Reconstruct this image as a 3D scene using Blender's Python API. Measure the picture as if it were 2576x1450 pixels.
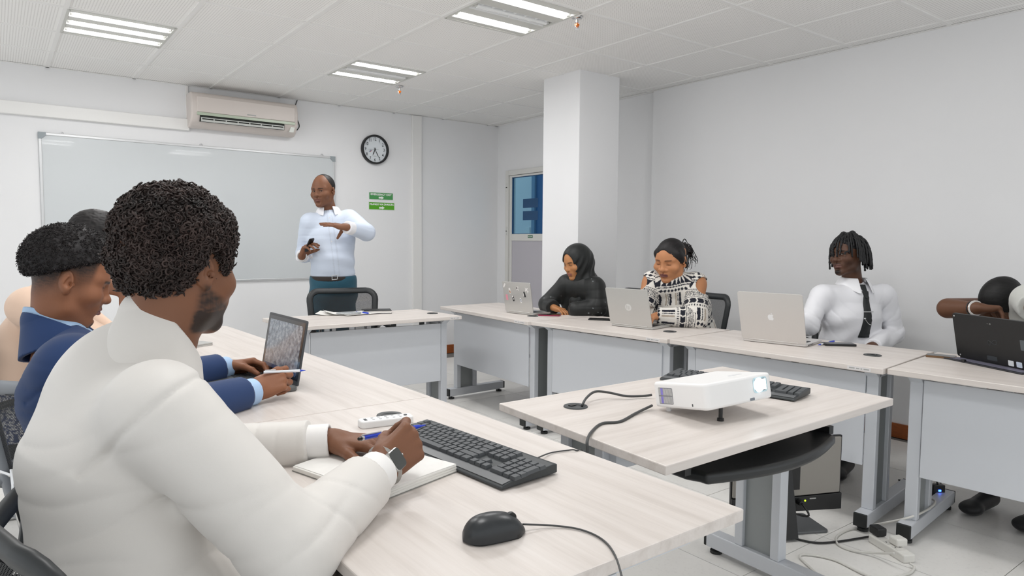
import bpy, bmesh, math, random
import numpy as np
from mathutils import Vector, Matrix
for o in list(bpy.data.objects): bpy.data.objects.remove(o)
SC = bpy.context.scene
COL = SC.collection
R_ = math.radians

# ------------------------------------------------------------------ camera
FPX, YAW, PITCH, ROLL, CAMZ = 1717.8, R_(37.165), R_(-3.97), R_(0.424), 1.276
_f = Vector((math.sin(YAW)*math.cos(PITCH), math.cos(YAW)*math.cos(PITCH), math.sin(PITCH)))
_r0 = Vector((math.cos(YAW), -math.sin(YAW), 0)); _u0 = _r0.cross(_f)
CR = _r0*math.cos(ROLL) + _u0*math.sin(ROLL); CU = CR.cross(_f); CF = _f
CAM = Vector((0, 0, CAMZ))
cd = bpy.data.cameras.new('camera'); cam = bpy.data.objects.new('camera', cd); COL.objects.link(cam)
cam.matrix_world = Matrix(((CR.x, CU.x, -CF.x, 0), (CR.y, CU.y, -CF.y, 0), (CR.z, CU.z, -CF.z, CAMZ), (0, 0, 0, 1)))
cd.sensor_fit = 'HORIZONTAL'; cd.sensor_width = 36.0; cd.lens = 36.0*FPX/2576; cd.clip_start = 0.02
SC.camera = cam

# ------------------------------------------------------------------ world, exposure
SC.view_settings.view_transform = 'Standard'; SC.view_settings.look = 'None'
SC.view_settings.gamma = 1.0; SC.view_settings.use_curve_mapping = False
SC.view_settings.exposure = 0.47
W = bpy.data.worlds.new('daylight'); SC.world = W; W.use_nodes = True
W.node_tree.nodes['Background'].inputs[0].default_value = (0.95, 0.98, 1.0, 1)
W.node_tree.nodes['Background'].inputs[1].default_value = 0.80

# ------------------------------------------------------------------ pixel helpers (photo frame 2576x1450)
def ray(x, y): return CR*((x-1288)/FPX) - CU*((y-725)/FPX) + CF
def PZ(x, y, z): d = ray(x, y); return CAM + d*((z-CAMZ)/d.z)
def PX(x, y, X): d = ray(x, y); return CAM + d*(X/d.x)
def PY(x, y, Y): d = ray(x, y); return CAM + d*(Y/d.y)
def PD(x, y, D): return CAM + ray(x, y)*D

# ------------------------------------------------------------------ materials
def lin(c):
    c = c/255.0
    return c/12.92 if c <= 0.04045 else ((c+0.055)/1.055)**2.4
def srgb(r, g, b): return (lin(r), lin(g), lin(b), 1.0)
MATS = {}
class NT:
    def __init__(s, name):
        s.m = bpy.data.materials.new(name); s.m.use_nodes = True; s.t = s.m.node_tree
        s.b = s.t.nodes['Principled BSDF']; s.out = s.t.nodes['Material Output']
    def n(s, typ, **kw):
        nd = s.t.nodes.new(typ)
        for k, v in kw.items(): setattr(nd, k, v)
        return nd
    def l(s, a, b): s.t.links.new(a, b)
    def math(s, op, a, b=None, c=None):
        nd = s.n('ShaderNodeMath', operation=op)
        for i, v in enumerate((a, b, c)):
            if v is None: continue
            if isinstance(v, (int, float)): nd.inputs[i].default_value = v
            else: s.l(v, nd.inputs[i])
        return nd.outputs[0]
    def mix(s, fac, a, b):
        nd = s.n('ShaderNodeMix', data_type='RGBA')
        if isinstance(fac, (int, float)): nd.inputs[0].default_value = fac
        else: s.l(fac, nd.inputs[0])
        for i, v in ((6, a), (7, b)):
            if isinstance(v, tuple): nd.inputs[i].default_value = v
            else: s.l(v, nd.inputs[i])
        return nd.outputs[2]
    def noise(s, scale, detail=3, stretch=None, coord='Object', rough=0.5):
        tc = s.n('ShaderNodeTexCoord'); v = tc.outputs[coord]
        if stretch:
            mp = s.n('ShaderNodeMapping'); mp.inputs['Scale'].default_value = stretch; s.l(v, mp.inputs[0]); v = mp.outputs[0]
        nd = s.n('ShaderNodeTexNoise'); nd.inputs['Scale'].default_value = scale; nd.inputs['Detail'].default_value = detail
        nd.inputs['Roughness'].default_value = rough
        s.l(v, nd.inputs['Vector']); return nd.outputs['Fac']
    def ramp(s, fac, stops):
        nd = s.n('ShaderNodeValToRGB'); s.l(fac, nd.inputs[0]); e = nd.color_ramp.elements
        e[0].position, e[0].color = stops[0]; e[1].position, e[1].color = stops[1]
        for p, c in stops[2:]:
            k = e.new(p); k.color = c
        return nd.outputs[0]
    def bump(s, h, strength=0.2, dist=0.01):
        nd = s.n('ShaderNodeBump'); nd.inputs['Strength'].default_value = strength; nd.inputs['Distance'].default_value = dist
        s.l(h, nd.inputs['Height']); s.l(nd.outputs[0], s.b.inputs['Normal'])
def mat(name, rgb, rough=0.5, metal=0.0, var=0.0, vscale=20.0, bump=0.0, bscale=200.0, spec=0.5, stretch=None, emit=0.0, coat=0.0, sheen=0.0):
    """procedural material: base colour with a slight noise variation and fine relief"""
    if name in MATS: return MATS[name]
    t = NT(name); c = srgb(*rgb); b = t.b
    b.inputs['Roughness'].default_value = rough; b.inputs['Metallic'].default_value = metal
    b.inputs['Specular IOR Level'].default_value = spec; b.inputs['Coat Weight'].default_value = coat
    b.inputs['Sheen Weight'].default_value = sheen
    if var > 0:
        f = t.noise(vscale, 3, stretch)
        d = tuple(min(1, x*(1-var)) for x in c[:3])+(1,); e = tuple(min(1, x*(1+var)) for x in c[:3])+(1,)
        t.l(t.ramp(f, [(0.3, d), (0.7, e)]), b.inputs['Base Color'])
    else: b.inputs['Base Color'].default_value = c
    if bump > 0: t.bump(t.noise(bscale, 2, stretch), bump, 0.002)
    if emit > 0:
        b.inputs['Emission Color'].default_value = c; b.inputs['Emission Strength'].default_value = emit
    MATS[name] = t.m; return t.m

# ------------------------------------------------------------------ mesh builder
def frame_from(d, up=Vector((0, 0, 1))):
    d = d.normalized()
    if abs(d.dot(up)) > 0.97: up = Vector((0, 1, 0))
    a = d.cross(up).normalized(); b = a.cross(d).normalized()
    return a, b
class MB:
    def __init__(s): s.v = []; s.f = []
    def add(s, vs, fs):
        k = len(s.v); s.v += [tuple(v) for v in vs]; s.f += [tuple(i+k for i in f) for f in fs]; return s
    def box(s, c, d, ax=None):
        """c centre, d full sizes, ax optional three axis vectors"""
        X, Y, Z = ax or (Vector((1, 0, 0)), Vector((0, 1, 0)), Vector((0, 0, 1)))
        c = Vector(c); hx, hy, hz = X*(d[0]/2), Y*(d[1]/2), Z*(d[2]/2)
        vs = [c+hx*a+hy*b+hz*e for e in (-1, 1) for a, b in ((-1, -1), (1, -1), (1, 1), (-1, 1))]
        return s.add(vs, [(3, 2, 1, 0), (4, 5, 6, 7), (0, 1, 5, 4), (1, 2, 6, 5), (2, 3, 7, 6), (3, 0, 4, 7)])
    def bb(s, x0, x1, y0, y1, z0, z1): return s.box(((x0+x1)/2, (y0+y1)/2, (z0+z1)/2), (x1-x0, y1-y0, z1-z0))
    def hexa(s, lo, hi):
        """prism between two matching loops"""
        n = len(lo)
        return s.add(list(lo)+list(hi), [tuple(range(n-1, -1, -1)), tuple(range(n, 2*n))]+[(i, (i+1) % n, n+(i+1) % n, n+i) for i in range(n)])
    def slab(s, pts, nrm, th):
        nrm = Vector(nrm)*th
        pts = [Vector(p) for p in pts]
        return s.hexa([p for p in pts], [p+nrm for p in pts])
    def cyl(s, p0, p1, r0, r1=None, n=16, caps=True):
        p0, p1 = Vector(p0), Vector(p1); r1 = r0 if r1 is None else r1
        a, b = frame_from(p1-p0); vs = []
        for p, r in ((p0, r0), (p1, r1)):
            vs += [p+(a*math.cos(2*math.pi*i/n)+b*math.sin(2*math.pi*i/n))*r for i in range(n)]
        fs = [(i, n+i, n+(i+1) % n, (i+1) % n) for i in range(n)]
        if caps: fs += [tuple(range(n)), tuple(range(2*n-1, n-1, -1))]
        return s.add(vs, fs)
    def tube(s, pts, r, n=8, closed=False, flat=None):
        """tube along points; r number or list; flat=(sx, sy) squashes the section"""
        pts = [Vector(p) for p in pts]; m = len(pts); vs = []; up = None
        for i, p in enumerate(pts):
            d = (pts[(i+1) % m]-pts[i-1]) if closed else (pts[min(i+1, m-1)]-pts[max(i-1, 0)])
            d.normalize()
            if up is None: a, b = frame_from(d)
            else:
                b = (up-d*up.dot(d)).normalized(); a = d.cross(b).normalized()
            up = b; rr = r[i] if isinstance(r, (list, tuple)) else r
            sx, sy = flat or (1, 1)
            vs += [p+a*(math.cos(2*math.pi*j/n)*rr*sx)+b*(math.sin(2*math.pi*j/n)*rr*sy) for j in range(n)]
        fs = []
        for i in range(m if closed else m-1):
            k = (i+1) % m
            fs += [(i*n+j, i*n+(j+1) % n, k*n+(j+1) % n, k*n+j) for j in range(n)]
        if not closed: fs += [tuple(range(n-1, -1, -1)), tuple((m-1)*n+j for j in range(n))]
        return s.add(vs, fs)
    def lathe(s, prof, c=(0, 0, 0), n=24, ax=None):
        """profile [(r, h)] turned about axis Z of ax at c"""
        X, Y, Z = ax or (Vector((1, 0, 0)), Vector((0, 1, 0)), Vector((0, 0, 1))); c = Vector(c); vs = []
        for r, h in prof:
            vs += [c+Z*h+(X*math.cos(2*math.pi*j/n)+Y*math.sin(2*math.pi*j/n))*r for j in range(n)]
        fs = []
        for i in range(len(prof)-1): fs += [(i*n+j, i*n+(j+1) % n, (i+1)*n+(j+1) % n, (i+1)*n+j) for j in range(n)]
        fs += [tuple(range(n-1, -1, -1)), tuple((len(prof)-1)*n+j for j in range(n))]
        return s.add(vs, fs)
    def prism(s, out, o, X, Y, th, Z=None):
        """2-D outline in plane (o, X, Y) extruded by th along X x Y"""
        o, X, Y = Vector(o), Vector(X), Vector(Y); Z = Vector(Z) if Z else X.cross(Y).normalized()
        lo = [o+X*a+Y*b for a, b in out]
        return s.hexa(lo, [p+Z*th for p in lo])
    def mesh(s, name):
        me = bpy.data.meshes.new(name); me.from_pydata(s.v, [], s.f); me.update()
        return me
def smooth_curve(pts, k=6):
    """Catmull-Rom through points"""
    P = [Vector(p) for p in pts]; out = []
    for i in range(len(P)-1):
        p0, p1, p2, p3 = P[max(i-1, 0)], P[i], P[i+1], P[min(i+2, len(P)-1)]
        for j in range(k):
            t = j/k; out.append(0.5*((2*p1)+(p2-p0)*t+(2*p0-5*p1+4*p2-p3)*t*t+(3*p1-p0-3*p2+p3)*t**3))
    out.append(P[-1]); return out
def rrect(w, h, r, n=5, cx=0, cy=0):
    o = []
    for sx, sy, a0 in ((1, 1, 0), (-1, 1, 90), (-1, -1, 180), (1, -1, 270)):
        for i in range(n+1):
            a = R_(a0+90*i/n); o.append((cx+sx*(w/2-r)+r*math.cos(a), cy+sy*(h/2-r)+r*math.sin(a)))
    return o

# ------------------------------------------------------------------ objects
def tag(o, label, cat, group=None):
    o['label'] = label; o['category'] = cat
    if group: o['group'] = group
    return o
def obj(name, me, m, parent=None, world=True, smooth=False, bevel=0.0, seg=2, fix=True):
    if isinstance(me, MB):
        me = me.mesh(name)
        if fix:
            bm = bmesh.new(); bm.from_mesh(me); bmesh.ops.recalc_face_normals(bm, faces=bm.faces); bm.to_mesh(me); bm.free()
    o = bpy.data.objects.new(name, me); COL.objects.link(o)
    if m is not None and not me.materials: me.materials.append(m)
    if parent is not None:
        o.parent = parent
        if world: o.matrix_parent_inverse = full_mat(parent).inverted()
    if smooth:
        me.polygons.foreach_set('use_smooth', [True]*len(me.polygons))
        if smooth == 2: 
            try: me.set_sharp_from_angle(angle=R_(40))
            except Exception: pass
    if bevel > 0:
        b = o.modifiers.new('bevel', 'BEVEL'); b.width = bevel; b.segments = seg; b.limit_method = 'ANGLE'; b.angle_limit = R_(50)
    return o
def full_mat(o):
    m = o.matrix_basis.copy()
    return full_mat(o.parent) @ o.matrix_parent_inverse @ m if o.parent else m
def thing(name, label, cat, loc=(0, 0, 0), rz=0.0, group=None):
    o = bpy.data.objects.new(name, None); COL.objects.link(o); o.empty_display_size = 0.1
    o.location = loc; o.rotation_euler = (0, 0, rz); tag(o, label, cat, group); return o
def struct(name, me, m, parent=None, **kw):
    o = obj(name, me, m, parent, **kw)
    if parent is None: o['kind'] = 'structure'
    return o
def copy_tree(o, parent=None):
    c = o.copy(); COL.objects.link(c); c.parent = parent
    for ch in o.children: copy_tree(ch, c)
    return c
def text_mesh(body, size, o, X, Y, th=0.001, align='CENTER', bold=0.0, sx=1.0):
    """lettering as a flat mesh in plane (o, X, Y)"""
    cu = bpy.data.curves.new('lettering', 'FONT'); cu.body = body; cu.size = size; cu.align_x = align; cu.align_y = 'CENTER'
    cu.offset = bold; cu.resolution_u = 3
    t = bpy.data.objects.new('lettering', cu); COL.objects.link(t)
    dg = bpy.context.evaluated_depsgraph_get(); me = bpy.data.meshes.new_from_object(t.evaluated_get(dg))
    bpy.data.objects.remove(t)
    o, X, Y = Vector(o), Vector(X).normalized(), Vector(Y).normalized(); Z = X.cross(Y)
    M4 = Matrix(((X.x*sx, Y.x, Z.x, o.x), (X.y*sx, Y.y, Z.y, o.y), (X.z*sx, Y.z, Z.z, o.z), (0, 0, 0, 1)))
    me.transform(M4); me.materials.clear(); return me
V = Vector
# ================================================================== the room
XR, YF, ZC, XD = 4.70, 6.54, 2.60, 4.735
m_wall = mat('wall_paint', (235, 235, 236), 0.75, var=0.012, vscale=1.3, bump=0.05, bscale=90)
m_trim = mat('white_plastic_trim', (236, 235, 233), 0.45)
m_base = mat('brown_skirting', (150, 78, 28), 0.4, var=0.2, vscale=30, stretch=(1, 1, 6))
def ceiling_mat():
    t = NT('perforated_tile'); tc = t.n('ShaderNodeTexCoord'); sp = t.n('ShaderNodeSeparateXYZ'); t.l(tc.outputs['Object'], sp.inputs[0])
    p = 0.0155; d = []
    for i in (0, 1):
        a = t.math('FRACT', t.math('ADD', t.math('DIVIDE', sp.outputs[i], p), 100.25)); d.append(t.math('SUBTRACT', a, 0.5))
    r = t.math('SQRT', t.math('ADD', t.math('MULTIPLY', d[0], d[0]), t.math('MULTIPLY', d[1], d[1])))
    hole = t.math('SMOOTH_MIN', t.math('MULTIPLY', t.math('LESS_THAN', r, 0.19), 1.0), 1.0, 0.01)
    edge = t.math('LESS_THAN', t.math('MAXIMUM', t.math('ABSOLUTE', sp.outputs[0]), t.math('ABSOLUTE', sp.outputs[1])), 0.278)
    f = t.math('MULTIPLY', hole, edge)
    t.l(t.mix(f, srgb(246, 245, 243), srgb(196, 194, 191)), t.b.inputs['Base Color']); t.b.inputs['Roughness'].default_value = 0.85
    t.b.inputs['Specular IOR Level'].default_value = 0.2
    return t.m
def floor_mat():
    t = NT('grey_vinyl_floor')
    f = t.noise(2.2, 5, coord='Object'); g = t.noise(60, 4)
    c = t.ramp(f, [(0.3, srgb(228, 226, 222)), (0.7, srgb(238, 236, 232))])
    c2 = t.mix(t.math('MULTIPLY', t.ramp(g, [(0.55, (0, 0, 0, 1)), (0.75, (1, 1, 1, 1))]), 0.25), c, srgb(200, 198, 195))
    t.l(c2, t.b.inputs['Base Color']); t.b.inputs['Roughness'].default_value = 0.32
    t.bump(g, 0.04, 0.002); return t.m
m_tile, m_floor = ceiling_mat(), floor_mat()
m_tee = mat('tee_bar_white', (238, 237, 235), 0.5)

# floor with its square tiles
floor = struct('floor', MB().bb(-2.0, 6.4, -1.3, 9.0, -0.1, -0.004), mat('floor_joint', (120, 119, 116), 0.8))
tl = MB().bb(-0.2985, 0.2985, -0.2985, 0.2985, -0.004, 0.0).mesh('floor_tile'); tl.materials.append(m_floor)
for i in range(-3, 8):
    for j in range(-1, 11):
        o = obj('floor_tile', tl, None, floor); o.location = (0.13+0.6*i, -0.02+0.6*j, 0)

# walls
struct('wall_front', MB().bb(-2.6, XD+.12, YF, YF+0.12, 0, 2.9), m_wall)
struct('wall_right', MB().bb(XR, XR+0.16, -1.6, 4.15, 0, 2.9), m_wall)
# door wall with its opening
DY0, DY1 = PX(1276, 500, XD).y, 0
DY1 = DY0-0.98                                     # door is 0.98 wide, partly behind the pillar
DZ = PX(1300, 428, XD).z
w = MB().bb(XD, XD+0.12, DY0, YF, 0, 2.9).bb(XD, XD+0.12, 4.15, DY1, 0, 2.9).bb(XD, XD+0.12, DY1, DY0, DZ, 2.9)
struct('wall_door_side', w, m_wall)
# square concrete column
px0, px1, py0, py1 = 3.672, 4.11, 3.99, 4.43
struct('wall_column', MB().bb(px0, px1, py0, py1, 0, ZC+0.02), m_wall, bevel=0.004)
# skirting
struct('baseboard_front', MB().bb(-2.6, XD, YF-0.014, YF, 0.002, 0.095), m_base)
struct('baseboard_right', MB().bb(XR-0.014, XR, -1.6, 4.15, 0.002, 0.095), m_base)
struct('baseboard_door_side', MB().bb(XD-0.014, XD, DY0, YF-0.014, 0.002, 0.095), m_base)
# corridor seen through the door glass
struct('wall_corridor', MB().bb(6.1, 6.2, 5.0, 9.0, 0, 2.9), m_wall)

# vertical casing and cable trunking on the front wall
c0, c1 = PY(1035, 520, YF).x, PY(1058, 520, YF).x
struct('trim_1', MB().bb(c0, c1, YF-0.03, YF, 0.095, ZC-0.002), m_trim, bevel=0.004)
tz0, tz1 = PY(240, 308, YF).z, PY(240, 277, YF).z
struct('trim_2', MB().bb(-2.6, PY(474, 310, YF).x, YF-0.045, YF, tz0, tz1), m_trim, bevel=0.006)
v0 = PY(466, 260, YF).x
struct('trim_3', MB().bb(v0, v0+0.022, YF-0.02, YF, tz1+0.005, ZC-0.002), m_trim, bevel=0.003)

# ceiling: void above, tee bars, perforated tiles
GX0, GDX, GY0, GDY = 2.183, 0.6, 2.992, 0.6
ceiling = struct('ceiling', MB().bb(-2.6, XD+0.1, -1.6, YF+0.1, ZC+0.10, ZC+0.2), mat('ceiling_void', (70, 70, 70), 0.9))
xs = [GX0+GDX*k for k in range(-7, 5)]; ys = [GY0+GDY*k for k in range(-7, 6)]
for x in xs: obj('tee_bar', MB().bb(x-0.013, x+0.013, -1.6, YF, ZC, ZC+0.03), m_tee, ceiling)
for y in ys: obj('tee_bar', MB().bb(-2.6, XD, y-0.0115, y+0.0115, ZC+0.001, ZC+0.03), m_tee, ceiling)
obj('wall_angle', MB().bb(-2.6, XD, YF-0.018, YF, ZC, ZC+0.004), m_tee, ceiling)
obj('wall_angle', MB().bb(XR-0.018, XR+0.06, -1.6, YF, ZC, ZC+0.004), m_tee, ceiling)
LIGHTS = [(-3, 3), (0, 0), (0, 3), (-3, 0), (-3, -3), (0, -3)]                 # cells with luminaires; the last three are unseen, continuing the pattern for more room light
tm = MB().bb(-0.294, 0.294, -0.294, 0.294, 0, 0.012).mesh('ceiling_tile'); tm.materials.append(m_tile)
for i in range(-8, 5):
    for j in range(-8, 6):
        if (i, j) in LIGHTS: continue
        xa, xb = GX0+GDX*i, GX0+GDX*(i+1); ya, yb = GY0+GDY*j, GY0+GDY*(j+1)
        xb2, yb2 = min(xb, XD), min(yb, YF)
        if xb2-xa < 0.05 or yb2-ya < 0.05: continue
        if i < 4 and j < 5:
            o = obj('ceiling_tile', tm, None, ceiling)
        else:
            hx, hy = (xb-xa)/2, (yb-ya)/2
            o = obj('ceiling_tile', MB().bb(-hx, -hx+(xb2-xa), -hy, -hy+(yb2-ya), 0, 0.012), m_tile, ceiling)
        o.location = ((xa+xb)/2, (ya+yb)/2, ZC+0.006)

# ------------------------------------------------------------------ luminaires
m_tube = mat('fluorescent_tube', (255, 253, 250), 0.3, emit=10.0)
m_tube_off = mat('fluorescent_tube_off', (225, 226, 226), 0.3)
m_refl = mat('aluminium_reflector', (240, 241, 241), 0.45, metal=0.15)
m_lampwhite = mat('lamp_enamel', (205, 205, 200), 0.5)
def luminaire(cell, lit, label):
    cx, cy = GX0+GDX*(cell[0]+0.5), GY0+GDY*(cell[1]+0.5)
    t = thing('ceiling_luminaire', label, 'ceiling light', (cx, cy, ZC), 0, 'recessed ceiling luminaires')
    hx, hy = GDX/2-0.014, GDY/2-0.014
    f = MB()
    for a in (-1, 1):
        f.bb(-hx, hx, a*hy-0.008, a*hy+0.008, -0.002, 0.05); f.bb(a*hx-0.008, a*hx+0.008, -hy, hy, -0.002, 0.05)
    obj('frame', f, m_lampwhite, t, world=False)
    obj('housing', MB().bb(-hx, hx, -hy, hy, 0.052, 0.06), m_lampwhite, t, world=False)
    for k in (-1, 0, 1):
        yc = k*0.185
        tr = MB()                                   # trough: two slanted reflector wings
        for a in (-1, 1):
            tr.hexa([(-hx+.01, yc+a*0.048, 0.0), (hx-.01, yc+a*0.048, 0.0), (hx-.01, yc+a*0.051, 0.0), (-hx+.01, yc+a*0.051, 0.0)],
                    [(-hx+.01, yc+a*0.026, 0.034), (hx-.01, yc+a*0.026, 0.034), (hx-.01, yc+a*0.029, 0.034), (-hx+.01, yc+a*0.029, 0.034)])
        obj('reflector', tr, m_refl, t, world=False)
        for q in range(-3, 4):
            if k in lit and q % 2: continue
            obj('louver_blade', MB().hexa([(q*.078-.001, yc-.047, .001), (q*.078+.001, yc-.047, .001), (q*.078+.001, yc+.047, .001), (q*.078-.001, yc+.047, .001)],
                [(q*.078-.004, yc-.024, .02), (q*.078+.004, yc-.024, .02), (q*.078+.004, yc+.024, .02), (q*.078-.004, yc+.024, .02)]), m_refl, t, world=False)
        obj('tube', MB().cyl((-hx+.03, yc, 0.012), (hx-.03, yc, 0.012), 0.018, n=12), m_tube if k in lit else m_tube_off, t, world=False, smooth=2)
        for a in (-1, 1):
            obj('tube_holder', MB().bb(a*(hx-.022)-.008, a*(hx-.022)+.008, yc-.016, yc+.016, .0, .04), m_lampwhite, t, world=False)
        if k < 1:
            obj('panel', MB().bb(-hx+.01, hx-.01, yc+0.051, yc+0.134, 0.0, 0.004), m_lampwhite, t, world=False)
    for a in (-1, 1): obj('panel', MB().bb(-hx+.01, hx-.01, min(a*.236, a*hy), max(a*.236, a*hy), 0.0, 0.004), m_lampwhite, t, world=False)
    # light given off by this fixture's lit tubes
    for k in lit:
        L = bpy.data.lights.new('tube_light', 'AREA'); L.shape = 'RECTANGLE'; L.size = 0.5; L.size_y = 0.05; L.energy = 11.0/len(lit); L.color = (1, 1, 1)
        lo = bpy.data.objects.new('tube_light', L); COL.objects.link(lo); lo.location = (0, k*0.185, -0.004); lo.parent = t
    return t
luminaire((-3, 3), (-1, 0, 1), 'recessed square ceiling luminaire with all three tubes lit, above the whiteboard side')
luminaire((0, 0), (-1, 1), 'large nearest recessed luminaire at the top of the picture, middle tube dark')
for c_, n_ in (((-3, 0), 'above the man in the cream jacket'), ((-3, -3), 'left of and behind the photographer'), ((0, -3), 'above the near end of the projector table')):
    luminaire(c_, (-1, 1), 'recessed ceiling luminaire '+n_+', out of frame')
luminaire((0, 3), (-1, 1), 'smaller distant recessed luminaire near the air conditioner, middle tube dark')

# ------------------------------------------------------------------ sprinklers
def sprinkler(p, label):
    t = thing('sprinkler_head', label, 'sprinkler', (p.x, p.y, ZC), 0, 'ceiling sprinkler heads')
    ch = mat('chrome', (214, 214, 214), 0.15, metal=1.0)
    obj('escutcheon', MB().lathe([(0.0, -0.008), (0.012, -0.012), (0.03, -0.006), (0.034, -0.001), (0.034, 0.0)], n=20), ch, t, world=False, smooth=2)
    obj('body', MB().lathe([(0.009, -0.03), (0.009, -0.008)], n=12), ch, t, world=False)
    a = MB()
    for s in (-1, 1): a.tube([(s*.006, 0, -.028), (s*.013, 0, -.038), (s*.011, 0, -.055), (s*.003, 0, -.064)], 0.0028, 6)
    obj('yoke', a, ch, t, world=False)
    obj('bulb', MB().lathe([(0.001, -.06), (.004, -.055), (.005, -.045), (.003, -.034), (.001, -.03)], n=10), mat('orange_bulb', (235, 120, 25), 0.25), t, world=False, smooth=True)
    obj('protective_cap', MB().bb(-.012, .012, -.009, .009, -.05, -.036), mat('orange_bulb', (235, 120, 25), 0.25), t, world=False, bevel=0.003)
    obj('deflector', MB().lathe([(0.013, -.068), (.014, -.066), (.004, -.064)], n=12), ch, t, world=False)
sprinkler(PZ(1452, 44, ZC), 'sprinkler head with orange cap beside the nearest luminaire')
sprinkler(PZ(1005, 218, ZC), 'sprinkler head with orange cap beside the distant luminaire')

# ------------------------------------------------------------------ air conditioner
m_ac = mat('ac_plastic', (214, 205, 199), 0.42)
m_acin = mat('ac_vane_plastic', (196, 198, 194), 0.45)
ax0, ax1 = PY(475, 300, YF-0.1).x, PY(741, 320, YF-0.1).x
az0, az1 = PY(480, 322, YF-0.06).z, PY(480, 233, YF-0.1).z
ac = thing('air_conditioner', 'cream split air conditioner unit mounted high above the whiteboard', 'air conditioner', ((ax0+ax1)/2, YF, az0))
prof = [(0, 0.02), (0.05, 0.0), (0.10, 0.004), (0.165, 0.05), (0.195, 0.11), (0.2, 0.2), (0.19, az1-az0-0.03), (0.165, az1-az0-0.004), (0.14, az1-az0), (0.0, az1-az0)]
def acprof(off=0, x=0): return [V((x, YF-d, az0+h)) for d, h in prof]
obj('body', MB().hexa(acprof(x=ax0), acprof(x=ax1)), m_ac, ac, smooth=2, bevel=0.014, seg=3)
hA = az1-az0
obj('front_panel', MB().hexa([(ax0+.045, YF-.2025, az0+.125), (ax1-.03, YF-.2025, az0+.125), (ax1-.03, YF-.2045, az0+hA-.04), (ax0+.045, YF-.2045, az0+hA-.04)],
    [(ax0+.045, YF-.18, az0+.125), (ax1-.03, YF-.18, az0+.125), (ax1-.03, YF-.18, az0+hA-.04), (ax0+.045, YF-.18, az0+hA-.04)]), m_ac, ac, bevel=0.004)
obj('green_strip', MB().bb(ax0+.045, ax1-.03, YF-.204, YF-.19, az0+.098, az0+.122), mat('pale_green_strip', (178, 190, 170), 0.3), ac, bevel=0.002)
obj('outlet_recess', MB().hexa([(ax0+.07, YF-.16, az0+.0465), (ax1-.13, YF-.16, az0+.0465), (ax1-.13, YF-.19, az0+.098), (ax0+.07, YF-.19, az0+.098)],
    [(ax0+.07, YF-.1975, az0+.0415), (ax1-.13, YF-.1975, az0+.0415), (ax1-.13, YF-.2015, az0+.0925), (ax0+.07, YF-.2015, az0+.0925)]), mat('ac_dark_recess', (34, 38, 34), 0.7), ac)
obj('vane', MB().hexa([(ax0+.075, YF-.199, az0+.046), (ax1-.135, YF-.199, az0+.046), (ax1-.135, YF-.204, az0+.062), (ax0+.075, YF-.204, az0+.062)],
    [(ax0+.075, YF-.203, az0+.044), (ax1-.135, YF-.203, az0+.044), (ax1-.135, YF-.208, az0+.06), (ax0+.075, YF-.208, az0+.06)]), m_acin, ac)
obj('vane', MB().bb(ax0+.075, ax1-.135, YF-.2065, YF-.2, az0+.072, az0+.079), m_acin, ac)
for q in range(8):
    x = ax0+.08+(ax1-ax0-.22)*q/7
    obj('vane_rib', MB().bb(x-.004, x+.004, YF-.206, YF-.198, az0+.044, az0+.078), m_acin, ac)
obj('rating_label', MB().hexa([(ax1-.085, YF-.1965, az0+.03), (ax1-.045, YF-.1965, az0+.03), (ax1-.035, YF-.2025, az0+.075), (ax1-.072, YF-.2025, az0+.075)],
    [(ax1-.085, YF-.19, az0+.03), (ax1-.045, YF-.19, az0+.03), (ax1-.035, YF-.195, az0+.075), (ax1-.072, YF-.195, az0+.075)]), mat('pale_label', (225, 228, 222), 0.5), ac)
obj('maker_mark', MB().bb((ax0+ax1)/2+.0, (ax0+ax1)/2+.075, YF-.2055, YF-.2, az0+.138, az0+.148), mat('grey_print', (168, 168, 166), 0.5), ac)
tag(obj('air_conditioner_cable', MB().tube(smooth_curve([PY(748, 251, YF-.012), PY(741, 275, YF-.02), PY(745, 295, YF-.02), PY(753, 318, YF-.015), PY(741, 333, YF-.06)]), 0.0045, 8), mat('dark_cable', (48, 50, 50), 0.5), smooth=True), 'thin dark cable dropping from the ceiling beside the air conditioner', 'cable')

# ------------------------------------------------------------------ whiteboard
m_board = mat('whiteboard_enamel', (205, 209, 211), 0.30, coat=0.25)
m_alu = mat('board_aluminium', (206, 207, 208), 0.35, metal=0.5)
m_corner = mat('grey_corner_plastic', (150, 158, 162), 0.5)
bx0, bx1 = PY(99, 420, YF).x, PY(842, 480, YF).x
bz0, bz1 = PY(680, 706, YF).z, PY(470, 364, YF).z
wb = thing('whiteboard', 'wide blank whiteboard with aluminium frame on the front wall', 'whiteboard', ((bx0+bx1)/2, YF, bz0))
obj('writing_surface', MB().bb(bx0+.012, bx1-.012, YF-.014, YF-.004, bz0+.012, bz1-.012), m_board, wb)
for nm, b in (('top', (bx0, bx1, bz1-.02, bz1)), ('bottom', (bx0, bx1, bz0, bz0+.02)), ('l', (bx0, bx0+.02, bz0+.02, bz1-.02)), ('r', (bx1-.02, bx1, bz0+.02, bz1-.02))):
    obj('frame_rail', MB().bb(b[0], b[1], YF-.02, YF-.002, b[2], b[3]), m_alu, wb, bevel=0.003)
for x in (bx0, bx1):
    for z in (bz0, bz1):
        sx = 1 if x == bx0 else -1; sz = 1 if z == bz0 else -1
        pts = [(-.002*sx, -.002*sz), (.05*sx, -.002*sz), (.05*sx, .022*sz), (.022*sx, .05*sz), (-.002*sx, .05*sz)]
        obj('corner_cap', MB().hexa([(x+a, YF-.023, z+b) for a, b in pts], [(x+a, YF-.002, z+b) for a, b in pts]), m_corner, wb)
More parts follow.
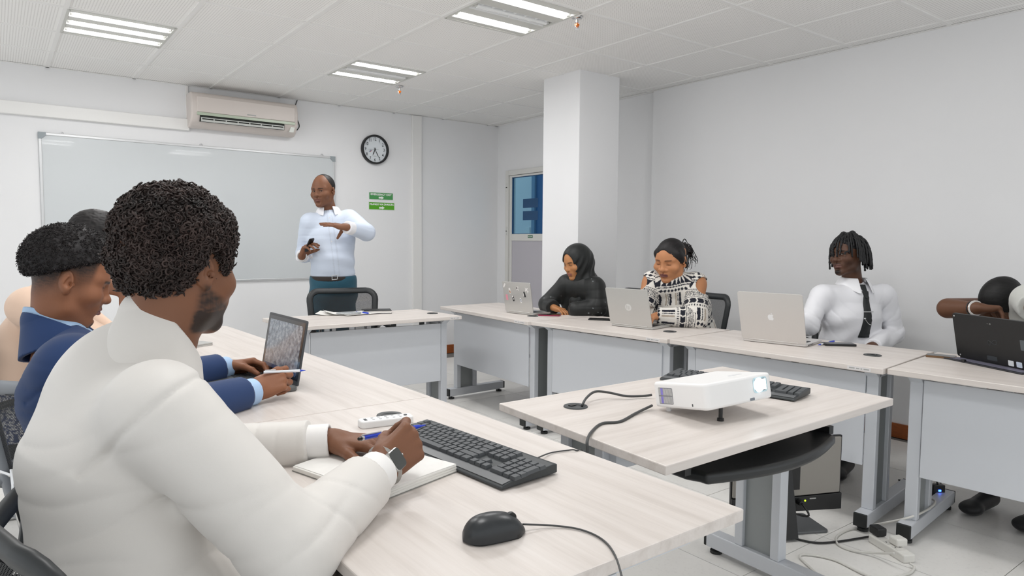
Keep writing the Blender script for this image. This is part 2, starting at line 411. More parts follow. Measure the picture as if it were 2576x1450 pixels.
for xp in (158, 506, 809):
    hx = PY(xp, 370, YF).x
    obj('hanging_clip', MB().tube([(hx+.012*math.cos(a*.7), YF-.008, bz1+.006+.012*math.sin(a*.7)) for a in range(9)], 0.003, 6, closed=True), m_alu, wb)

# ------------------------------------------------------------------ wall clock
cc = PY(941, 377, YF); cr = (PY(941, 340, YF).z-PY(941, 415, YF).z)/2*0.985
ck = thing('wall_clock', 'round black-rimmed wall clock with white dial and serif numerals', 'clock', (cc.x, YF, cc.z))
AX = (V((1, 0, 0)), V((0, 0, 1)), V((0, -1, 0)))
m_black = mat('black_plastic', (26, 27, 28), 0.38)
m_dial = mat('clock_dial', (226, 231, 235), 0.5)
m_ink = mat('dark_print', (40, 48, 50), 0.5)
obj('rim', MB().lathe([(cr*.93, .002), (cr, .006), (cr, .040), (cr*.97, .047), (cr*.90, .046), (cr*.865, .034), (cr*.865, .012)], (cc.x, YF, cc.z), 64, AX), m_black, ck, smooth=2)
obj('dial', MB().lathe([(cr*.88, .01), (cr*.88, .018)], (cc.x, YF, cc.z), 64, AX), m_dial, ck)
dy = YF-.019
nums = MB()
for h in range(1, 13):
    a = R_(90-30*h); p = V((cc.x+cr*.69*math.cos(a), dy, cc.z+cr*.70*math.sin(a)))
    obj('numeral', text_mesh(str(h), cr*.30, p, (1, 0, 0), (0, 0, 1), bold=0.0006, sx=0.8), m_ink, ck)
for q in range(60):
    a = R_(6*q); 
    if q % 5 == 0: obj('hour_mark', MB().box((cc.x+cr*.835*math.cos(a), dy, cc.z+cr*.835*math.sin(a)), (.004, .0005, .004)), m_ink, ck)
def hand(ang, ln, w, d, tail=0.02):
    a = R_(90-ang); u = V((math.cos(a), 0, math.sin(a))); s = V((-u.z, 0, u.x))
    c = V((cc.x, YF-d, cc.z))
    return MB().slab([c-u*tail-s*w*.6, c+u*ln*.6-s*w, c+u*ln, c+u*ln*.6+s*w, c-u*tail+s*w*.6], (0, -1, 0), 0.001)
obj('hour_hand', hand(203, cr*.47, .0045, .0215), m_black, ck)
obj('minute_hand', hand(152, cr*.66, .0035, .0235), m_black, ck)
obj('second_hand', hand(268, cr*.62, .0012, .0255, tail=.04), mat('grey_hand', (110, 110, 110), .4), ck)
obj('hand_pin', MB().lathe([(.006, .019), (.006, .028)], (cc.x, YF, cc.z), 12, AX), m_black, ck)
q = V((cc.x-cr*.32, dy, cc.z-cr*.14)); u = V((.8, 0, .6)).normalized(); s = V((-.6, 0, .8)).normalized()
obj('dial_logo', MB().slab([q-u*.018+s*.004, q+u*.012+s*.004, q+u*.012+s*.009, q-u*.018+s*.009], (0, -1, 0), .0006), mat('logo_blue', (70, 120, 160), .5), ck)
obj('dial_logo', MB().slab([q-u*.010-s*.004, q+u*.02-s*.004, q+u*.02+s*.001, q-u*.010+s*.001], (0, -1, 0), .0006), mat('logo_red', (170, 60, 70), .5), ck)
obj('dial_print', MB().bb(cc.x-.018, cc.x+.018, dy-.0005, dy, cc.z-cr*.46, cc.z-cr*.43), mat('grey_print', (168, 168, 166), 0.5), ck)

# ------------------------------------------------------------------ emergency signs
m_white_print = mat('white_print', (238, 240, 236), 0.5)
def sign(c, w_, h_, rgb, txt, label, tsize, tsx):
    t = thing('exit_sign', label, 'sign', (c.x, YF, c.z))
    obj('border', MB().bb(c.x-w_/2-.006, c.x+w_/2+.006, YF-.003, YF-.0005, c.z-h_/2-.006, c.z+h_/2+.006), mat('sign_border', (222, 224, 222), .5), t)
    obj('panel', MB().bb(c.x-w_/2, c.x+w_/2, YF-.0045, YF-.003, c.z-h_/2, c.z+h_/2), mat('sign_green_'+txt[:3].lower(), rgb, .45), t)
    obj('lettering', text_mesh(txt, tsize, (c.x, YF-.0052, c.z+h_*.23), (1, 0, 0), (0, 0, 1), bold=0.0009, sx=tsx), m_white_print, t)
    a = w_*.09; z = c.z-h_*.24
    pts = [(-a*1.2, -.009), (a*.2, -.009), (a*.2, -.0165), (a*1.25, 0), (a*.2, .0165), (a*.2, .009), (-a*1.2, .009)]
    obj('arrow', MB().slab([(c.x+p[0], YF-.0046, z+p[1]) for p in pts], (0, -1, 0), .001), m_white_print, t)
s1, s2 = PY(958.5, 494, YF), PY(960, 519, YF)
sw1 = PY(988, 494, YF).x-PY(929, 494, YF).x; sw2 = PY(991.5, 519, YF).x-PY(928.5, 519, YF).x
sign(s1, sw1, 0.068, (74, 150, 84), 'EMERGENCY EXIT', 'green sign reading EMERGENCY EXIT with white arrow, upper of the two', .0265, 1.13)
sign(s2, sw2, 0.072, (84, 165, 28), 'MLANGO WA DHARURA', 'brighter green sign reading MLANGO WA DHARURA with arrow, lower of the two', .0255, .96)

# ------------------------------------------------------------------ door
m_dframe = mat('door_frame_white', (222, 221, 217), 0.4)
m_dpanel = mat('door_panel_lilac', (190, 187, 194), 0.45)
def glass_mat():
    t = NT('blue_tinted_glass'); tr = t.n('ShaderNodeBsdfTransparent'); tr.inputs[0].default_value = srgb(188, 214, 226)
    gl = t.n('ShaderNodeBsdfGlossy'); gl.inputs['Roughness'].default_value = 0.02; gl.inputs[0].default_value = srgb(120, 160, 190)
    mx = t.n('ShaderNodeMixShader'); mx.inputs[0].default_value = 0.10; t.l(tr.outputs[0], mx.inputs[1]); t.l(gl.outputs[0], mx.inputs[2]); t.l(mx.outputs[0], t.out.inputs[0]); return t.m
dr = struct('door_1', MB().bb(XD-.03, XD+.06, DY0-.055, DY0, 0.0, DZ).bb(XD-.03, XD+.06, DY1, DY1+.055, 0, DZ).bb(XD-.03, XD+.06, DY1+.055, DY0-.055, DZ-.055, DZ), m_dframe, bevel=0.004)
dr['label'] = 'white framed door with blue glass and lilac lower panel'
gz0, gz1 = PX(1325, 589, XD).z, PX(1290, 447, XD).z; gy0, gy1 = PX(1289, 520, XD).y, DY1+.115
ll = MB().bb(XD-.012, XD+.03, gy0, DY0-.058, .01, DZ-.058).bb(XD-.012, XD+.03, DY1+.058, gy1, .01, DZ-.058).bb(XD-.012, XD+.03, gy1, gy0, gz1, DZ-.058).bb(XD-.012, XD+.03, gy1, gy0, gz0-.075, gz0).bb(XD-.012, XD+.03, gy1, gy0, .01, .09)
obj('leaf_frame', ll, m_dframe, dr, bevel=0.003)
obj('lower_panel', MB().bb(XD-.002, XD+.02, gy1, gy0, .09, gz0-.075), m_dpanel, dr)
obj('pane', MB().bb(XD+.004, XD+.01, gy1, gy0, gz0, gz1), glass_mat(), dr)
m_dblue = mat('door_film_blue', (24, 74, 118), 0.35)
obj('glass_bead', MB().bb(XD-.004, XD+.012, gy0-.012, gy0, gz0, gz1).bb(XD-.004, XD+.012, gy1, gy0, gz1-.008, gz1).bb(XD-.004, XD+.012, gy1, gy0, gz0, gz0+.006), m_dblue, dr)
for a, b in ((500, 523), (531, 554)):
    ya, yb = PX(1315, 510, XD).y, PX(1353, 510, XD).y
    obj('glass_sticker', MB().bb(XD+.0035, XD+.004, yb, ya, PX(1330, b, XD).z, PX(1330, a, XD).z), m_dblue, dr)
for zz in (472, 581):
    hz = PX(1279, zz, XD).z
    for k, m_ in ((0.022, .04), (-.03, .036)):
        obj('hinge', MB().cyl((XD-.034, DY0-.03, hz+k-m_/2), (XD-.034, DY0-.03, hz+k+m_/2), .011, n=10), m_dframe, dr)
    obj('hinge_gap', MB().cyl((XD-.034, DY0-.03, hz-.006), (XD-.034, DY0-.03, hz-.001), .009, n=10), m_black, dr)
gs = PX(1334, 595.5, XD-.012)
obj('pull_sign', MB().bb(XD-.0135, XD-.0115, gs.y-.042, gs.y+.042, gs.z-.016, gs.z+.016), mat('sign_green_small', (78, 122, 92), .5), dr)
obj('pull_lettering', text_mesh('PULL TO EXIT', .013, (XD-.0139, gs.y, gs.z), (0, -1, 0), (0, 0, 1), bold=.0006, sx=.85), m_white_print, dr)
# blue door leaf and frame in the corridor
CY0 = PX(1353, 520, 6.06).y
cdr = struct('door_2', MB().bb(6.03, 6.09, CY0-1.0, CY0, 0, 2.3), mat('corridor_blue', (34, 92, 148), 0.4))
cdr['label'] = 'dark blue corridor door seen through the glass'
obj('jamb', MB().bb(6.0, 6.09, CY0, CY0+.07, 0, 2.4), mat('corridor_jamb', (110, 140, 170), .4), cdr)
sw = PX(1326, 583, 6.08)
tag(obj('light_switch', MB().bb(6.085, 6.1, sw.y-.05, sw.y+.05, sw.z-.06, sw.z+.06), m_trim, bevel=.003), 'white light switch on the corridor wall behind the door glass', 'switch')
# ================================================================== desks
def wood_mat():
    t = NT('pale_ash_laminate')
    g = t.noise(1.0, 6, stretch=(1.6, 26, 26), rough=0.65); g2 = t.noise(1.0, 2, stretch=(0.7, 5, 5)); g3 = t.noise(1.0, 4, stretch=(5, 140, 140))
    c = t.ramp(g, [(0.28, srgb(199, 190, 183)), (0.5, srgb(217, 209, 203)), (0.75, srgb(226, 219, 214))])
    c = t.mix(t.math('MULTIPLY', g2, 0.35), c, srgb(214, 206, 200))
    c = t.mix(t.math('MULTIPLY', t.ramp(g3, [(0.5, (0, 0, 0, 1)), (0.72, (1, 1, 1, 1))]), 0.16), c, srgb(194, 182, 173))
    t.l(c, t.b.inputs['Base Color']); t.b.inputs['Roughness'].default_value = 0.38
    t.bump(g, 0.03, 0.001); return t.m
m_wood = wood_mat()
m_edge = mat('pale_edge_banding', (204, 196, 189), 0.45, var=0.03, vscale=40, stretch=(1, 8, 8))
m_steel = mat('grey_powder_coat', (204, 207, 212), 0.42, metal=0.15)
m_steel_d = mat('grey_inner_channel', (148, 152, 152), 0.45, metal=0.25)
m_modesty = mat('modesty_panel_grey', (204, 207, 212), 0.48)
m_cap = mat('black_end_cap', (36, 38, 38), 0.55)
m_grom = mat('grommet_grey', (66, 69, 70), 0.5)
def desk(label, quad, zt=0.745, modesty=None, legs=((0.07, 1), (0.93, 1)), grom=None, tagpos=None, group='office desks', inset=0.07, foot=(0.05, 0.95), rail=False):
    """quad: world corners of the top, a->b runs along the long side that carries the modesty panel, c, d opposite.
    local frame: x along a->b"""
    a, b, c, d = [V((p[0], p[1], 0)) for p in quad]
    cen = (a+b+c+d)/4; ex = (b-a+c-d).normalized(); rz = math.atan2(ex.y, ex.x)
    t = thing('office_desk', label, 'desk', (cen.x, cen.y, 0), rz, group)
    inv = t.matrix_basis.inverted() if False else Matrix.Rotation(-rz, 4, 'Z') @ Matrix.Translation(-cen)
    A, B, C, D = [inv @ p for p in (a, b, c, d)]
    T = 0.025
    def bil(u, w): return A.lerp(B, u).lerp(D.lerp(C, u), w)
    def lift(p, z): return V((p.x, p.y, z))
    obj('desktop', MB().hexa([lift(p, zt-T) for p in (A, B, C, D)], [lift(p, zt) for p in (A, B, C, D)]), m_wood, t, world=False, bevel=0.003)
    eb = MB()
    k = 0.0012; nx = V((1, 0, 0))
    L = (B-A).length; Wd = (D-A).length; yy = (D-A).normalized(); xx = (B-A).normalized()
    for (u, cap) in legs:
        p0, p1 = bil(u, foot[0]), bil(u, foot[1]); ff = (p1-p0).normalized(); sx = V((ff.y, -ff.x, 0)); fl = (p1-p0).length; up = V((0, 0, 1))
        sgn = 1 if u < 0.5 else -1
        # foot bar
        obj('foot_bar', MB().box(lift((p0+p1)/2, 0.055), (0.058, fl, 0.06), (sx, ff, up)), m_steel, t, world=False, bevel=0.004)
        for q, e in ((p0, -1), (p1, 1)):
            obj('end_cap', MB().box(lift(q+ff*e*0.006, 0.055), (0.056, 0.014, 0.058), (sx, ff, up)), m_cap, t, world=False, bevel=0.003)
            obj('leveling_foot', MB().cyl(lift(q-ff*e*0.03, 0.0), lift(q-ff*e*0.03, 0.012), 0.024, n=14).cyl(lift(q-ff*e*0.03, 0.012), lift(q-ff*e*0.03, 0.03), 0.008, n=8), m_cap, t, world=False)
        # column: two posts with a recessed web
        cw = 0.16; pc = p0+ff*(0.075) if modesty else p0.lerp(p1, 0.42)
        st = 0.0
        for w_ in (0.0, cw):
            q = pc+ff*(w_+0.012)
            obj('leg_post', MB().box(lift(q, (0.085+zt-T-0.02)/2), (0.05, 0.036, zt-T-0.02-0.085), (sx, ff, up)), m_steel, t, world=False, bevel=0.003)
        q = pc+ff*(cw/2+0.012)
        obj('leg_web', MB().box(lift(q, (0.085+zt-T-0.02)/2), (0.016, cw-0.03, zt-T-0.02-0.085), (sx, ff, up)), m_steel_d, t, world=False)
        # bracket under the top
        r0, r1 = p0+ff*0.02, p1-ff*0.05
        obj('top_bracket', MB().hexa([lift(r0+ff*.05-sx*.025, zt-T-.035), lift(r0+ff*.05+sx*.025, zt-T-.035), lift(r1-ff*.05+sx*.025, zt-T-.035), lift(r1-ff*.05-sx*.025, zt-T-.035)],
            [lift(r0-sx*.025, zt-T-.001), lift(r0+sx*.025, zt-T-.001), lift(r1+sx*.025, zt-T-.001), lift(r1-sx*.025, zt-T-.001)]), m_steel, t, world=False)
    if modesty:
        z0, z1 = modesty
        p0, p1 = bil(legs[0][0], foot[0])+yy*(0.062), bil(legs[-1][0], foot[0])+yy*(0.062)
        e = (p1-p0).normalized(); p0 = p0+e*0.03; p1 = p1-e*0.03; n = V((-e.y, e.x, 0))
        obj('modesty_panel', MB().hexa([lift(p0, z0), lift(p1, z0), lift(p1+n*.012, z0), lift(p0+n*.012, z0)], [lift(p0, z1), lift(p1, z1), lift(p1+n*.012, z1), lift(p0+n*.012, z1)]), m_modesty, t, world=False, bevel=0.002)
        for u in (0.12, 0.3, 0.62, 0.85):
            q = p0.lerp(p1, u)+n*.02
            obj('panel_bracket', MB().box(lift(q, (z1+zt-T)/2), (0.03, 0.02, zt-T-z1+.02), (e, n, V((0, 0, 1)))), m_cap if u in (.62, .85) else m_steel, t, world=False)
    elif rail:
        p0, p1 = bil(legs[0][0], .42), bil(legs[-1][0], .42)
        e = (p1-p0).normalized(); n = V((-e.y, e.x, 0))
        obj('cross_rail', MB().box(lift((p0+p1)/2, zt-.09), ((p1-p0).length, .03, .06), (e, n, V((0, 0, 1)))), m_steel, t, world=False)
    if grom:
        g = inv @ V((grom.x, grom.y, 0)); r = 0.038
        gg = obj('grommet', MB().lathe([(r*.55, zt-.012), (r*.62, zt+.002), (r, zt+.0035), (r*1.04, zt+.0005)], (g.x, g.y, 0), 28), m_grom, t, world=False, smooth=2)
        obj('grommet_slot', MB().bb(g.x-.012, g.x+.012, g.y+.008, g.y+.022, zt+.002, zt+.0032), m_black, gg, world=False)
    if tagpos:
        u0, u1 = tagpos
        q0, q1 = A.lerp(B, u0), A.lerp(B, u1); n = V((yy.x, yy.y, 0))*-0.0012
        lb = obj('asset_label', MB().hexa([lift(q0, zt-.021), lift(q1, zt-.021), lift(q1, zt-.005), lift(q0, zt-.005)],
            [lift(q0+n, zt-.021), lift(q1+n, zt-.021), lift(q1+n, zt-.005), lift(q0+n, zt-.005)]), mat('paper_label', (222, 218, 217), .6), t, world=False)
        for r0, r1 in ((.08, .32), (.38, .52), (.57, .64), (.70, .93)):
            s0, s1 = q0.lerp(q1, r0), q0.lerp(q1, r1)
            obj('label_print', MB().hexa([lift(s0+n, zt-.0155), lift(s1+n, zt-.0155), lift(s1+n, zt-.0105), lift(s0+n, zt-.0105)],
                [lift(s0+n*1.3, zt-.0155), lift(s1+n*1.3, zt-.0155), lift(s1+n*1.3, zt-.0105), lift(s0+n*1.3, zt-.0105)]), mat('grey_print', (168, 168, 166), 0.5), lb, world=False)
    return t
def P2(x, y, z=.745): p = PZ(x, y, z); return (p.x, p.y)
def add2(p, d): return (p[0]+d[0], p[1]+d[1])
Z0 = 0.28
# left row: near, middle, far (people sit on the -x side; clear side towards +x)
A_rn, A_rf = P2(1872, 1281), P2(1085, 998)
A_ln, A_lf = (0.44, 0.777), P2(725, 1052)
dl = (A_lf[0]-A_rf[0], A_lf[1]-A_rf[1]); k_ = 0.73/math.hypot(*dl); A_lf = (A_rf[0]+dl[0]*k_, A_rf[1]+dl[1]*k_)
desk('pale wooden desk in the foreground carrying the near keyboard and mouse', (A_rn, A_rf, A_lf, A_ln), modesty=None, legs=((0.06, 1), (0.9, 1)), grom=PZ(980, 1046, .745), rail=True)
g_ = 0.004
B_rn, B_ln = (A_rf[0], A_rf[1]+g_), (A_lf[0], A_lf[1]+g_)
B_rf = P2(800, 900); B_rf = (1.148, 3.185); B_lf = (0.42, 3.185)
desk('pale wooden desk in front of the man in the navy suit', (B_rn, B_rf, B_lf, B_ln), legs=((0.06, 1), (0.94, 1)), rail=True)
Cc_rn, Cc_ln = (B_rf[0], B_rf[1]+g_), (B_lf[0], B_lf[1]+g_)
Cc_rf = P2(570, 820); Cc_lf = (0.385, 4.35)
desk('pale wooden desk at the far end of the left row near the whiteboard', (Cc_rn, Cc_rf, Cc_lf, Cc_ln), legs=((0.06, 1), (0.94, 1)), rail=True)
# projector table
T_fl, T_fr, T_br, T_bl = P2(1675, 1173), P2(2248, 1003), P2(1817, 922), P2(1255, 1015)
PT = desk('pale wooden table in the middle of the room carrying the white projector', (T_fl, T_fr, T_br, T_bl), legs=((0.10, 1), (0.88, 1)), grom=PZ(1448, 1024, .745), rail=True, foot=(0.12, 0.9))
# lecturer's desk
D_fl, D_fr, D_br = P2(752, 823), P2(1162, 795), P2(1050, 778); D_bl = (D_fl[0]+(D_br[0]-D_fr[0])-.01, D_fl[1]+(D_br[1]-D_fr[1]))
desk("lecturer's pale desk in front of the standing man", (D_fl, D_fr, D_br, D_bl), modesty=(Z0, 0.69), grom=PZ(1088, 789, .745), tagpos=(0.915, 0.985))
# right row, far to near; long side a->b faces the middle of the room
R1a, R1b = P2(1107, 771), P2(1328, 810)
R2a, R2b = P2(1333, 809), P2(1678, 854)
R3a, R3b = P2(1684, 854), P2(2222, 929)
R4a = P2(2232, 928); R4b = (R4a[0]+.09, R4a[1]-1.2)
desk('pale desk farthest along the right wall under the sticker-covered laptop', (R1a, R1b, (R1b[0]+.62, R1b[1]-.03), (R1a[0]+.60, R1a[1]+.02)), modesty=(Z0, .70), grom=PZ(1340, 796, .745), tagpos=(.87, .97), inset=.07)
desk('pale desk in front of the woman in the patterned blouse', (R2a, R2b, P2(1836, 830), (R2a[0]+.62, R2a[1]-.03)), modesty=(Z0, .70), grom=PZ(1685, 835, .745), tagpos=(.87, .955))
desk('pale desk in front of the man in the white shirt and black tie', (R3a, R3b, P2(2350, 885), P2(1845, 830.5)), modesty=(Z0, .70), grom=PZ(2195, 894.5, .745), tagpos=(.865, .955))
desk('pale desk at the right edge of the picture under the black tablet computer', (R4a, R4b, (R4b[0]+.62, R4b[1]+.02), P2(2358, 886)), modesty=(Z0, .70), grom=None)

# ================================================================== chairs
def mesh_mat():
    t = NT('chair_mesh_weave'); tc = t.n('ShaderNodeTexCoord'); sp = t.n('ShaderNodeSeparateXYZ'); t.l(tc.outputs['Object'], sp.inputs[0])
    a = t.math('FRACT', t.math('MULTIPLY', t.math('ADD', sp.outputs[0], sp.outputs[2]), 170.0)); b = t.math('FRACT', t.math('MULTIPLY', t.math('SUBTRACT', sp.outputs[0], sp.outputs[2]), 170.0))
    h = t.math('MULTIPLY', t.math('GREATER_THAN', a, .42), t.math('GREATER_THAN', b, .42))
    tr = t.n('ShaderNodeBsdfTransparent'); mx = t.n('ShaderNodeMixShader'); t.l(h, mx.inputs[0]); t.l(t.b.outputs[0], mx.inputs[1]); t.l(tr.outputs[0], mx.inputs[2]); t.l(mx.outputs[0], t.out.inputs[0])
    t.b.inputs['Base Color'].default_value = srgb(40, 41, 42); t.b.inputs['Roughness'].default_value = .7; return t.m
m_mesh = mesh_mat(); m_chrome = mat('chrome', (214, 214, 214), 0.15, metal=1.0); m_frame = mat('chair_black', (40, 43, 45), .42); m_armgrey = mat('armrest_grey', (150, 154, 160), .45)
m_seat = mat('seat_fabric', (32, 33, 36), .85, bump=.3, bscale=500)
def chair_proto():
    """visitor chair, faces local +y: mesh back in a moulded frame, padded seat, chrome sled legs"""
    t = thing('mesh_chair', 'mesh back chair', 'chair', (0, 0, 0), 0, 'mesh-back visitor chairs')
    W, z0, z1 = .245, .50, .885
    def bp(x, z): k = (z-z0)/(z1-z0); return V((x, -.20-.07*k-.045*(1-(x/W)**2)*1.0+.02, z))
    out = [(x, z) for x, z in rrect(2*W, z1-z0, .07, 6, 0, (z0+z1)/2)]; out = [(x*(.90+.12*(z-z0)/(z1-z0)), z) for x, z in out]
    obj('back_frame', MB().tube([bp(x, z) for x, z in out], .019, 8, closed=True, flat=(1.25, .7)), m_frame, t, world=False, smooth=True)
    n = 10; vs = []; fs = []
    for i in range(n+1):
        for j in range(n+1):
            z = z0+.015+(z1-z0-.03)*j/n; x = (-W+.012+(2*W-.024)*i/n)*(.90+.12*(z-z0)/(z1-z0)); vs.append(bp(x, z))
    fs = [(i*(n+1)+j, (i+1)*(n+1)+j, (i+1)*(n+1)+j+1, i*(n+1)+j+1) for i in range(n) for j in range(n)]
    obj('back_mesh', MB().add(vs, fs), m_mesh, t, world=False, smooth=True)
    obj('back_bar', MB().tube([bp(x*.1*W*.98, .64)+V((0, -.012, 0)) for x in range(-10, 11, 2)], .006, 6), m_chrome, t, world=False)
    for sx in (-1, 1): obj('back_upright', MB().tube([(sx*.17, -.10, .42), (sx*.17, -.215, .46), (sx*.17, -.235, .56), (sx*.17, -.24, .66)], .011, 8), m_chrome, t, world=False, smooth=True)
    obj('seat', MB().prism(rrect(.47, .45, .07, 6, 0, .03), (0, 0, .40), (1, 0, 0), (0, 1, 0), .065, (0, 0, 1)), m_seat, t, world=False, bevel=.022, seg=3, smooth=2)
    for sx in (-1, 1):
        x = sx*.255
        obj('sled_leg', MB().tube(smooth_curve([(x, -.10, .395), (x, .20, .395), (x, .245, .37), (x, .25, .33), (x, .25, .06), (x, .235, .02), (x, .19, .011), (x, -.20, .011), (x, -.24, .02)], 5), .0115, 8), m_chrome, t, world=False, smooth=True)
        obj('armrest', MB().tube(smooth_curve([(x, .20, .41), (x*1.06, .22, .56), (x*1.07, .16, .635), (x*1.07, -.05, .645), (x*1.03, -.16, .63), (x*.98, -.215, .60)], 5), .017, 8, flat=(1.5, .8)), m_frame, t, world=False, smooth=True)
    for y in (-.08, .18): obj('cross_tube', MB().tube([(-.255, y, .395), (.255, y, .395)], .010, 8), m_chrome, t, world=False)
    return t
CH = chair_proto(); _first = [True]
def chair(label, x, y, face, grey=False, z=0):
    o = CH if _first[0] else copy_tree(CH); _first[0] = False
    o.location = (x, y, z); o.rotation_euler = (0, 0, math.atan2(face[1], face[0])-math.pi/2); o['label'] = label
    if grey:
        for c in o.children:
            if c.name.startswith(('armrest', 'back_frame')): c.data = c.data.copy(); c.data.materials.clear(); c.data.materials.append(m_armgrey)
    return o
pc_ = PD(874, 800, 5.0)
chair("mesh back chair pushed behind the lecturer's desk", pc_.x, pc_.y-.02, (-.25, -1))
chair('mesh back chair of the woman in the black headscarf', 3.78, 3.64, (-1, .05))
chair('mesh back chair showing beside the woman in the patterned blouse', 3.90, 3.17, (-1, .10))
chair('mesh back chair of the man with the tie', 4.16, 2.20, (-1, .1))
chair('mesh back chair at the right edge behind the bowed person', 4.12, .93, (-1, .2))
chair('black mesh chair of the man in the cream jacket at the lower left corner', .23, 1.24, (.95, .25))
chair('mesh chair with pale grey frame behind the man in the navy suit', .315, 2.25, (.75, .66), grey=True)
chair('empty black mesh chair at the left edge between the two nearest men', -.26, 2.02, (.25, .97))
chair('mesh chair of the person in peach at the far left', .16, 3.5, (1, 0))
# ================================================================== things on the desks
ZT = 0.745
UP = V((0, 0, 1))
m_silver = mat('silver_laptop', (200, 199, 196), 0.36, metal=0.55)
m_silver2 = mat('light_aluminium', (214, 211, 208), 0.33, metal=0.45)
m_keys = mat('dark_keys', (58, 60, 62), 0.5)
m_screen = mat('dark_screen', (14, 15, 18), 0.12, coat=0.3)
m_blackmat = mat('black_matt', (24, 24, 25), 0.42)
m_cable = mat('charcoal_cable', (66, 67, 67), 0.5)
m_cable_w = mat('white_cable', (214, 212, 206), 0.5)
m_cable_k = mat('black_cable', (34, 34, 34), 0.5)
m_blue = mat('blue_plastic', (20, 60, 200), 0.3)
m_paper = mat('paper_white', (236, 234, 230), 0.8, var=0.02, vscale=40)
m_phone = mat('phone_black', (22, 23, 24), 0.3)
m_glassblk = mat('phone_glass', (12, 13, 15), 0.06)
def local_axes(h0, h1):
    e = (h1-h0); e.z = 0; e.normalize(); n = V((-e.y, e.x, 0)); return e, n
def laptop(label, bl, br, tilt, h, depth, mlid, mbase, user=1, z=ZT+.012, rad=.008, group=None, width=None, lid_t=.006):
    """bl, br pixel hinge corners as seen; tilt from vertical along the hinge normal; user=+1 if the user sits on the normal side"""
    h0, h1 = PZ(bl[0], bl[1], z), PZ(br[0], br[1], z)
    if width: h1 = h0+(h1-h0).normalized()*width
    e, n = local_axes(h0, h1); w = (h1-h0).length; ud = n*user
    mid = (h0+h1)/2
    t = thing('laptop', label, 'laptop', (mid.x, mid.y, ZT), 0, group)
    zb = 0.013
    base = MB().prism([(p[0], p[1]) for p in rrect(w, depth, rad+.004, 4)], mid+ud*(depth/2)+UP*(ZT+.002-mid.z), e, ud, zb, UP)
    obj('base', base, mbase, t, bevel=.002)
    kb = MB()
    for r in range(5):
        for c in range(13):
            q = mid+ud*(.045+r*.019)+e*((c-6)*w*.068); q.z = ZT+.002+zb+.0006
            kb.box(q, (w*.056, .0155, .0016), (e, ud, UP))
    ko = obj('keyboard', kb, m_keys, t); ko['kind'] = 'stuff'
    tp = mid+ud*(depth-.055); tp.z = ZT+.002+zb+.0002
    obj('touchpad', MB().box(tp, (w*.3, .065, .0008), (e, ud, UP)), mbase, t)
    d = (UP*math.cos(R_(tilt))+n*math.sin(R_(tilt))).normalized(); nn = e.cross(d)
    o = mid.copy(); o.z = ZT+zb+.002
    L = obj('lid', MB().prism(rrect(w, h, rad, 5, 0, h/2), o-nn*lid_t/2, e, d, lid_t, nn), mlid, t, bevel=.0012)
    out = -ud if True else ud
    s = 1 if nn.dot(ud) > 0 else -1
    fo = o+nn*(s*(lid_t/2+.0002))
    obj('screen', MB().prism(rrect(w-.016, h-.026, .002, 2, 0, h/2+.004), fo, e, d, .0004, nn*s), m_screen, L)
    obj('hinge', MB().cyl(mid-e*w*.38+UP*(ZT+zb+.004-mid.z), mid+e*w*.38+UP*(ZT+zb+.004-mid.z), .005, n=10), mbase, t, smooth=2)
    bo = o-nn*(s*(lid_t/2+.0002))               # outside face of the lid
    return dict(t=t, lid=L, e=e, d=d, w=w, h=h, o=bo, out=-nn*s, base=mid, ud=ud, fo=fo)
def decal(lp, name, u, v, outline, m, th=.0005, par=None, lift=0.0):
    """flat mark on the outside of a lid; u, v from its top left as seen"""
    c = lp['o']+lp['e']*((u-.5)*lp['w'])+lp['d']*((1-v)*lp['h'])+lp['out']*lift
    return obj(name, MB().prism(outline, c, lp['e'], lp['d'], th, lp['out']), m, par or lp['lid'])
def ell(a, b, n=20, cx=0, cy=0): return [(cx+a*math.cos(2*math.pi*i/n), cy+b*math.sin(2*math.pi*i/n)) for i in range(n)]
def rot(o, deg): c, s = math.cos(R_(deg)), math.sin(R_(deg)); return [(x*c-y*s, x*s+y*c) for x, y in o]

# sticker laptop
LS = laptop('silver laptop with small stickers in front of the woman in black', (1272.3, 782.8), (1342, 790.3), -10, .222, .215, m_silver, m_silver)
w_, pk, bk, br_, bl_ = mat('sticker_white', (235, 232, 230), .5), mat('sticker_pink', (226, 150, 165), .5), mat('sticker_black', (35, 36, 38), .5), mat('sticker_brown', (176, 110, 60), .5), mat('sticker_blue', (70, 100, 150), .5)
decal(LS, 'sticker', .07, .13, rot(rrect(.012, .034, .003, 3), -35), w_)
decal(LS, 'sticker', .25, .30, rot(rrect(.016, .042, .006, 3), 8), w_); decal(LS, 'sticker_print', .255, .33, rot(rrect(.008, .018, .003, 3), 8), br_, lift=.0006)
decal(LS, 'sticker', .54, .215, rot([(-.014, -.012), (-.006, .002), (-.012, .012), (0, .016), (.012, .014), (.004, .002), (.014, -.016), (.006, -.012), (0, -.004)], 0), w_); decal(LS, 'sticker_print', .525, .19, ell(.005, .007, 10), bk, lift=.0006)
pl = [(0, .024), (.003, .012), (.018, .004), (.018, .0), (.004, .001), (.003, -.012), (.009, -.018), (.009, -.021), (0, -.018), (-.009, -.021), (-.009, -.018), (-.003, -.012), (-.004, .001), (-.018, .0), (-.018, .004), (-.003, .012)]
decal(LS, 'sticker', .86, .24, rot(pl, 40), w_)
decal(LS, 'sticker', .765, .385, [(-.013, -.02), (.014, -.02), (.006, .014), (.001, .021), (-.007, .018), (-.008, .008)], bk); decal(LS, 'sticker_print', .745, .40, [(-.005, -.014), (.002, -.014), (.001, .01), (-.004, .01)], w_, lift=.0006)
decal(LS, 'sticker', .12, .53, rot(rrect(.02, .042, .002, 2), 4), pk)
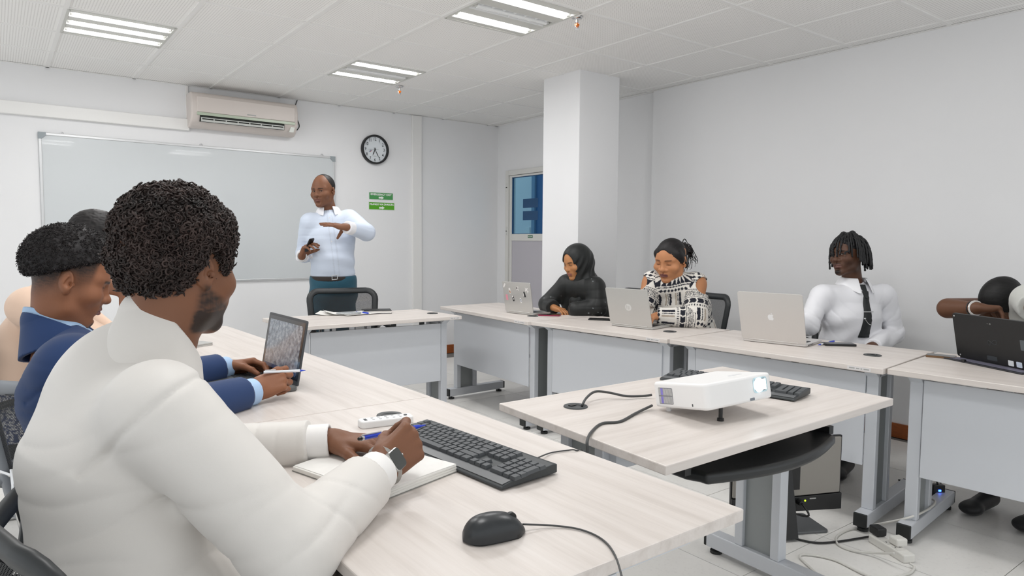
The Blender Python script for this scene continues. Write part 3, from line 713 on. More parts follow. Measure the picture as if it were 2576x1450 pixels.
decal(LS, 'sticker', .35, .555, rot(rrect(.016, .04, .002, 2), 8), bk); decal(LS, 'sticker_print', .335, .49, rot(rrect(.012, .012, .004, 3), 8), w_, lift=.0006); decal(LS, 'sticker_print', .36, .565, rot(rrect(.006, .01, .001, 2), 8), w_, lift=.0006)
decal(LS, 'sticker', .615, .60, rot(rrect(.013, .038, .005, 3), 10), w_); decal(LS, 'sticker_print', .605, .575, ell(.0035, .0045, 10), bl_, lift=.0006); decal(LS, 'sticker_print', .625, .62, ell(.003, .004, 10), bl_, lift=.0006)
# second silver laptop with round mark
LH = laptop('silver laptop with round letter logo in front of the patterned blouse', (1536.5, 815), (1641.3, 826.1), -16, .24, .225, m_silver, m_silver)
decal(LH, 'logo_disc', .50, .50, ell(.0225, .0225, 32), mat('logo_pale', (222, 222, 220), .3, metal=.2))
c = LH['o']+LH['d']*(.5*LH['h'])+LH['out']*.0009
obj('logo_lettering', text_mesh('hp', .036, c+LH['d']*.002, LH['e'], LH['d'], bold=.0, sx=.8), m_silver, LH['lid'])
# large aluminium laptop with fruit mark
LM = laptop('large aluminium laptop with fruit logo in front of the man with the tie', (1867, 852), (2029, 868.9), -18, .272, .245, m_silver2, m_silver2, rad=.012)
ap = [(0, .012), (.004, .014), (.010, .0135), (.014, .010), (.0105, .006), (.0095, .001), (.011, -.004), (.015, -.0075), (.0125, -.014), (.008, -.019), (.004, -.0185), (0, -.0172), (-.004, -.0185), (-.008, -.019), (-.0125, -.0145), (-.0155, -.007), (-.016, 0), (-.0145, .007), (-.011, .0118), (-.006, .014)]
m_apple = mat('logo_bright', (240, 240, 240), .25)
decal(LM, 'logo_mark', .50, .49, ap, m_apple)
decal(LM, 'logo_leaf', .505, .425, [(0, -.0035), (.004, -.001), (.005, .0055), (.001, .0035), (-.0005, 0)], m_apple)
for k in range(4):
    q = LM['base']+LM['e']*(LM['w']/2+.0006)+LM['ud']*(.03+.02*k); q.z = ZT+.008
    obj('port', MB().box(q, (.0012, .012, .004), (LM['e'], LM['ud'], UP)), m_black, LM['t'])
# black tablet computer at the right edge
LF = laptop('black detachable tablet computer on its folio at the right edge', (2411, 896.5), (2576, 929.6), -12, .205, .20, m_blackmat, m_blackmat, width=.365, rad=.012, lid_t=.011)
m_mark = mat('faint_mark', (58, 62, 66), .3)
def loop2(lp, u, v, rx, ry, th, m, deg=-12):
    c = lp['o']+lp['e']*((u-.5)*lp['w'])+lp['d']*((1-v)*lp['h'])+lp['out']*.0004; pts = []
    for i in range(40):
        t_ = 2*math.pi*i/40; x = rx*math.sin(t_)*(1.15 if math.sin(t_) > 0 else .9); y = ry*math.sin(2*t_); x, y = rot([(x, y)], -deg)[0]
        pts.append(c+lp['e']*x+lp['d']*y)
    return MB().tube(pts, th, 5, closed=True)
obj('logo_mark', loop2(LF, .53, .55, .022, .010, .0011, m_mark), m_mark, LF['lid'])
decal(LF, 'lens', .535, .14, ell(.004, .004, 12), mat('lens_grey', (120, 122, 118), .2)); decal(LF, 'lens', .50, .14, ell(.0022, .0022, 10), mat('lens_grey', (120, 122, 118), .2))
for u, v in ((.03, .06), (.05, .95)): decal(LF, 'screw', u, v, ell(.0035, .0035, 12), m_alu)
for u, a in ((.755, (222, 226, 228)), (.86, (206, 216, 230))): decal(LF, 'spec_sticker', u, .93, rrect(.026, .024, .003, 3), mat('spec_%d' % a[0], a, .5))
decal(LF, 'spec_sticker', .51, .90, rrect(.05, .02, .002, 2), m_mark)
decal(LF, 'spec_sticker', .93, .5, rrect(.02, .045, .002, 2), mat('spec_grey', (90, 96, 100), .5))
q = LF['base']-LF['ud']*.03+LF['e']*0; q.z = ZT+.003
obj('folio_flap', MB().box(q, (LF['w']+.03, .075, .006), (LF['e'], LF['ud'], UP)), mat('folio_black', (34, 34, 40), .5), LF['t'], bevel=.002)
q2 = q+LF['ud']*.005; q2.z = ZT+.0072
obj('folio_lining', MB().box(q2, (LF['w'], .05, .002), (LF['e'], LF['ud'], UP)), mat('folio_grey', (110, 108, 124), .5), LF['t'])
q3 = q-LF['ud']*.034-LF['e']*.09; q3.z = ZT+.009
obj('folio_clasp', MB().box(q3, (.02, .014, .012), (LF['e'], LF['ud'], UP)), m_blackmat, LF['t'], bevel=.003)
# navy man's laptop: its screen faces the camera
LN = laptop("black open laptop with reflections painted into its glossy screen in front of the navy suit", (657.8, 934), (749.4, 975.8), 10, .232, .235, mat('dark_lid', (60, 64, 68), .35), mat('grey_laptop_base', (96, 98, 98), .4), user=-1)
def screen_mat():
    t = NT('painted_reflection_screen'); f = t.noise(55, 6, rough=.75); g = t.noise(7, 3)
    c = t.ramp(f, [(.36, srgb(38, 44, 56)), (.50, srgb(128, 136, 146)), (.64, srgb(196, 202, 206))])  # noise ramp paints blotchy reflections into the screen colour
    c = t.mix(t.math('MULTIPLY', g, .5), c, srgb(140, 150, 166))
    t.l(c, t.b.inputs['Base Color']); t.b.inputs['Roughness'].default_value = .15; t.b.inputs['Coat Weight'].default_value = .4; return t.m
s_ = 1 if (LN['fo']-LN['o']).dot(LN['ud']) > 0 else -1
nn = LN['ud'].cross(V((0, 0, 0))) if False else (LN['fo']-LN['o']).normalized()
obj('display', MB().prism(rrect(LN['w']-.05, LN['h']-.058, .001, 2, 0, LN['h']/2+.006), LN['fo']+nn*.0005, LN['e'], LN['d'], .0004, nn), screen_mat(), LN['lid'])
obj('task_bar', MB().prism(rrect(LN['w']-.05, .014, .001, 2, 0, .036), LN['fo']+nn*.001, LN['e'], LN['d'], .0004, nn), mat('screen_bar_blue', (60, 78, 110), .15), LN['lid'])
# closed silver laptop corner on the far left desk
gq = PZ(538, 868.5, ZT); gx, gy = V((-.9, -.42, 0)).normalized(), V((-.42, .9, 0)).normalized()
gt = thing('closed_laptop', 'thin closed silver laptop on the far left desk', 'laptop', gq+gx*.15)
obj('base', MB().prism(rrect(.30, .21, .012, 5, .15, .105), gq, gx, gy, .008, UP), m_silver, gt, bevel=.002)
obj('lid', MB().prism(rrect(.30, .21, .012, 5, .15, .105), gq+UP*.0085, gx, gy, .006, UP), m_silver, gt, bevel=.002)

# ------------------------------------------------------------------ phones
def phone(label, pa, pb, ln, m, up_glass=True, thick=.009, flip=1, wd=.073):
    a, b = PZ(pa[0], pa[1], ZT), PZ(pb[0], pb[1], ZT); e, n = local_axes(a, b); mid = (a+b)/2+n*flip*wd/2; mid.z = ZT
    t = thing('smartphone', label, 'phone', mid)
    obj('case', MB().prism(rrect(ln, wd, .01, 5), mid, e, n, thick, UP), m, t, bevel=.0015)
    obj('screen', MB().prism(rrect(ln-.008, wd-.008, .008, 5), mid+UP*(thick), e, n, .0008, UP), m_glassblk, t)
    return t
phone('maroon cased smartphone beside the sticker-covered laptop', (1352, 795), (1408, 797), .155, mat('maroon_case', (128, 22, 58), .35))
phone('black smartphone lying to the left of the laptop with the round logo', (1481, 806), (1533, 808), .15, m_phone)
phone('black smartphone beside the blue pen near the man with the tie', (2077, 871), (2156, 873), .155, m_phone, thick=.011)
phone('brown edged smartphone next to the black tablet computer', (2333, 899), (2399, 905), .12, mat('bronze_case', (120, 92, 66), .3, metal=.5))

# ------------------------------------------------------------------ pens
def pen(name, label, a, b, r, mbody, mcap, capfrac=.3, clip=True):
    a, b = V(a), V(b); d = (b-a).normalized(); L = (b-a).length
    t = thing(name, label, 'pen', ((a+b)/2))
    obj('barrel', MB().tube([a, a+d*L*.86], r, 12), mbody, t, smooth=2)
    obj('tip', MB().tube([a+d*L*.86, b], [r*.9, r*.25], 12), m_alu if mcap is None else mcap, t, smooth=2)
    if capfrac: obj('cap', MB().tube([a-d*.004, a+d*L*capfrac], r*1.15, 12), mcap or m_blue, t, smooth=2)
    if clip:
        sd = UP*(r*1.4)
        obj('clip', MB().tube([a+d*.004+sd, a+d*L*.28+sd], r*.35, 6), m_alu, t)
    return t
m_clear = mat('clear_white_plastic', (225, 228, 232), .25)
pen('ballpoint_pen', 'blue capped ballpoint pen behind the phone near the big aluminium laptop', PZ(2097, 859, ZT+.006), PZ(2058, 868.5, ZT+.006), .0045, m_clear, m_blue)
pen('ballpoint_pen', "blue capped ballpoint pen on the lecturer's papers", PZ(925, 788.5, ZT+.011), PZ(896, 784, ZT+.013), .0055, m_clear, m_blue, capfrac=.4)

# ------------------------------------------------------------------ lecturer's papers, notebook
pc = PZ(860, 790, ZT)
t = thing('paper_sheets', "loose white paper sheets on the lecturer's desk", 'paper', pc)
def sheet(cx, cy, ang, w=.21, l=.297, curl=.012, z=.0015):
    m = MB(); n = 8; u = V((math.cos(ang), math.sin(ang), 0)); v = V((-u.y, u.x, 0)); vs = []
    for k in range(2):
        for i in range(n+1):
            for j in (0, 1):
                s = i/n; zz = ZT+z+k*.0008+curl*max(0, (.35-s)/.35)**2
                vs.append(V((cx, cy, zz))+u*((s-.5)*l)+v*((j-.5)*w))
    fs = []
    N = 2*(n+1)
    for i in range(n): fs += [(2*i, 2*i+2, 2*i+3, 2*i+1), (N+2*i, N+2*i+1, N+2*i+3, N+2*i+2), (2*i, N+2*i, N+2*i+2, 2*i+2), (2*i+1, 2*i+3, N+2*i+3, N+2*i+1)]
    fs += [(0, 1, N+1, N), (2*n, N+2*n, N+2*n+1, 2*n+1)]
    return m.add(vs, fs)
obj('sheet', sheet(pc.x-.02, pc.y, -.55), m_paper, t); obj('sheet', sheet(pc.x+.03, pc.y-.02, -.2, z=.004, curl=.02), m_paper, t)
obj('sheet', sheet(pc.x+.10, pc.y-.06, .1, z=.0065, curl=.0), m_paper, t)
gc = PZ(878, 789, ZT+.012)
tag(obj('silver_pouch', MB().prism([(a*(1+.06*math.sin(7*i)), b*(1+.06*math.cos(5*i))) for i, (a, b) in enumerate(ell(.085, .045, 26))], V((gc.x, gc.y, ZT+.0088)), V((.95, -.3, 0)).normalized(), V((.3, .95, 0)).normalized(), .012, UP), mat('crinkled_silver', (176, 180, 182), .35, metal=.4, var=.25, vscale=160, bump=.6, bscale=140), bevel=.005), "crinkled grey pouch on the lecturer's papers", 'pouch')
a, b = PZ(916, 791, ZT), PZ(986, 789.5, ZT); e, n = local_axes(a, b)
t = thing('notebook', "closed black notebook with elastic band on the lecturer's desk", 'notebook', (a+b)/2)
L = (b-a).length
obj('pages', MB().prism(rrect(L-.008, .142, .003, 2, L/2, .075), a+UP*.003, e, n, .017, UP), m_paper, t)
obj('cover', MB().prism(rrect(L, .15, .006, 4, L/2, .075), a+UP*.02, e, n, .003, UP), m_blackmat, t)
obj('cover', MB().prism(rrect(L, .15, .006, 4, L/2, .075), a, e, n, .003, UP), m_blackmat, t)
obj('elastic_band', MB().box(a+e*(.03)+n*.075+UP*.0235, (.008, .152, .0015), (e, n, UP)), m_blackmat, t)
obj('flap', MB().box(a+e*(.012)+n*.075+UP*.0245, (.05, .1, .002), (e, n, UP)), m_blackmat, t)

# ------------------------------------------------------------------ keyboards
m_kbody = mat('keyboard_body', (52, 56, 58), .45)
m_key = mat('keycap_grey', (74, 77, 80), .5, bump=.1, bscale=600)
KEYM = {}
def keymesh(w, l):
    k = (round(w, 4), round(l, 4))
    if k not in KEYM:
        b, h = 0.0, .0075; s = .0022
        m = MB().hexa([(-w/2, -l/2, 0), (w/2, -l/2, 0), (w/2, l/2, 0), (-w/2, l/2, 0)], [(-w/2+s, -l/2+s, h), (w/2-s, -l/2+s, h), (w/2-s, l/2-s*.6, h), (-w/2+s, l/2-s*.6, h)])
        me = m.mesh('key'); me.materials.append(m_key); KEYM[k] = me
    return KEYM[k]
def keyboard(label, o, ex, ln, wd, zt=ZT, group=None):
    """o: world corner (far left of typist), ex: long direction, width goes to the typist"""
    ex = V(ex).normalized(); rz = math.atan2(ex.y, ex.x)
    t = thing('keyboard', label, 'keyboard', (o.x, o.y, zt), rz, group)
    # local: x along, y negative towards typist
    prof = [(0, .004), (0, .024), (-.012, .026), (-wd+.03, .016), (-wd+.006, .012), (-wd, .007), (-wd, .003)]
    obj('body', MB().hexa([(0, y, z) for y, z in prof], [(ln, y, z) for y, z in prof]), m_kbody, t, world=False, bevel=.002)
    for x in (.03, ln-.03): obj('rubber_foot', MB().bb(x-.015, x+.015, -wd+.01, -wd+.02, 0, .004).bb(x-.015, x+.015, -.02, -.01, 0, .005), m_black, t, world=False)
    obj('palm_edge', MB().hexa([(.004, -wd+.030, .0162), (ln-.004, -wd+.030, .0162), (ln-.004, -wd+.005, .0125), (.004, -wd+.005, .0125)], [(.004, -wd+.030, .0172), (ln-.004, -wd+.030, .0172), (ln-.004, -wd+.005, .0135), (.004, -wd+.005, .0135)]), mat('keyboard_trim', (96, 98, 100), .35), t, world=False)
    u = ln/22.9; sl = math.atan2(.010, wd-.042)
    def key(x, row, w=1.0, l=1.0):
        y = -.020-.5*u-row*((wd-.052-u)/5.0)
        m = keymesh(w*u-.0022, l*u*.98-.0022); k = obj('key', m, None, t, world=False)
        k.location = (x*u, y-(l-1)*u*.5, .0262+(y+.012)*math.tan(sl)); k.rotation_euler = (sl, 0, 0)
    x0 = .45
    for i in [0.5]+[2.5+i for i in range(4)]+[7+i for i in range(4)]+[11.5+i for i in range(4)]: key(x0+i, 0)
    for r, ws in ((1, [1]*13+[2]), (2, [1.5]+[1]*12+[1.5]), (3, [1.75]+[1]*11+[2.25]), (4, [2.25]+[1]*10+[2.75]), (5, [1.25, 1.25, 1.25, 6.25, 1.25, 1.25, 1.25, 1.25])):
        x = x0
        for w in ws: key(x+w/2, r, w); x += w
    for r in (0, 1, 2):
        for c in range(3): key(x0+15.75+c, r)
    key(x0+16.75, 4)
    for c in range(3): key(x0+15.75+c, 5)
    for r in (1, 2, 3, 4):
        for c in range(4):
            if c == 3 and r in (3,): continue
            if c == 3 and r == 2: key(x0+19.25+c, r, 1, 2)
            else: key(x0+19.25+c, r)
    key(x0+19.75, 5, 2); key(x0+21.25, 5); key(x0+22.25, 5)
    return t
kTL, kTR, kBR = PZ(1085, 1061, ZT+.02), PZ(1402, 1172, ZT+.02), PZ(1263, 1220, ZT+.008)
# typist on the -x side: far left corner is kTL seen from the typist's place
keyboard('dark grey full-size keyboard on the foreground desk', V((kTL.x, kTL.y, 0)), kTR-kTL, (kTR-kTL).length, .168)
kl, kr = PZ(1703, 938, ZT+.012), PZ(2050, 990, ZT+.012)
ek = (kr-kl).normalized(); nk = V((-ek.y, ek.x, 0))
keyboard('black keyboard lying behind the white projector', V((kl.x, kl.y, 0))+nk*.02, ek, (kr-kl).length*.96, .155)

# ------------------------------------------------------------------ mouse with cable
mA, mB = PZ(1180, 1372, ZT), PZ(1318, 1343, ZT)
me_, mn = local_axes(mA, mB); mc = (mA+mB)/2+mn*.012
mt = thing('computer_mouse', 'black wired mouse at the near corner of the foreground desk', 'mouse', V((mc.x, mc.y, ZT)))
ML, MW, MH = .122, .068, .043
def mouse_mesh(part):
    m = MB(); nu, nv = 24, 20; vs = []
    for i in range(nu+1):
        s = i/nu; x = -ML/2+ML*s
        wv = MW/2*(max(0, 1-abs(2*s-1)**2.6))**.5*(1-.10*s); hv = (MH*(max(0, 1-abs((s-.42)/.60)**2.3))**.62) if abs((s-.42)/.60) < 1 else 0
        hv *= (max(0, 1-abs(2*s-1)**5))**.5
        hv = max(hv, .012*(max(0, 1-abs(2*s-1)**3))**.5)
        for j in range(nv+1):
            a = math.pi*j/nv; y = -math.cos(a)*wv*(1+.04*math.sin(a)); z = .003+abs(math.sin(a))**.68*hv*.96
            vs.append(V((mc.x, mc.y, ZT))+me_*x+mn*y+UP*z)
    fs = [(i*(nv+1)+j, (i+1)*(nv+1)+j, (i+1)*(nv+1)+j+1, i*(nv+1)+j+1) for i in range(nu) for j in range(nv)]
    m.add(vs, fs); return m
obj('shell', mouse_mesh(0), mat('mouse_black', (40, 43, 46), .33), mt, smooth=True)
obj('underside', MB().prism(rrect(ML*.86, MW*.84, .024, 6), V((mc.x, mc.y, ZT)), me_, mn, .008, UP), m_black, mt)
wl = V((mc.x, mc.y, ZT))+me_*ML*.27+UP*.029
obj('scroll_wheel', MB().cyl(wl-mn*.004, wl+mn*.004, .0105, n=18), m_black, mt, bevel=.001)
cst = V((mc.x, mc.y, ZT))+me_*ML*.47+UP*.012
cpts = [cst, PZ(1390, 1323, ZT+.004), PZ(1460, 1333, ZT+.003), PZ(1515, 1358, ZT+.003), PZ(1548, 1400, ZT+.003), PZ(1570, 1475, ZT+.003)]
obj('mouse_cable', MB().tube(smooth_curve(cpts), .0019, 8), m_cable, mt, smooth=True)
# keyboard cable
cp = [PZ(1354, 1152, ZT+.012), PZ(1385, 1140, ZT+.004), PZ(1425, 1134, ZT+.003), PZ(1449, 1134, ZT+.003)]
e0 = cp[-1]+V((.03, .0, -.03)); cp += [e0, e0+V((.01, 0, -.25)), e0+V((.01, .02, -.5))]
tag(obj('keyboard_cable', MB().tube(smooth_curve(cp), .0018, 6), m_cable, smooth=True), 'thin grey keyboard cable running off the foreground desk edge', 'cable')

# ------------------------------------------------------------------ open notebook / paper stack under the writing hand
nL, nN, nR = PZ(716, 1184, ZT+.012), PZ(958, 1250, ZT+.012), PZ(1150, 1165, ZT+.022)
t = thing('exercise_book', 'open white exercise book under the hands of the man in cream', 'notebook', V(((nL.x+nR.x)/2, (nL.y+nR.y)/2, ZT)))
xA = V((nN.x-nL.x, nN.y-nL.y, 0)); xB = V((nR.x-nN.x, nR.y-nN.y, 0)); eB = xB.normalized(); eA = V((eB.y, -eB.x, 0))
o0 = V((nN.x, nN.y, ZT))
def pages(o, w, l, z0, z1, dome):
    m = MB(); n = 10; vs = []
    for k, z in ((0, z0), (1, z1)):
        for i in range(n+1):
            s = i/n
            for j in (0, 1):
                zz = z+(dome*math.sin(math.pi*min(1, s*1.0)) if k else 0)
                vs.append(o+eB*(s*l)-eA*(w*j)+UP*(zz))
    N = 2*(n+1); fs = []
    for i in range(n): fs += [(2*i, 2*i+2, 2*i+3, 2*i+1), (N+2*i, N+2*i+1, N+2*i+3, N+2*i+2), (2*i, N+2*i, N+2*i+2, 2*i+2), (2*i+1, 2*i+3, N+2*i+3, N+2*i+1)]
    fs += [(0, 1, N+1, N), (2*n, N+2*n, N+2*n+1, 2*n+1)]
    return m.add(vs, fs)
lB = xB.length
obj('cover', pages(o0-eA*.0, .30, lB+.002, .0005, .002, 0), mat('book_cover_grey', (150, 150, 146), .6), t)
m_pg = mat('page_white', (238, 236, 231), .8)
for k in range(3): obj('page_block', pages(o0+eB*.002*k, .145, lB-.003*k, .002+.0055*k, .007+.0055*k, .001), m_pg, t, bevel=.0015)
obj('page_block', pages(o0-eA*.152, .145, lB-.01, .002, .012, .003), m_pg, t, bevel=.0015)
obj('open_page', pages(o0+eB*.004-eA*.001, .143, lB-.006, .0185, .0195, .002), m_paper, t)
obj('open_page', pages(o0+eB*.004-eA*.153, .143, lB-.016, .0125, .0135, .003), m_paper, t)

# ------------------------------------------------------------------ white remote
ra, rb = PZ(903, 1068, ZT+.01), PZ(1036, 1052, ZT+.01); e, n = local_axes(ra, rb); L = (rb-ra).length; o = V((ra.x, ra.y, ZT))
t = thing('remote_control', 'white remote control behind the writing hand', 'remote', o+e*L/2)
obj('body', MB().prism(rrect(L, .046, .012, 5, L/2, 0), o, e, n, .021, UP), mat('remote_white', (236, 235, 234), .35), t, bevel=.004, seg=3)
for i in range(5):
    for j in (-1, 1): obj('button', MB().cyl(o+e*(.04+i*.02)+n*j*.009+UP*.021, o+e*(.04+i*.02)+n*j*.009+UP*.0225, .004, n=10), mat('remote_button', (205, 205, 208), .4), t)
obj('brand_print', MB().box(o+e*.018+UP*.0213, (.02, .008, .0006), (n, e, UP)), mat('dark_print', (40, 48, 50), .5), t)
obj('button', MB().cyl(o+e*(L-.02)+UP*.021, o+e*(L-.02)+UP*.023, .005, n=10), m_grom, t)

# ------------------------------------------------------------------ projector
m_pj = mat('projector_white', (240, 239, 238), .38)
pn, pl_, pr_ = PZ(1780, 1036, .79), PZ(1640, 1025, .755), PZ(1948, 1000, .80)
ex = (pr_-pn).normalized(); ey = (pl_-pn); ey = (ey-ex*ey.dot(ex)).normalized(); ez = ex.cross(ey).normalized(); LX, LY, LZ = (pr_-pn).length, (pl_-pn).length, .078
t = thing('projector', 'white video projector with glowing lens on the middle table', 'projector', V((pn.x+.14, pn.y+.1, ZT)))
def pjp(x, y, z): return pn+ex*x+ey*y+ez*z
obj('body', MB().hexa([pjp(a, b, 0) for a, b in rrect(LX, LY, .02, 5, LX/2, LY/2)], [pjp(a, b, LZ) for a, b in rrect(LX, LY, .02, 5, LX/2, LY/2)]), m_pj, t, bevel=.008, seg=3, smooth=2)
AXP = (ex, ez, -ey)
lc = (LX*.80, LZ*.60)
obj('lens_window', MB().prism(rrect(.062, .046, .010, 5, lc[0], lc[1]), pjp(0, -.0008, 0), ex, ez, .002, ey), mat('lens_window', (190, 215, 222), .1), t)
obj('lens_ring', MB().prism(rrect(.050, .038, .008, 5, lc[0], lc[1]), pjp(0, -.0012, 0), ex, ez, .001, ey), mat('lens_dark', (70, 88, 96), .2), t)
obj('lens', MB().lathe([(.022, 0), (.02, .003), (.012, .006), (.002, .007)], pjp(lc[0]-.006, -.001, lc[1]), 24, AXP), mat('projector_beam', (225, 245, 255), .1, emit=4.0), t, smooth=2)
obj('lens_glow_patch', MB().prism([(lc[0]+.009, lc[1]-.016), (lc[0]+.024, lc[1]-.016), (lc[0]+.024, lc[1]+.016), (lc[0]+.009, lc[1]+.016)], pjp(0, -.0024, 0), ex, ez, .001, ey), mat('projector_glow', (235, 248, 255), .1, emit=2.5), t)  # flat emissive patch puts a bright glow beside the lens
obj('front_sensor', MB().prism(rrect(.02, .008, .002, 3, LX*.66, .008), pjp(0, -.0008, 0), ex, ez, .001, ey), mat('sensor_grey', (120, 126, 134), .3), t)
m_vent = mat('vent_grey', (196, 195, 194), .5); m_ventd = mat('vent_shadow', (140, 140, 144), .6)
vb = rrect(.062, .05, .003, 3, LY*.74, LZ*.47)
obj('vent_shade_sheet', MB().prism(vb, pjp(-.0006, 0, 0), ey, ez, .0012, ex), m_ventd, t)  # flat darker sheet stands for the shade between the slats
for i in range(12):
    for j in (0, 1):
        obj('vent_slat', MB().prism(rrect(.0032, .0215, .001, 2, LY*.74-.0275+i*.005, LZ*.47-.0125+j*.025), pjp(-.0016, 0, 0), ey, ez, .0015, ex), m_vent if i not in (9, 8) else mat('vent_violet', (150, 140, 226), .4), t)
obj('lock_slot', MB().prism(rrect(.004, .008, .001, 2, LY*.25, .014), pjp(-.0006, 0, 0), ey, ez, .001, ex), m_grom, t)
fp = pjp(LX*.30, .03, 0)
obj('front_foot', MB().cyl(fp, V((fp.x, fp.y, ZT+.006)), .006, n=12).cyl(V((fp.x, fp.y, ZT+.008)), V((fp.x, fp.y, ZT)), .010, n=14), m_black, t)
for b in (LX*.12, LX*.88):
    q = pjp(b, LY-.03, 0); obj('rear_foot', MB().cyl(q+ez*.002, V((q.x, q.y, ZT)), .008, n=12), m_pj, t)
obj('focus_dial', MB().prism(rrect(.05, .014, .003, 3, LX*.7, LY*.3), pjp(0, 0, LZ), ex, ey, .0012, ez), mat('pj_dial', (226, 226, 228), .4), t)
# cables of the projector
c1 = [PZ(1463, 1024, ZT-.02), PZ(1465, 1020, ZT+.006), PZ(1475, 1002, ZT+.02), PZ(1497, 986, ZT+.03), PZ(1530, 988, ZT+.022), PZ(1575, 997, ZT+.012), PZ(1615, 997, ZT+.008), PZ(1640, 994, ZT+.012)]
tag(obj('projector_cable', MB().tube(smooth_curve(c1), .0042, 8), m_cable, smooth=True), 'thick grey cable from the table grommet up to the projector', 'cable')
le = PZ(1478, 1107, ZT+.008)
c2 = [PZ(1640, 1021, ZT+.012), PZ(1600, 1040, ZT+.005), PZ(1560, 1061, ZT+.004), PZ(1515, 1066, ZT+.004), PZ(1490, 1085, ZT+.004), le, le+V((-.012, -.012, -.03)), le+V((-.014, -.012, -.12)), le+V((-.01, 0, -.45)), le+V((.1, .15, -.72))]
tag(obj('projector_cable', MB().tube(smooth_curve(c2), .0042, 8), m_cable, smooth=True), 'thick grey cable hanging over the left edge of the projector table', 'cable')

# ------------------------------------------------------------------ keyboard tray under the projector table
tl_, tr_ = PZ(1735, 1178, .685), PZ(2090, 1078, .685)
ex = (tr_-tl_).normalized(); ey = V((-ex.y, ex.x, 0)); TW = (tr_-tl_).length
t = thing('keyboard_tray', 'black pull-out keyboard tray with curved front under the projector table', 'keyboard tray', V(((tl_.x+tr_.x)/2, (tl_.y+tr_.y)/2, .63)))
out = [(0.02, .25), (0.02, .03), (.035, -.005)]+[(.035+(TW-.05)*i/16, -.015-.075*math.sin(math.pi*(.06+.90*i/16))) for i in range(17)]+[(TW, .0), (TW, .25)]
o_ = V((tl_.x, tl_.y, .638))
obj('tray', MB().prism(out, o_, ex, ey, .032, UP), mat('tray_black', (30, 32, 33), .36), t, bevel=.011, seg=4, smooth=2)
for x in (-.006, TW+.004):
    obj('slide_rail', MB().prism([(x-.012, .0), (x+.012, .0), (x+.012, .3), (x-.012, .3)], V((tl_.x, tl_.y, .665)), ex, ey, .025, UP), m_black, t)
    for y in (.03, .25): obj('hanger', MB().prism([(x-.014, y), (x+.014, y), (x+.014, y+.03), (x-.014, y+.03)], V((tl_.x, tl_.y, .69)), ex, ey, .03, UP), m_black, t)

# ------------------------------------------------------------------ all-in-one monitor on the floor
mb_ = PZ(2112, 1278, 0.10); mr = PZ(2108, 1092, 0)   # right lower corner
D = (mb_-CAM).dot(CF)
m_r0 = PD(2112, 1278, D); m_l0 = PD(1880, 1222, D-.08)
e = (m_r0-m_l0); e.z = 0; wM = .52; e.normalize(); n = V((e.y, -e.x, 0))      # n points to the camera side (back of the screen)
zb, zt = m_r0.z, m_r0.z+.33
o = V((m_r0.x, m_r0.y, 0))-e*wM
t = thing('monitor', 'all-in-one computer seen from behind standing on the floor under the table', 'monitor', V((o.x+e.x*wM/2, o.y+e.y*wM/2, 0)))
obj('screen_panel', MB().prism([(0, zb), (wM, zb), (wM, zt), (0, zt)], o, e, UP, .016, -n), m_blackmat, t, bevel=.003)
bs = [(.004, zb+.075), (wM*.5, zb+.068), (wM-.012, zb+.078), (wM-.012, zt-.004), (.004, zt-.004)]
obj('back_shell', MB().prism(bs, o+n*.0, e, UP, .014, n), mat('monitor_silver', (150, 146, 140), .42, metal=.45), t, bevel=.004)
obj('lower_band', MB().prism([(.0, zb), (wM, zb), (wM, zb+.074), (wM*.5, zb+.064), (0, zb+.07)], o, e, UP, .012, n), m_blackmat, t, bevel=.003)
obj('stand_cover', MB().prism([(wM*.30, zb+.10), (wM*.60, zb+.10), (wM*.60, zb+.24), (wM*.30, zb+.24)], o+n*.014, e, UP, .004, n), m_blackmat, t)
obj('power_light', MB().prism(ell(.004, .004, 10), o+e*(wM*.66)+UP*(zb+.047)+n*.0122, e, UP, .001, n), mat('led_green', (170, 230, 30), .3, emit=2.5), t)
obj('model_print', MB().prism(rrect(.03, .006, .001, 2), o+e*(wM*.73)+UP*(zb+.055)+n*.0122, e, UP, .0006, n), mat('grey_print', (168, 168, 166), 0.5), t)
for k in range(3): obj('port', MB().prism(rrect(.006, .014, .001, 2), o+e*(wM*(.42+.05*k))+UP*(zb+.04)+n*.0122, e, UP, .0006, n), mat('port_blue', (30, 60, 100), .4), t)
sc_ = o+e*(wM*.45)
obj('stand_arm', MB().hexa([sc_-e*.035+n*.012+UP*.012, sc_+e*.035+n*.012+UP*.012, sc_+e*.035+n*.09+UP*.012, sc_-e*.035+n*.09+UP*.012], [sc_-e*.03+n*.012+UP*(zb+.2), sc_+e*.03+n*.012+UP*(zb+.2), sc_+e*.03+n*.03+UP*(zb+.2), sc_-e*.03+n*.03+UP*(zb+.2)]), m_blackmat, t)
bq = PZ(2036, 1307, 0)
obj('stand_base', MB().prism(rrect(.26, .20, .018, 5, 0, 0), V((bq.x, bq.y, 0))-e*.13+n*.05, e, n, .012, UP), mat('stand_grey', (104, 106, 108), .4, metal=.4), t, bevel=.003)
obj('power_plug', MB().cyl(o+e*(wM*.60)+UP*(zb+.045)+n*.012, o+e*(wM*.60)+UP*(zb+.045)+n*.04, .013, n=12), m_black, t)

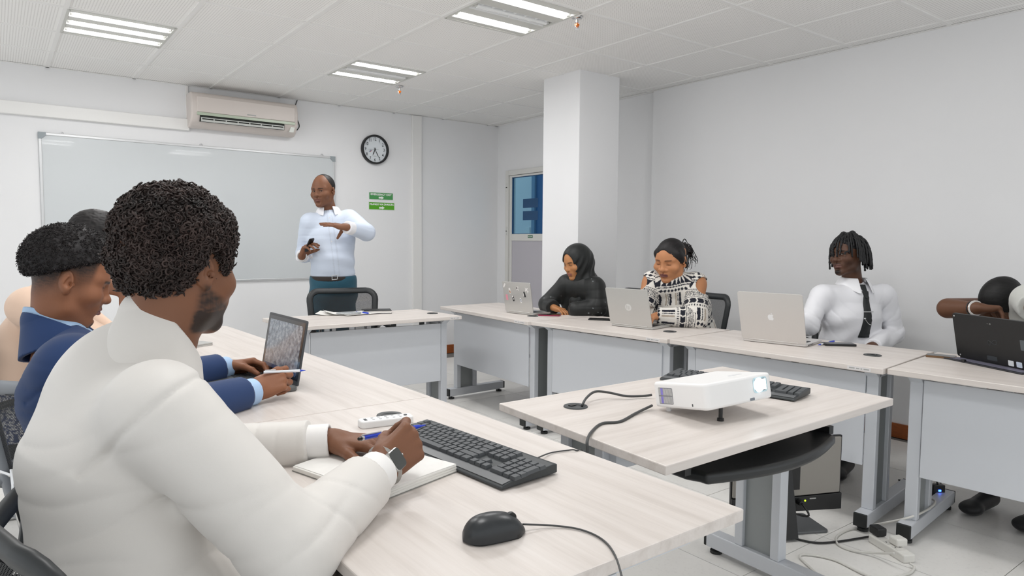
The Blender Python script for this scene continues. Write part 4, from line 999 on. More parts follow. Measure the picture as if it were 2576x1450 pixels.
# ------------------------------------------------------------------ floor cables and power strips
pp = o+e*(wM*.60)+UP*(zb+.045)+n*.04
c3 = [pp, pp+n*.04+V((0, 0, -.04)), PZ(1946, 1280, .02), PZ(1950, 1325, .006), PZ(1985, 1350, .006), PZ(2050, 1366, .006), PZ(2110, 1363, .006), PZ(2180, 1352, .008), PZ(2205, 1350, .02)]
tag(obj('power_cable', MB().tube(smooth_curve(c3), .0045, 8), m_cable_k, smooth=True), 'black power cable curving across the floor from the monitor', 'cable')
m_strip = mat('power_strip_white', (228, 226, 220), .4)
def strip(label, a, b, wd=.055):
    a.z = b.z = 0; e, n = local_axes(a, b); L = (b-a).length
    t = thing('power_strip', label, 'power strip', (a+b)/2)
    obj('body', MB().prism(rrect(L, wd, .008, 4, L/2, 0), a, e, n, .034, UP), m_strip, t, bevel=.005)
    for i in range(3):
        obj('socket', MB().prism(rrect(.04, .04, .004, 3, L*(.2+.25*i), 0), a+UP*.034, e, n, .001, UP), mat('socket_face', (215, 213, 208), .4), t)
        for q in (-.01, .01): obj('socket_hole', MB().prism(rrect(.008, .004, .001, 2, L*(.2+.25*i)-.006, q), a+UP*.035, e, n, .0004, UP), m_black, t)
    return t, e, n, L
st, se, sn, sl = strip('white power strip lying on the floor at the lower right', PZ(2197, 1362, 0), PZ(2288, 1418, 0))
q = V((PZ(2258, 1392, 0).x, PZ(2258, 1392, 0).y, .036))
tag(obj('white_plug', MB().box(q+UP*.016, (.05, .05, .032), (se, sn, UP)), m_strip, bevel=.006), 'white plug pushed into the floor power strip', 'plug')
q = V((PZ(2207, 1366, 0).x, PZ(2207, 1366, 0).y, .036))
tag(obj('black_plug', MB().box(q+UP*.018, (.055, .045, .036), (se, sn, UP)), m_black, bevel=.006), 'black plug pushed into the floor power strip', 'plug')
c4 = [PZ(2250, 1393, .06), PZ(2200, 1392, .02), PZ(2140, 1385, .006), PZ(2108, 1370, .006), PZ(2106, 1350, .006), PZ(2140, 1332, .006), PZ(2200, 1321, .02), PZ(2290, 1302, .10), PZ(2340, 1278, .105), PZ(2352, 1262, .105), PZ(2337, 1254, .09)]
tag(obj('white_cable', MB().tube(smooth_curve(c4), .0048, 8), m_cable_w, smooth=True), 'white cable looping on the floor and up over the desk foot', 'cable')
c5 = [PZ(2288, 1418, .017), PZ(2300, 1428, .008), PZ(2280, 1446, .006), PZ(2200, 1455, .006), PZ(2100, 1410, .006), PZ(2030, 1396, .006), PZ(2012, 1402, .006), PZ(2040, 1430, .006), PZ(2070, 1460, .006)]
tag(obj('white_cable', MB().tube(smooth_curve(c5), .0048, 8), m_cable_w, smooth=True), 'white cable looping towards the bottom edge of the picture', 'cable')
ad = PZ(2357, 1252, .055)
t = thing('power_adapter', 'black adapter with blue light behind the right desk leg', 'adapter', V((ad.x, ad.y, 0)))
obj('body', MB().box(V((ad.x, ad.y, .06)), (.055, .035, .12), (CR, CF, UP)), m_black, t, bevel=.004)
f_ = V((CF.x, CF.y, 0)).normalized(); r_ = V((f_.y, -f_.x, 0))
obj('indicator_light', MB().box(V((ad.x, ad.y, .095))-f_*.019, (.012, .003, .008), (r_, f_, UP)), mat('led_blue', (60, 110, 255), .3, emit=4.0), t)
c6 = [V((ad.x, ad.y, .12)), V((ad.x+.02, ad.y+.02, .16)), PZ(2365, 1222, .03), PZ(2315, 1220, .006), PZ(2260, 1208, .006)]
tag(obj('black_cable', MB().tube(smooth_curve(c6), .004, 8), m_cable_k, smooth=True), 'black cable running behind the right desk leg', 'cable')

# notebook and blue folder under the navy man's hands
q = PZ(560, 950, ZT); ex, ey = V((.98, -.2, 0)).normalized(), V((.2, .98, 0)).normalized()
t = thing('notepad', 'white notepad with blue cover under the hands of the man in navy', 'notepad', V((q.x, q.y, ZT)))
obj('cover', MB().prism(rrect(.20, .15, .004, 3), V((q.x-.05, q.y-.02, ZT)), ex, ey, .002, UP), m_blue, t)
obj('pages', MB().prism(rrect(.19, .145, .004, 3), V((q.x-.05, q.y-.02, ZT+.002)), ex, ey, .006, UP), m_paper, t)
# ================================================================== organic modelling: signed distance fields turned into one mesh
F32 = np.float32
def A3(p): return np.array([p[0], p[1], p[2]], F32)
def nrm(v): v = np.asarray(v, F32); return v/np.linalg.norm(v)
def rcone(a, b, r1, r2=None):
    a, b = A3(a), A3(b); r2 = r1 if r2 is None else r2; ba = b-a; bb = max(float(ba@ba), 1e-9)
    def fn(P):
        pa = P-a; h = np.clip(pa@ba/bb, 0, 1)
        d = pa-h[:, None]*ba
        return np.sqrt(np.einsum('ij,ij->i', d, d))-(r1+(r2-r1)*h)
    return fn
def chain(pts, rs):
    fs = [rcone(pts[i], pts[i+1], rs[i], rs[i+1]) for i in range(len(pts)-1)]
    def fn(P):
        d = fs[0](P)
        for f in fs[1:]: d = np.minimum(d, f(P))
        return d
    return fn
def ellip(c, r, ax=None):
    c, r = A3(c), A3(r); ax = np.eye(3, dtype=F32) if ax is None else np.asarray(ax, F32)
    def fn(P):
        q = (P-c)@ax.T; k0 = np.sqrt(((q/r)**2).sum(1)); k1 = np.sqrt(((q/(r*r))**2).sum(1))
        return k0*(k0-1)/np.maximum(k1, 1e-6)
    return fn
def etube(a, b, ra, rb, side):
    """elliptic section tube from a to b, radii (side, other)"""
    a, b = A3(a), A3(b); ba = b-a; bb = float(ba@ba); w = ba/math.sqrt(bb); s = np.asarray(side, F32); s = nrm(s-w*(s@w)); v = np.cross(w, s)
    def fn(P):
        pa = P-a; h = np.clip(pa@ba/bb, 0, 1); q = pa-h[:, None]*ba
        rx = ra[0]+(rb[0]-ra[0])*h; ry = ra[1]+(rb[1]-ra[1])*h; rm = np.minimum(rx, ry)
        return (np.sqrt((q@s/rx)**2+(q@v/ry)**2+(q@w/rm)**2)-1)*rm
    return fn
def rbox(c, half, r, ax=None):
    c, half = A3(c), A3(half); ax = np.eye(3, dtype=F32) if ax is None else np.asarray(ax, F32)
    def fn(P):
        q = np.abs((P-c)@ax.T)-(half-r)
        return np.sqrt((np.maximum(q, 0)**2).sum(1))+np.minimum(q.max(1), 0)-r
    return fn
def plane(c, n):
    c, n = A3(c), nrm(n)
    return lambda P: (P-c)@n                       # negative behind the plane
def smin(a, b, k):
    if k <= 0: return np.minimum(a, b)
    h = np.clip(0.5+0.5*(b-a)/k, 0, 1); return b+(a-b)*h-k*h*(1-h)
def smax(a, b, k): return -smin(-a, -b, k)
class SDF:
    def __init__(s): s.ops = []; s.disp = None
    def u(s, fn, k=0.0): s.ops.append((0, fn, k)); return s
    def sub(s, fn, k=0.0): s.ops.append((1, fn, k)); return s
    def inter(s, fn, k=0.0): s.ops.append((2, fn, k)); return s
    def __call__(s, P):
        d = None
        for t, fn, k in s.ops:
            e = fn(P)
            if d is None: d = e
            elif t == 0: d = smin(d, e, k)
            elif t == 1: d = smax(d, -e, k)
            else: d = smax(d, e, k)
        if s.disp is not None: d = d-s.disp(P)
        return d
def eval_ops(ops, disp, P):
    d = None
    for t, fn, k in ops:
        e = fn(P)
        if d is None: d = e if t != 1 else -e
        elif t == 0: d = smin(d, e, k)
        elif t == 1: d = smax(d, -e, k)
        else: d = smax(d, e, k)
    return d-disp(P) if disp is not None else d
def polygonize(fn, lo, hi, h, bs=8):
    """sparse surface nets; per block only the primitives that can matter are evaluated"""
    lo, hi = A3(lo), A3(hi); nb = np.ceil((hi-lo)/(h*bs)).astype(int)
    g = np.stack(np.meshgrid(*[np.arange(n) for n in nb], indexing='ij'), -1).reshape(-1, 3)
    cen = (lo+(g+0.5)*(bs*h)).astype(F32); rad = bs*h*0.5*1.7321
    E = []; d = None
    for t, f, k in fn.ops:
        e = f(cen); E.append(e)
        if d is None: d = e
        elif t == 0: d = smin(d, e, k)
        elif t == 1: d = smax(d, -e, k)
        else: d = smax(d, e, k)
    slack = rad*1.3+0.006
    kp = (np.abs(d) < slack).reshape(nb); sg3 = (d < 0).reshape(nb)     # near the surface, or the sign flips to a neighbour
    for ax3 in range(3):
        sl0 = [slice(None)]*3; sl1 = [slice(None)]*3; sl0[ax3] = slice(0, -1); sl1[ax3] = slice(1, None)
        m = sg3[tuple(sl0)] != sg3[tuple(sl1)]; kp[tuple(sl0)] |= m; kp[tuple(sl1)] |= m
    keep = kp.ravel(); g = g[keep]; Dc = d[keep]; E = [e[keep] for e in E]; K = len(g)
    use = []
    for (t, f, k), e in zip(fn.ops, E):
        r = 2.1*rad+k+.008
        use.append(e < Dc+r if t == 0 else (-e > Dc-r if t == 1 else e > Dc-r))
    use = np.array(use); un = [i for i, o in enumerate(fn.ops) if o[0] == 0]
    best = np.array(un)[np.argmin(np.array([E[i] for i in un]), 0)]; use[best, np.arange(K)] = True
    opl = []
    for b_ in range(K):
        ids = np.nonzero(use[:, b_])[0]; o = [fn.ops[i] for i in ids]
        if o[0][0] != 0:
            j = next(i for i, q in enumerate(o) if q[0] == 0); o = [o[j]]+o[:j]+o[j+1:]
        opl.append(o)
    s = bs+1; loc = np.stack(np.meshgrid(*[np.arange(s)]*3, indexing='ij'), -1).reshape(-1, 3)
    D = np.empty((K, s**3), F32)
    for i in range(K): D[i] = eval_ops(opl[i], fn.disp, (lo+(g[i]*bs+loc)*h).astype(F32))
    D = D.reshape(K, s, s, s); off = [(a, b, c) for a in (0, 1) for b in (0, 1) for c in (0, 1)]
    C = np.stack([D[:, a:a+bs, b:b+bs, c:c+bs] for a, b, c in off], -1)
    neg = C < 0; act = neg.any(-1) & ~neg.all(-1)
    k, x, y, z = np.nonzero(act); cv = C[k, x, y, z]; cell = g[k]*bs+np.stack([x, y, z], 1)
    N = nb*bs+1; key = (cell[:, 0]*N[1]+cell[:, 1])*N[2]+cell[:, 2]
    o = np.argsort(key); key, cell, cv, blk = key[o], cell[o], cv[o], k[o]
    offs = np.array(off, F32); acc = np.zeros((len(cell), 3), F32); cnt = np.zeros(len(cell), F32)
    for i in range(8):
        for j in range(i+1, 8):
            if np.abs(offs[i]-offs[j]).sum() != 1: continue
            m = (cv[:, i] < 0) != (cv[:, j] < 0); t = np.where(m, cv[:, i]/np.where(m, cv[:, i]-cv[:, j], 1), 0)
            acc += np.where(m[:, None], offs[i]+(offs[j]-offs[i])*t[:, None], 0); cnt += m
    v = (lo+(cell+acc/cnt[:, None])*h).astype(F32)
    faces = []
    def idx(c):
        kk = (c[:, 0]*N[1]+c[:, 1])*N[2]+c[:, 2]; p = np.searchsorted(key, kk); p = np.minimum(p, len(key)-1)
        return np.where((key[p] == kk) & (c >= 0).all(1), p, -1)
    for axis, oi in ((0, 4), (1, 2), (2, 1)):
        m = (cv[:, 0] < 0) != (cv[:, oi] < 0); c = cell[m]; sg = cv[m, 0] < 0
        a1, a2 = [(1, 2), (2, 0), (0, 1)][axis]; e1 = np.eye(3, dtype=int)[a1]; e2 = np.eye(3, dtype=int)[a2]
        q = np.stack([idx(c), idx(c-e1), idx(c-e1-e2), idx(c-e2)], 1); ok = (q >= 0).all(1); q, sg = q[ok], sg[ok]
        q = np.where(sg[:, None], q, q[:, ::-1]); faces.append(q)
    faces = np.concatenate(faces)
    # close single missing cells
    ed = np.concatenate([faces[:, [i, (i+1) % 4]] for i in range(4)]).astype(np.int64); nv = len(v)
    kf = ed[:, 0]*nv+ed[:, 1]; kr = ed[:, 1]*nv+ed[:, 0]; bd = ed[~np.isin(kf, kr)]
    if 0 < len(bd) < 4000:
        nx = {}
        for a_, b_ in bd: nx.setdefault(int(b_), []).append(int(a_))
        extra = []; seen = set()
        for st in list(nx):
            if st in seen or len(nx[st]) != 1: continue
            lp = [st]; c_ = nx[st][0]
            while c_ != st and len(lp) < 9 and len(nx.get(c_, ())) == 1: lp.append(c_); c_ = nx[c_][0]
            if c_ == st and len(lp) in (4, 6, 8):
                seen.update(lp); extra += [(lp[0], lp[i], lp[i+1], lp[i+2]) for i in range(1, len(lp)-2, 2)]
        if extra: faces = np.concatenate([faces, np.array(extra)])
    bo = np.argsort(blk, kind='stable'); cuts = np.searchsorted(blk[bo], np.arange(K+1)); e = h*0.25; I = np.eye(3, dtype=F32)*e
    for b_ in range(K):                             # settle vertices on the surface
        ii = bo[cuts[b_]:cuts[b_+1]]
        if not len(ii): continue
        p = v[ii]; m = len(ii)
        q = eval_ops(opl[b_], fn.disp, np.concatenate([p, p+I[0], p+I[1], p+I[2]]))
        d0 = q[:m]; gr = np.stack([q[m:2*m]-d0, q[2*m:3*m]-d0, q[3*m:]-d0], 1)/e; gl = np.maximum(np.sqrt((gr*gr).sum(1)), .3)
        v[ii] = p-np.clip(d0/gl, -h*.5, h*.5)[:, None]*gr/gl[:, None]
    return v, faces
def np_mesh(name, parts, mats):
    """parts: list of (verts, quads, colours or None, material index)"""
    me = bpy.data.meshes.new(name); V_ = np.concatenate([p[0] for p in parts]); off = 0; F_ = []; mi = []
    for p in parts: F_.append(p[1]+off); off += len(p[0]); mi.append(np.full(len(p[1]), p[3]))
    F_ = np.concatenate(F_); mi = np.concatenate(mi); nf = len(F_)
    me.vertices.add(len(V_)); me.vertices.foreach_set('co', V_.astype(F32).ravel())
    me.loops.add(nf*4); me.loops.foreach_set('vertex_index', F_.astype(np.int32).ravel())
    me.polygons.add(nf); me.polygons.foreach_set('loop_start', np.arange(0, nf*4, 4, dtype=np.int32)); me.polygons.foreach_set('loop_total', np.full(nf, 4, np.int32))
    me.polygons.foreach_set('use_smooth', np.ones(nf, bool)); me.polygons.foreach_set('material_index', mi.astype(np.int32))
    col = np.concatenate([p[2] if p[2] is not None else np.ones((len(p[0]), 3)) for p in parts])
    ca = me.color_attributes.new('col', 'FLOAT_COLOR', 'POINT'); ca.data.foreach_set('color', np.concatenate([col, np.ones((len(col), 1))], 1).astype(F32).ravel())
    for m in mats: me.materials.append(m)
    me.update(calc_edges=True); me.validate(); return me
def lin3(c): return np.array([lin(c[0]), lin(c[1]), lin(c[2])], F32)
def attr_mat(name, rough, spec=.5, sss=0.0, bump=0.0, bscale=300, sheen=0.0, stretch=None):
    if name in MATS: return MATS[name]
    t = NT(name); a = t.n('ShaderNodeAttribute'); a.attribute_name = 'col'; t.l(a.outputs['Color'], t.b.inputs['Base Color'])
    t.b.inputs['Roughness'].default_value = rough; t.b.inputs['Specular IOR Level'].default_value = spec
    if sss: t.b.inputs['Subsurface Weight'].default_value = sss; t.b.inputs['Subsurface Radius'].default_value = (.01, .005, .003); t.b.inputs['Subsurface Scale'].default_value = .5
    if sheen: t.b.inputs['Sheen Weight'].default_value = sheen
    if bump: t.bump(t.noise(bscale, 3, stretch), bump, .002)
    MATS[name] = t.m; return t.m
m_skin = attr_mat('skin', .52, .42, bump=.10, bscale=420)
m_cloth = attr_mat('woven_cloth', .82, .25, bump=.12, bscale=900, sheen=.15)
m_satin = attr_mat('smooth_cloth', .52, .4, bump=.05, bscale=700, sheen=.1)
m_hair = attr_mat('hair', .55, .35)
# cheap smooth noise: sums of rotated sines
_rs = np.random.RandomState(5)
_ND = [nrm(_rs.normal(size=3)) for _ in range(64)]; _NP = _rs.uniform(0, 6.28, 64)
def snoise(P, scale, n=7, seed=0):
    o = np.zeros(len(P), F32)
    for i in range(n):
        d = _ND[(i+seed*7) % 64]; e = _ND[(i*3+seed*5+11) % 64]
        o += np.sin(P@d*scale*(1+.35*i)+_NP[(i+seed) % 64]+1.7*np.sin(P@e*scale*.6+i))/(1+.3*i)
    return o/(n*.55)
def sstep(a, b, x): t = np.clip((x-a)/(b-a), 0, 1); return t*t*(3-2*t)
def lerpc(a, b, t): return a+(b-a)*t[:, None]

# ------------------------------------------------------------------ heads
class Frame:
    """local frame: x to the subject's right, y forward, z up; scale s"""
    def __init__(s, o, fwd, up=(0, 0, 1), sc=1.0):
        s.o = A3(o); s.y = nrm(fwd); u = np.asarray(up, F32); s.x = nrm(np.cross(s.y, u)); s.z = np.cross(s.x, s.y); s.sc = sc
        s.ax = np.stack([s.x, s.y, s.z])
    def w(s, p): p = np.asarray(p, F32)*s.sc; return s.o+p[0]*s.x+p[1]*s.y+p[2]*s.z
    def l(s, P): return ((P-s.o)@s.ax.T)/s.sc
def head_frame(o, yaw_dir, pitch=0, roll=0, sc=1.0):
    """yaw_dir: horizontal facing; pitch >0 looks down; roll >0 tilts to the subject's right"""
    f = nrm((yaw_dir[0], yaw_dir[1], 0)); r = np.cross(f, (0, 0, 1)); p = R_(pitch)
    y = f*math.cos(p)-np.array((0, 0, 1))*math.sin(p); z = np.array((0, 0, 1))*math.cos(p)+f*math.sin(p)
    z = z*math.cos(R_(roll))+r*math.sin(R_(roll))
    return Frame(o, y, z, sc)
def head_sdf(fr, neck, neck_r=.056, W=1.0, jaw=1.0, nose=1.0, lips=1.0, eye=.0045, chin=0.0, cheek=1.0, brow=1.0, ears=True):
    """head in metres: eye level z=0, chin -.115, crown +.12; neck: world point of the neck base"""
    c = lambda x, y, z: fr.w((x, y, z)); S = fr.sc; ax = fr.ax
    E = lambda p, r, a=None: ellip(c(*p), np.array(r)*S, ax if a is None else a@ax)
    T = lambda a, b, r, r2=None: rcone(c(*a), c(*b), r*S, (r if r2 is None else r2)*S)
    d = SDF()
    d.u(E((0, -.014, .034), (.0755*W, .097, .088)))
    d.u(E((0, .026, -.008), (.066*W, .066, .085)), .03)
    d.u(E((0, .030, -.055), (.052*W*jaw, .056, .056)), .03)
    for s in (-1, 1):
        d.u(T((s*.050*W*jaw, -.010, -.040), (s*.045*W*jaw, .010, -.078), .017, .016), .03)
        d.u(T((s*.043*W*jaw, .014, -.082), (s*.013, .066+chin, -.104), .015, .014), .025)
        d.u(E((s*.046*W, .056, -.030), (.026*cheek, .026, .022)), .025)
        d.u(T((s*.050*W, .060, .018), (s*.015, .081, .016), .010*brow, .009*brow), .016)
    d.u(E((0, .070+chin, -.103), (.021, .018, .017)), .022)
    for s in (-1, 1):                                # eye sockets, then lids
        d.sub(E((s*.031*W, .098, -.001), (.020, .016, .013)), .016)
        d.u(E((s*.031*W, .0695, -.002), (.0155, .0150, .0135)), .004)
    # nose
    d.u(T((0, .080, .008), (0, .098, -.026), .0068, .0095), .014)
    d.u(E((0, .100, -.034), (.0125*nose, .0145, .0115)), .010)
    for s in (-1, 1): d.u(E((s*.0145*nose, .088, -.037), (.0098*nose, .0125, .0095)), .006)
    for s in (-1, 1): d.sub(E((s*.0078*nose, .097, -.0465), (.0042, .0062, .004)), .003)
    # mouth
    d.u(E((0, .074, -.066), (.034, .018, .022)), .02)
    for s in (-1, 1):
        d.u(T((s*.022, .081, -.0675), (s*.004, .0925, -.0622), .0038*lips, .0062*lips), .006)
        d.u(T((s*.021, .081, -.0700), (0, .0905, -.0755), .0038*lips, .0072*lips), .006)
        d.sub(T((s*.025, .0865, -.0690), (0, .1005, -.0685), .0012, .0016), .0035)
    d.sub(E((0, .0965, -.054), (.004, .006, .007)), .006)
    d.sub(E((0, .092, -.0885), (.018, .010, .006)), .010)
    if ears:
        for s in (-1, 1):
            R1 = np.array([[math.cos(s*.42), -math.sin(s*.42), 0], [math.sin(s*.42), math.cos(s*.42), 0], [0, 0, 1]], F32)
            tl = np.array([[1, 0, 0], [0, math.cos(-.22), -math.sin(-.22)], [0, math.sin(-.22), math.cos(-.22)]], F32)
            Ra = tl@R1
            x = s*.0775*W
            d.u(E((x+s*.004, -.012, -.008), (.0085, .0185, .031), Ra), .004)
            d.u(E((x+s*.002, -.003, -.033), (.007, .009, .011), Ra), .006)
            d.sub(E((x+s*.0125, -.008, -.006), (.0065, .0108, .020), Ra), .004)
            d.sub(E((x+s*.010, -.001, -.014), (.008, .006, .007), Ra), .003)
            d.u(E((x+s*.004, .006, -.014), (.005, .005, .006), Ra), .004)
            d.u(T((x+s*.008, -.012, .006), (x+s*.0075, -.017, -.012), .0028, .0028), .004)
    if eye > 0:
        for s in (-1, 1): d.sub(E((s*.031*W, .085, -.0025), (.0125, .012, eye)), .002)
    nl = fr.l(np.asarray(neck, F32)[None])[0]
    d.u(rcone(c(0, -.018, -.055), neck, neck_r*S, neck_r*1.06*S), .03)
    return d
def head_color(fr, skin, lip, W=1.0, brow_c=(28, 20, 16), brow=True, beard=None, fade=None, lipdark=1.0, lash=True, eye=.0045, brow_y=.0165, jaw=1.0):
    sk, lp, bc = lin3(skin), lin3(lip), lin3(brow_c)
    def fn(P):
        q = fr.l(P); x, y, z = q[:, 0], q[:, 1], q[:, 2]; ax_ = np.abs(x)
        c = np.tile(sk, (len(P), 1))*(1+.05*snoise(q, 40, 4)[:, None])
        # skin colour darkened around the eye sockets
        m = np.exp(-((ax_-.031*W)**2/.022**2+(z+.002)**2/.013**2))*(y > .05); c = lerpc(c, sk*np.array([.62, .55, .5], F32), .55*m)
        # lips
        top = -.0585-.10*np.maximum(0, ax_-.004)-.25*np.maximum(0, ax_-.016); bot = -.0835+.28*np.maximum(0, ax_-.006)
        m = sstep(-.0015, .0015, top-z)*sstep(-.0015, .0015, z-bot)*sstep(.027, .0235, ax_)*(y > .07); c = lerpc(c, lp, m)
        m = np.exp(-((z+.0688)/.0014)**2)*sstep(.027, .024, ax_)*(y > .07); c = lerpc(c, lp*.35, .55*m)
        if brow:
            bz = brow_y+.05*np.minimum(0, .036-ax_)-.0+.10*np.minimum(0, ax_-.022)
            m = np.exp(-((z-bz)/(.0042))**4)*sstep(.052*W, .044*W, ax_)*sstep(.012, .017, ax_)*(y > .05); c = lerpc(c, bc, .9*m)
        if lash:
            m = np.exp(-(((z+.0015-eye*.8)/.0022)**2))*sstep(.0155, .0125, np.abs(ax_-.031*W))*(y > .068); c = lerpc(c, bc*.6, .85*m)
        if beard is not None: 
            m, bcol = beard(q); c = lerpc(c, lin3(bcol), np.clip(m, 0, 1))
        if fade is not None:
            m, bcol = fade(q); c = lerpc(c, lin3(bcol), np.clip(m, 0, 1))
        return np.clip(c, 0, 1)
    return fn
m_eyew = mat('eye_white', (205, 196, 186), .15); m_iris = mat('eye_iris', (38, 22, 14), .08)
def eyes(fr, par, W=1.0, look=(0, 0), r=.0128):
    for s in (-1, 1):
        c = fr.w((s*.031*W, .0680, -.002)); lk = nrm(fr.w((s*.031*W+look[0]*.02, .0680+.02, -.002+look[1]*.02))-c); S = fr.sc
        a, b = frame_from(V(lk)); AXE = (a, b, V(lk))
        pr = [(r*S*math.sin(R_(t)), -r*S*math.cos(R_(t))) for t in range(2, 180, 11)]
        e = obj('eye', MB().lathe(pr, V(c), 20, AXE), m_eyew, par, smooth=True)
        pr = [((r*1.012)*S*math.sin(R_(t)), (r*1.012)*S*math.cos(R_(t))) for t in range(28, 0, -5)]
        obj('iris', MB().lathe(pr, V(c), 18, AXE), m_iris, e, smooth=True)

# ------------------------------------------------------------------ hands
def hand_sdf(d, wrist, dirn, palm_n, curls, thumb, right=True, sc=1.0, spread=6, arm=None, sp=None):
    """dirn: wrist -> knuckles; palm_n: out of the palm; curls: 4x(mcp,pip,dip) degrees index..little; thumb: (out, forward-palm, bend1, bend2)
    returns dict of fingertip positions"""
    w = A3(wrist); f = nrm(dirn); n = nrm(palm_n); n = nrm(n-f*(n@f)); t = np.cross(f, n)        # towards the thumb
    if not right: t = -t
    tips = {}
    S = sc
    base = [(.031, .088, .040, .026, .021), (.0105, .093, .045, .029, .022), (-.0095, .088, .041, .027, .0215), (-.028, .079, .033, .021, .019)]
    rad = [.0098, .0100, .0094, .0082]
    # palm
    for (x, l, *_), r in zip(base, rad):
        k = w+t*x*S+f*l*S
        d.u(rcone(w+t*(x*.62)*S+f*.012*S, k-n*.001*S, .0165*S, .0118*S), .012)
    d.u(rcone(w-f*.01*S, w+f*.02*S, .0235*S, .022*S), .014)
    d.u(ellip(w+t*.022*S+f*.035*S+n*.010*S, np.array((.017, .028, .014))*S, np.stack([t, f, n])), .012)
    d.u(ellip(w-t*.022*S+f*.040*S+n*.008*S, np.array((.013, .032, .013))*S, np.stack([t, f, n])), .012)
    for i, ((x, l, a, b, c), r) in enumerate(zip(base, rad)):
        p = w+t*x*S+f*l*S; ang = R_((sp[i] if sp else spread*(1.2-i*.85)))
        ff = f*math.cos(ang)+t*math.sin(ang); cu = 0
        fs = SDF(); q = p
        for j, (ln, cc) in enumerate(zip((a, b, c), curls[i])):
            cu += R_(cc); dd = ff*math.cos(cu)+n*math.sin(cu); q2 = q+dd*ln*S
            ra, rb = r*S*(1-.10*j), r*S*(1-.10*(j+1)); fs.u(rcone(q, q2, ra*1.04, rb), .004)
            q = q2
        d.u(fs, .0055 if i else .006); tips[i] = q
    # thumb leaves the side of the palm near its base
    out, fwd_, b1, b2 = thumb
    p = w+t*.024*S+f*.022*S+n*.004*S; a = R_(out); e = R_(fwd_)
    dd = nrm(f*math.cos(a)+t*math.sin(a)); dd = nrm(dd*math.cos(e)+n*math.sin(e)); q = p+dd*.046*S
    ts = SDF().u(rcone(p, q, .0165*S, .0122*S)); bend = nrm(-t*math.cos(e)*.8+n*.6)
    d2 = nrm(dd*math.cos(R_(b1))+nrm(bend-dd*(bend@dd))*math.sin(R_(b1))); q2 = q+d2*.033*S; ts.u(rcone(q, q2, .0122*S, .0106*S), .005)
    d3 = nrm(dd*math.cos(R_(b1+b2))+nrm(bend-dd*(bend@dd))*math.sin(R_(b1+b2))); q3 = q2+d3*.026*S; ts.u(rcone(q2, q3, .0106*S, .0085*S), .004)
    d.u(ts, .008); tips[4] = q3
    return tips
def bbox_of(pts, m): pts = np.array([A3(p) for p in pts]); return pts.min(0)-m, pts.max(0)+m
# ================================================================== people
def sub3(a, b): return A3(a)-A3(b)
def lerp3(a, b, t): return A3(a)*(1-t)+A3(b)*t
class Person:
    def __init__(s, label, base, group=None):
        s.t = thing('person', label, 'person', base); s.parts = []
    def skin(s, sdf, lo, hi, h, color): v, f = polygonize(sdf, lo, hi, h); s.parts.append((v, f, color(v) if callable(color) else np.tile(lin3(color), (len(v), 1)), 0))
    def finish(s):
        s.body = obj('body', np_mesh('body', s.parts, [m_skin]), None, s.t); return s.body
    def sdf(s, name, d, lo, hi, h, color, m=None, par=None):
        v, f = polygonize(d, lo, hi, h); c = color(v) if callable(color) else np.tile(lin3(color), (len(v), 1))
        return obj(name, np_mesh(name, [(v, f, c, 0)], [m or m_cloth]), None, par or s.t)
def cut_end(d, p, dirn, r=.07, k=.004):
    """flat cut of a sleeve at p, removing what lies beyond"""
    f = nrm(dirn); a = nrm(np.cross(f, (.3, .2, .93))); b = np.cross(f, a)
    d.sub(rbox(A3(p)+f*r, (r, r, r), .002, np.stack([a, b, f])), k)
def folds(P, j, axis, lam, amp, rad, seed=0):
    """cloth creases: broad ridges with narrow valleys"""
    q = P-A3(j); a = nrm(axis); g = np.exp(-(q*q).sum(1)/rad**2); m = g > .03; o = np.zeros(len(P), F32)
    if m.any():
        Q = P[m]; x = (Q-A3(j))@a*(3.1416/lam)+.9*snoise(Q, 11, 3, seed); o[m] = amp*.75*(.4-(1-np.abs(np.sin(x)))**2.6)*g[m]
    return o
def torso(d, pel, chest, neck, shR, shL, build=1.0, depth=1.0, off=.012, belly=0.0, hip=1.0):
    """clothed trunk from seat to collar"""
    pel, chest, neck, shR, shL = map(A3, (pel, chest, neck, shR, shL)); side = nrm(shR-shL); mid = (shR+shL)/2
    waist = lerp3(pel, chest, .45); up = nrm(neck-pel); fw = nrm(np.cross(up, side)); o = off
    if belly: waist = waist+fw*belly*.4
    d.u(etube(pel, waist, (.165*build*hip+o, .12*depth+o), (.150*build+o, .115*depth+o+belly), side))
    d.u(etube(waist, chest, (.150*build+o, .115*depth+o+belly), (.162*build+o, .118*depth+o), side), .05)
    top = lerp3(chest, mid, .72)
    d.u(etube(chest, top, (.162*build+o, .118*depth+o), (.125*build+o, .085*depth+o), side), .05)
    d.u(rcone(lerp3(shL, shR, .08), lerp3(shL, shR, .92), .056*build+o), .05)
    d.u(rcone(mid, neck, .066*build+o, .044+o), .05)
    return side, fw, up
def sleeve(d, sh, el, wr, r=(.060, .050, .038), off=.012, k=.035):
    d.u(rcone(sh, el, r[0]+off, r[1]+off), k); d.u(rcone(el, wr, r[1]+off, r[2]+off), .02)
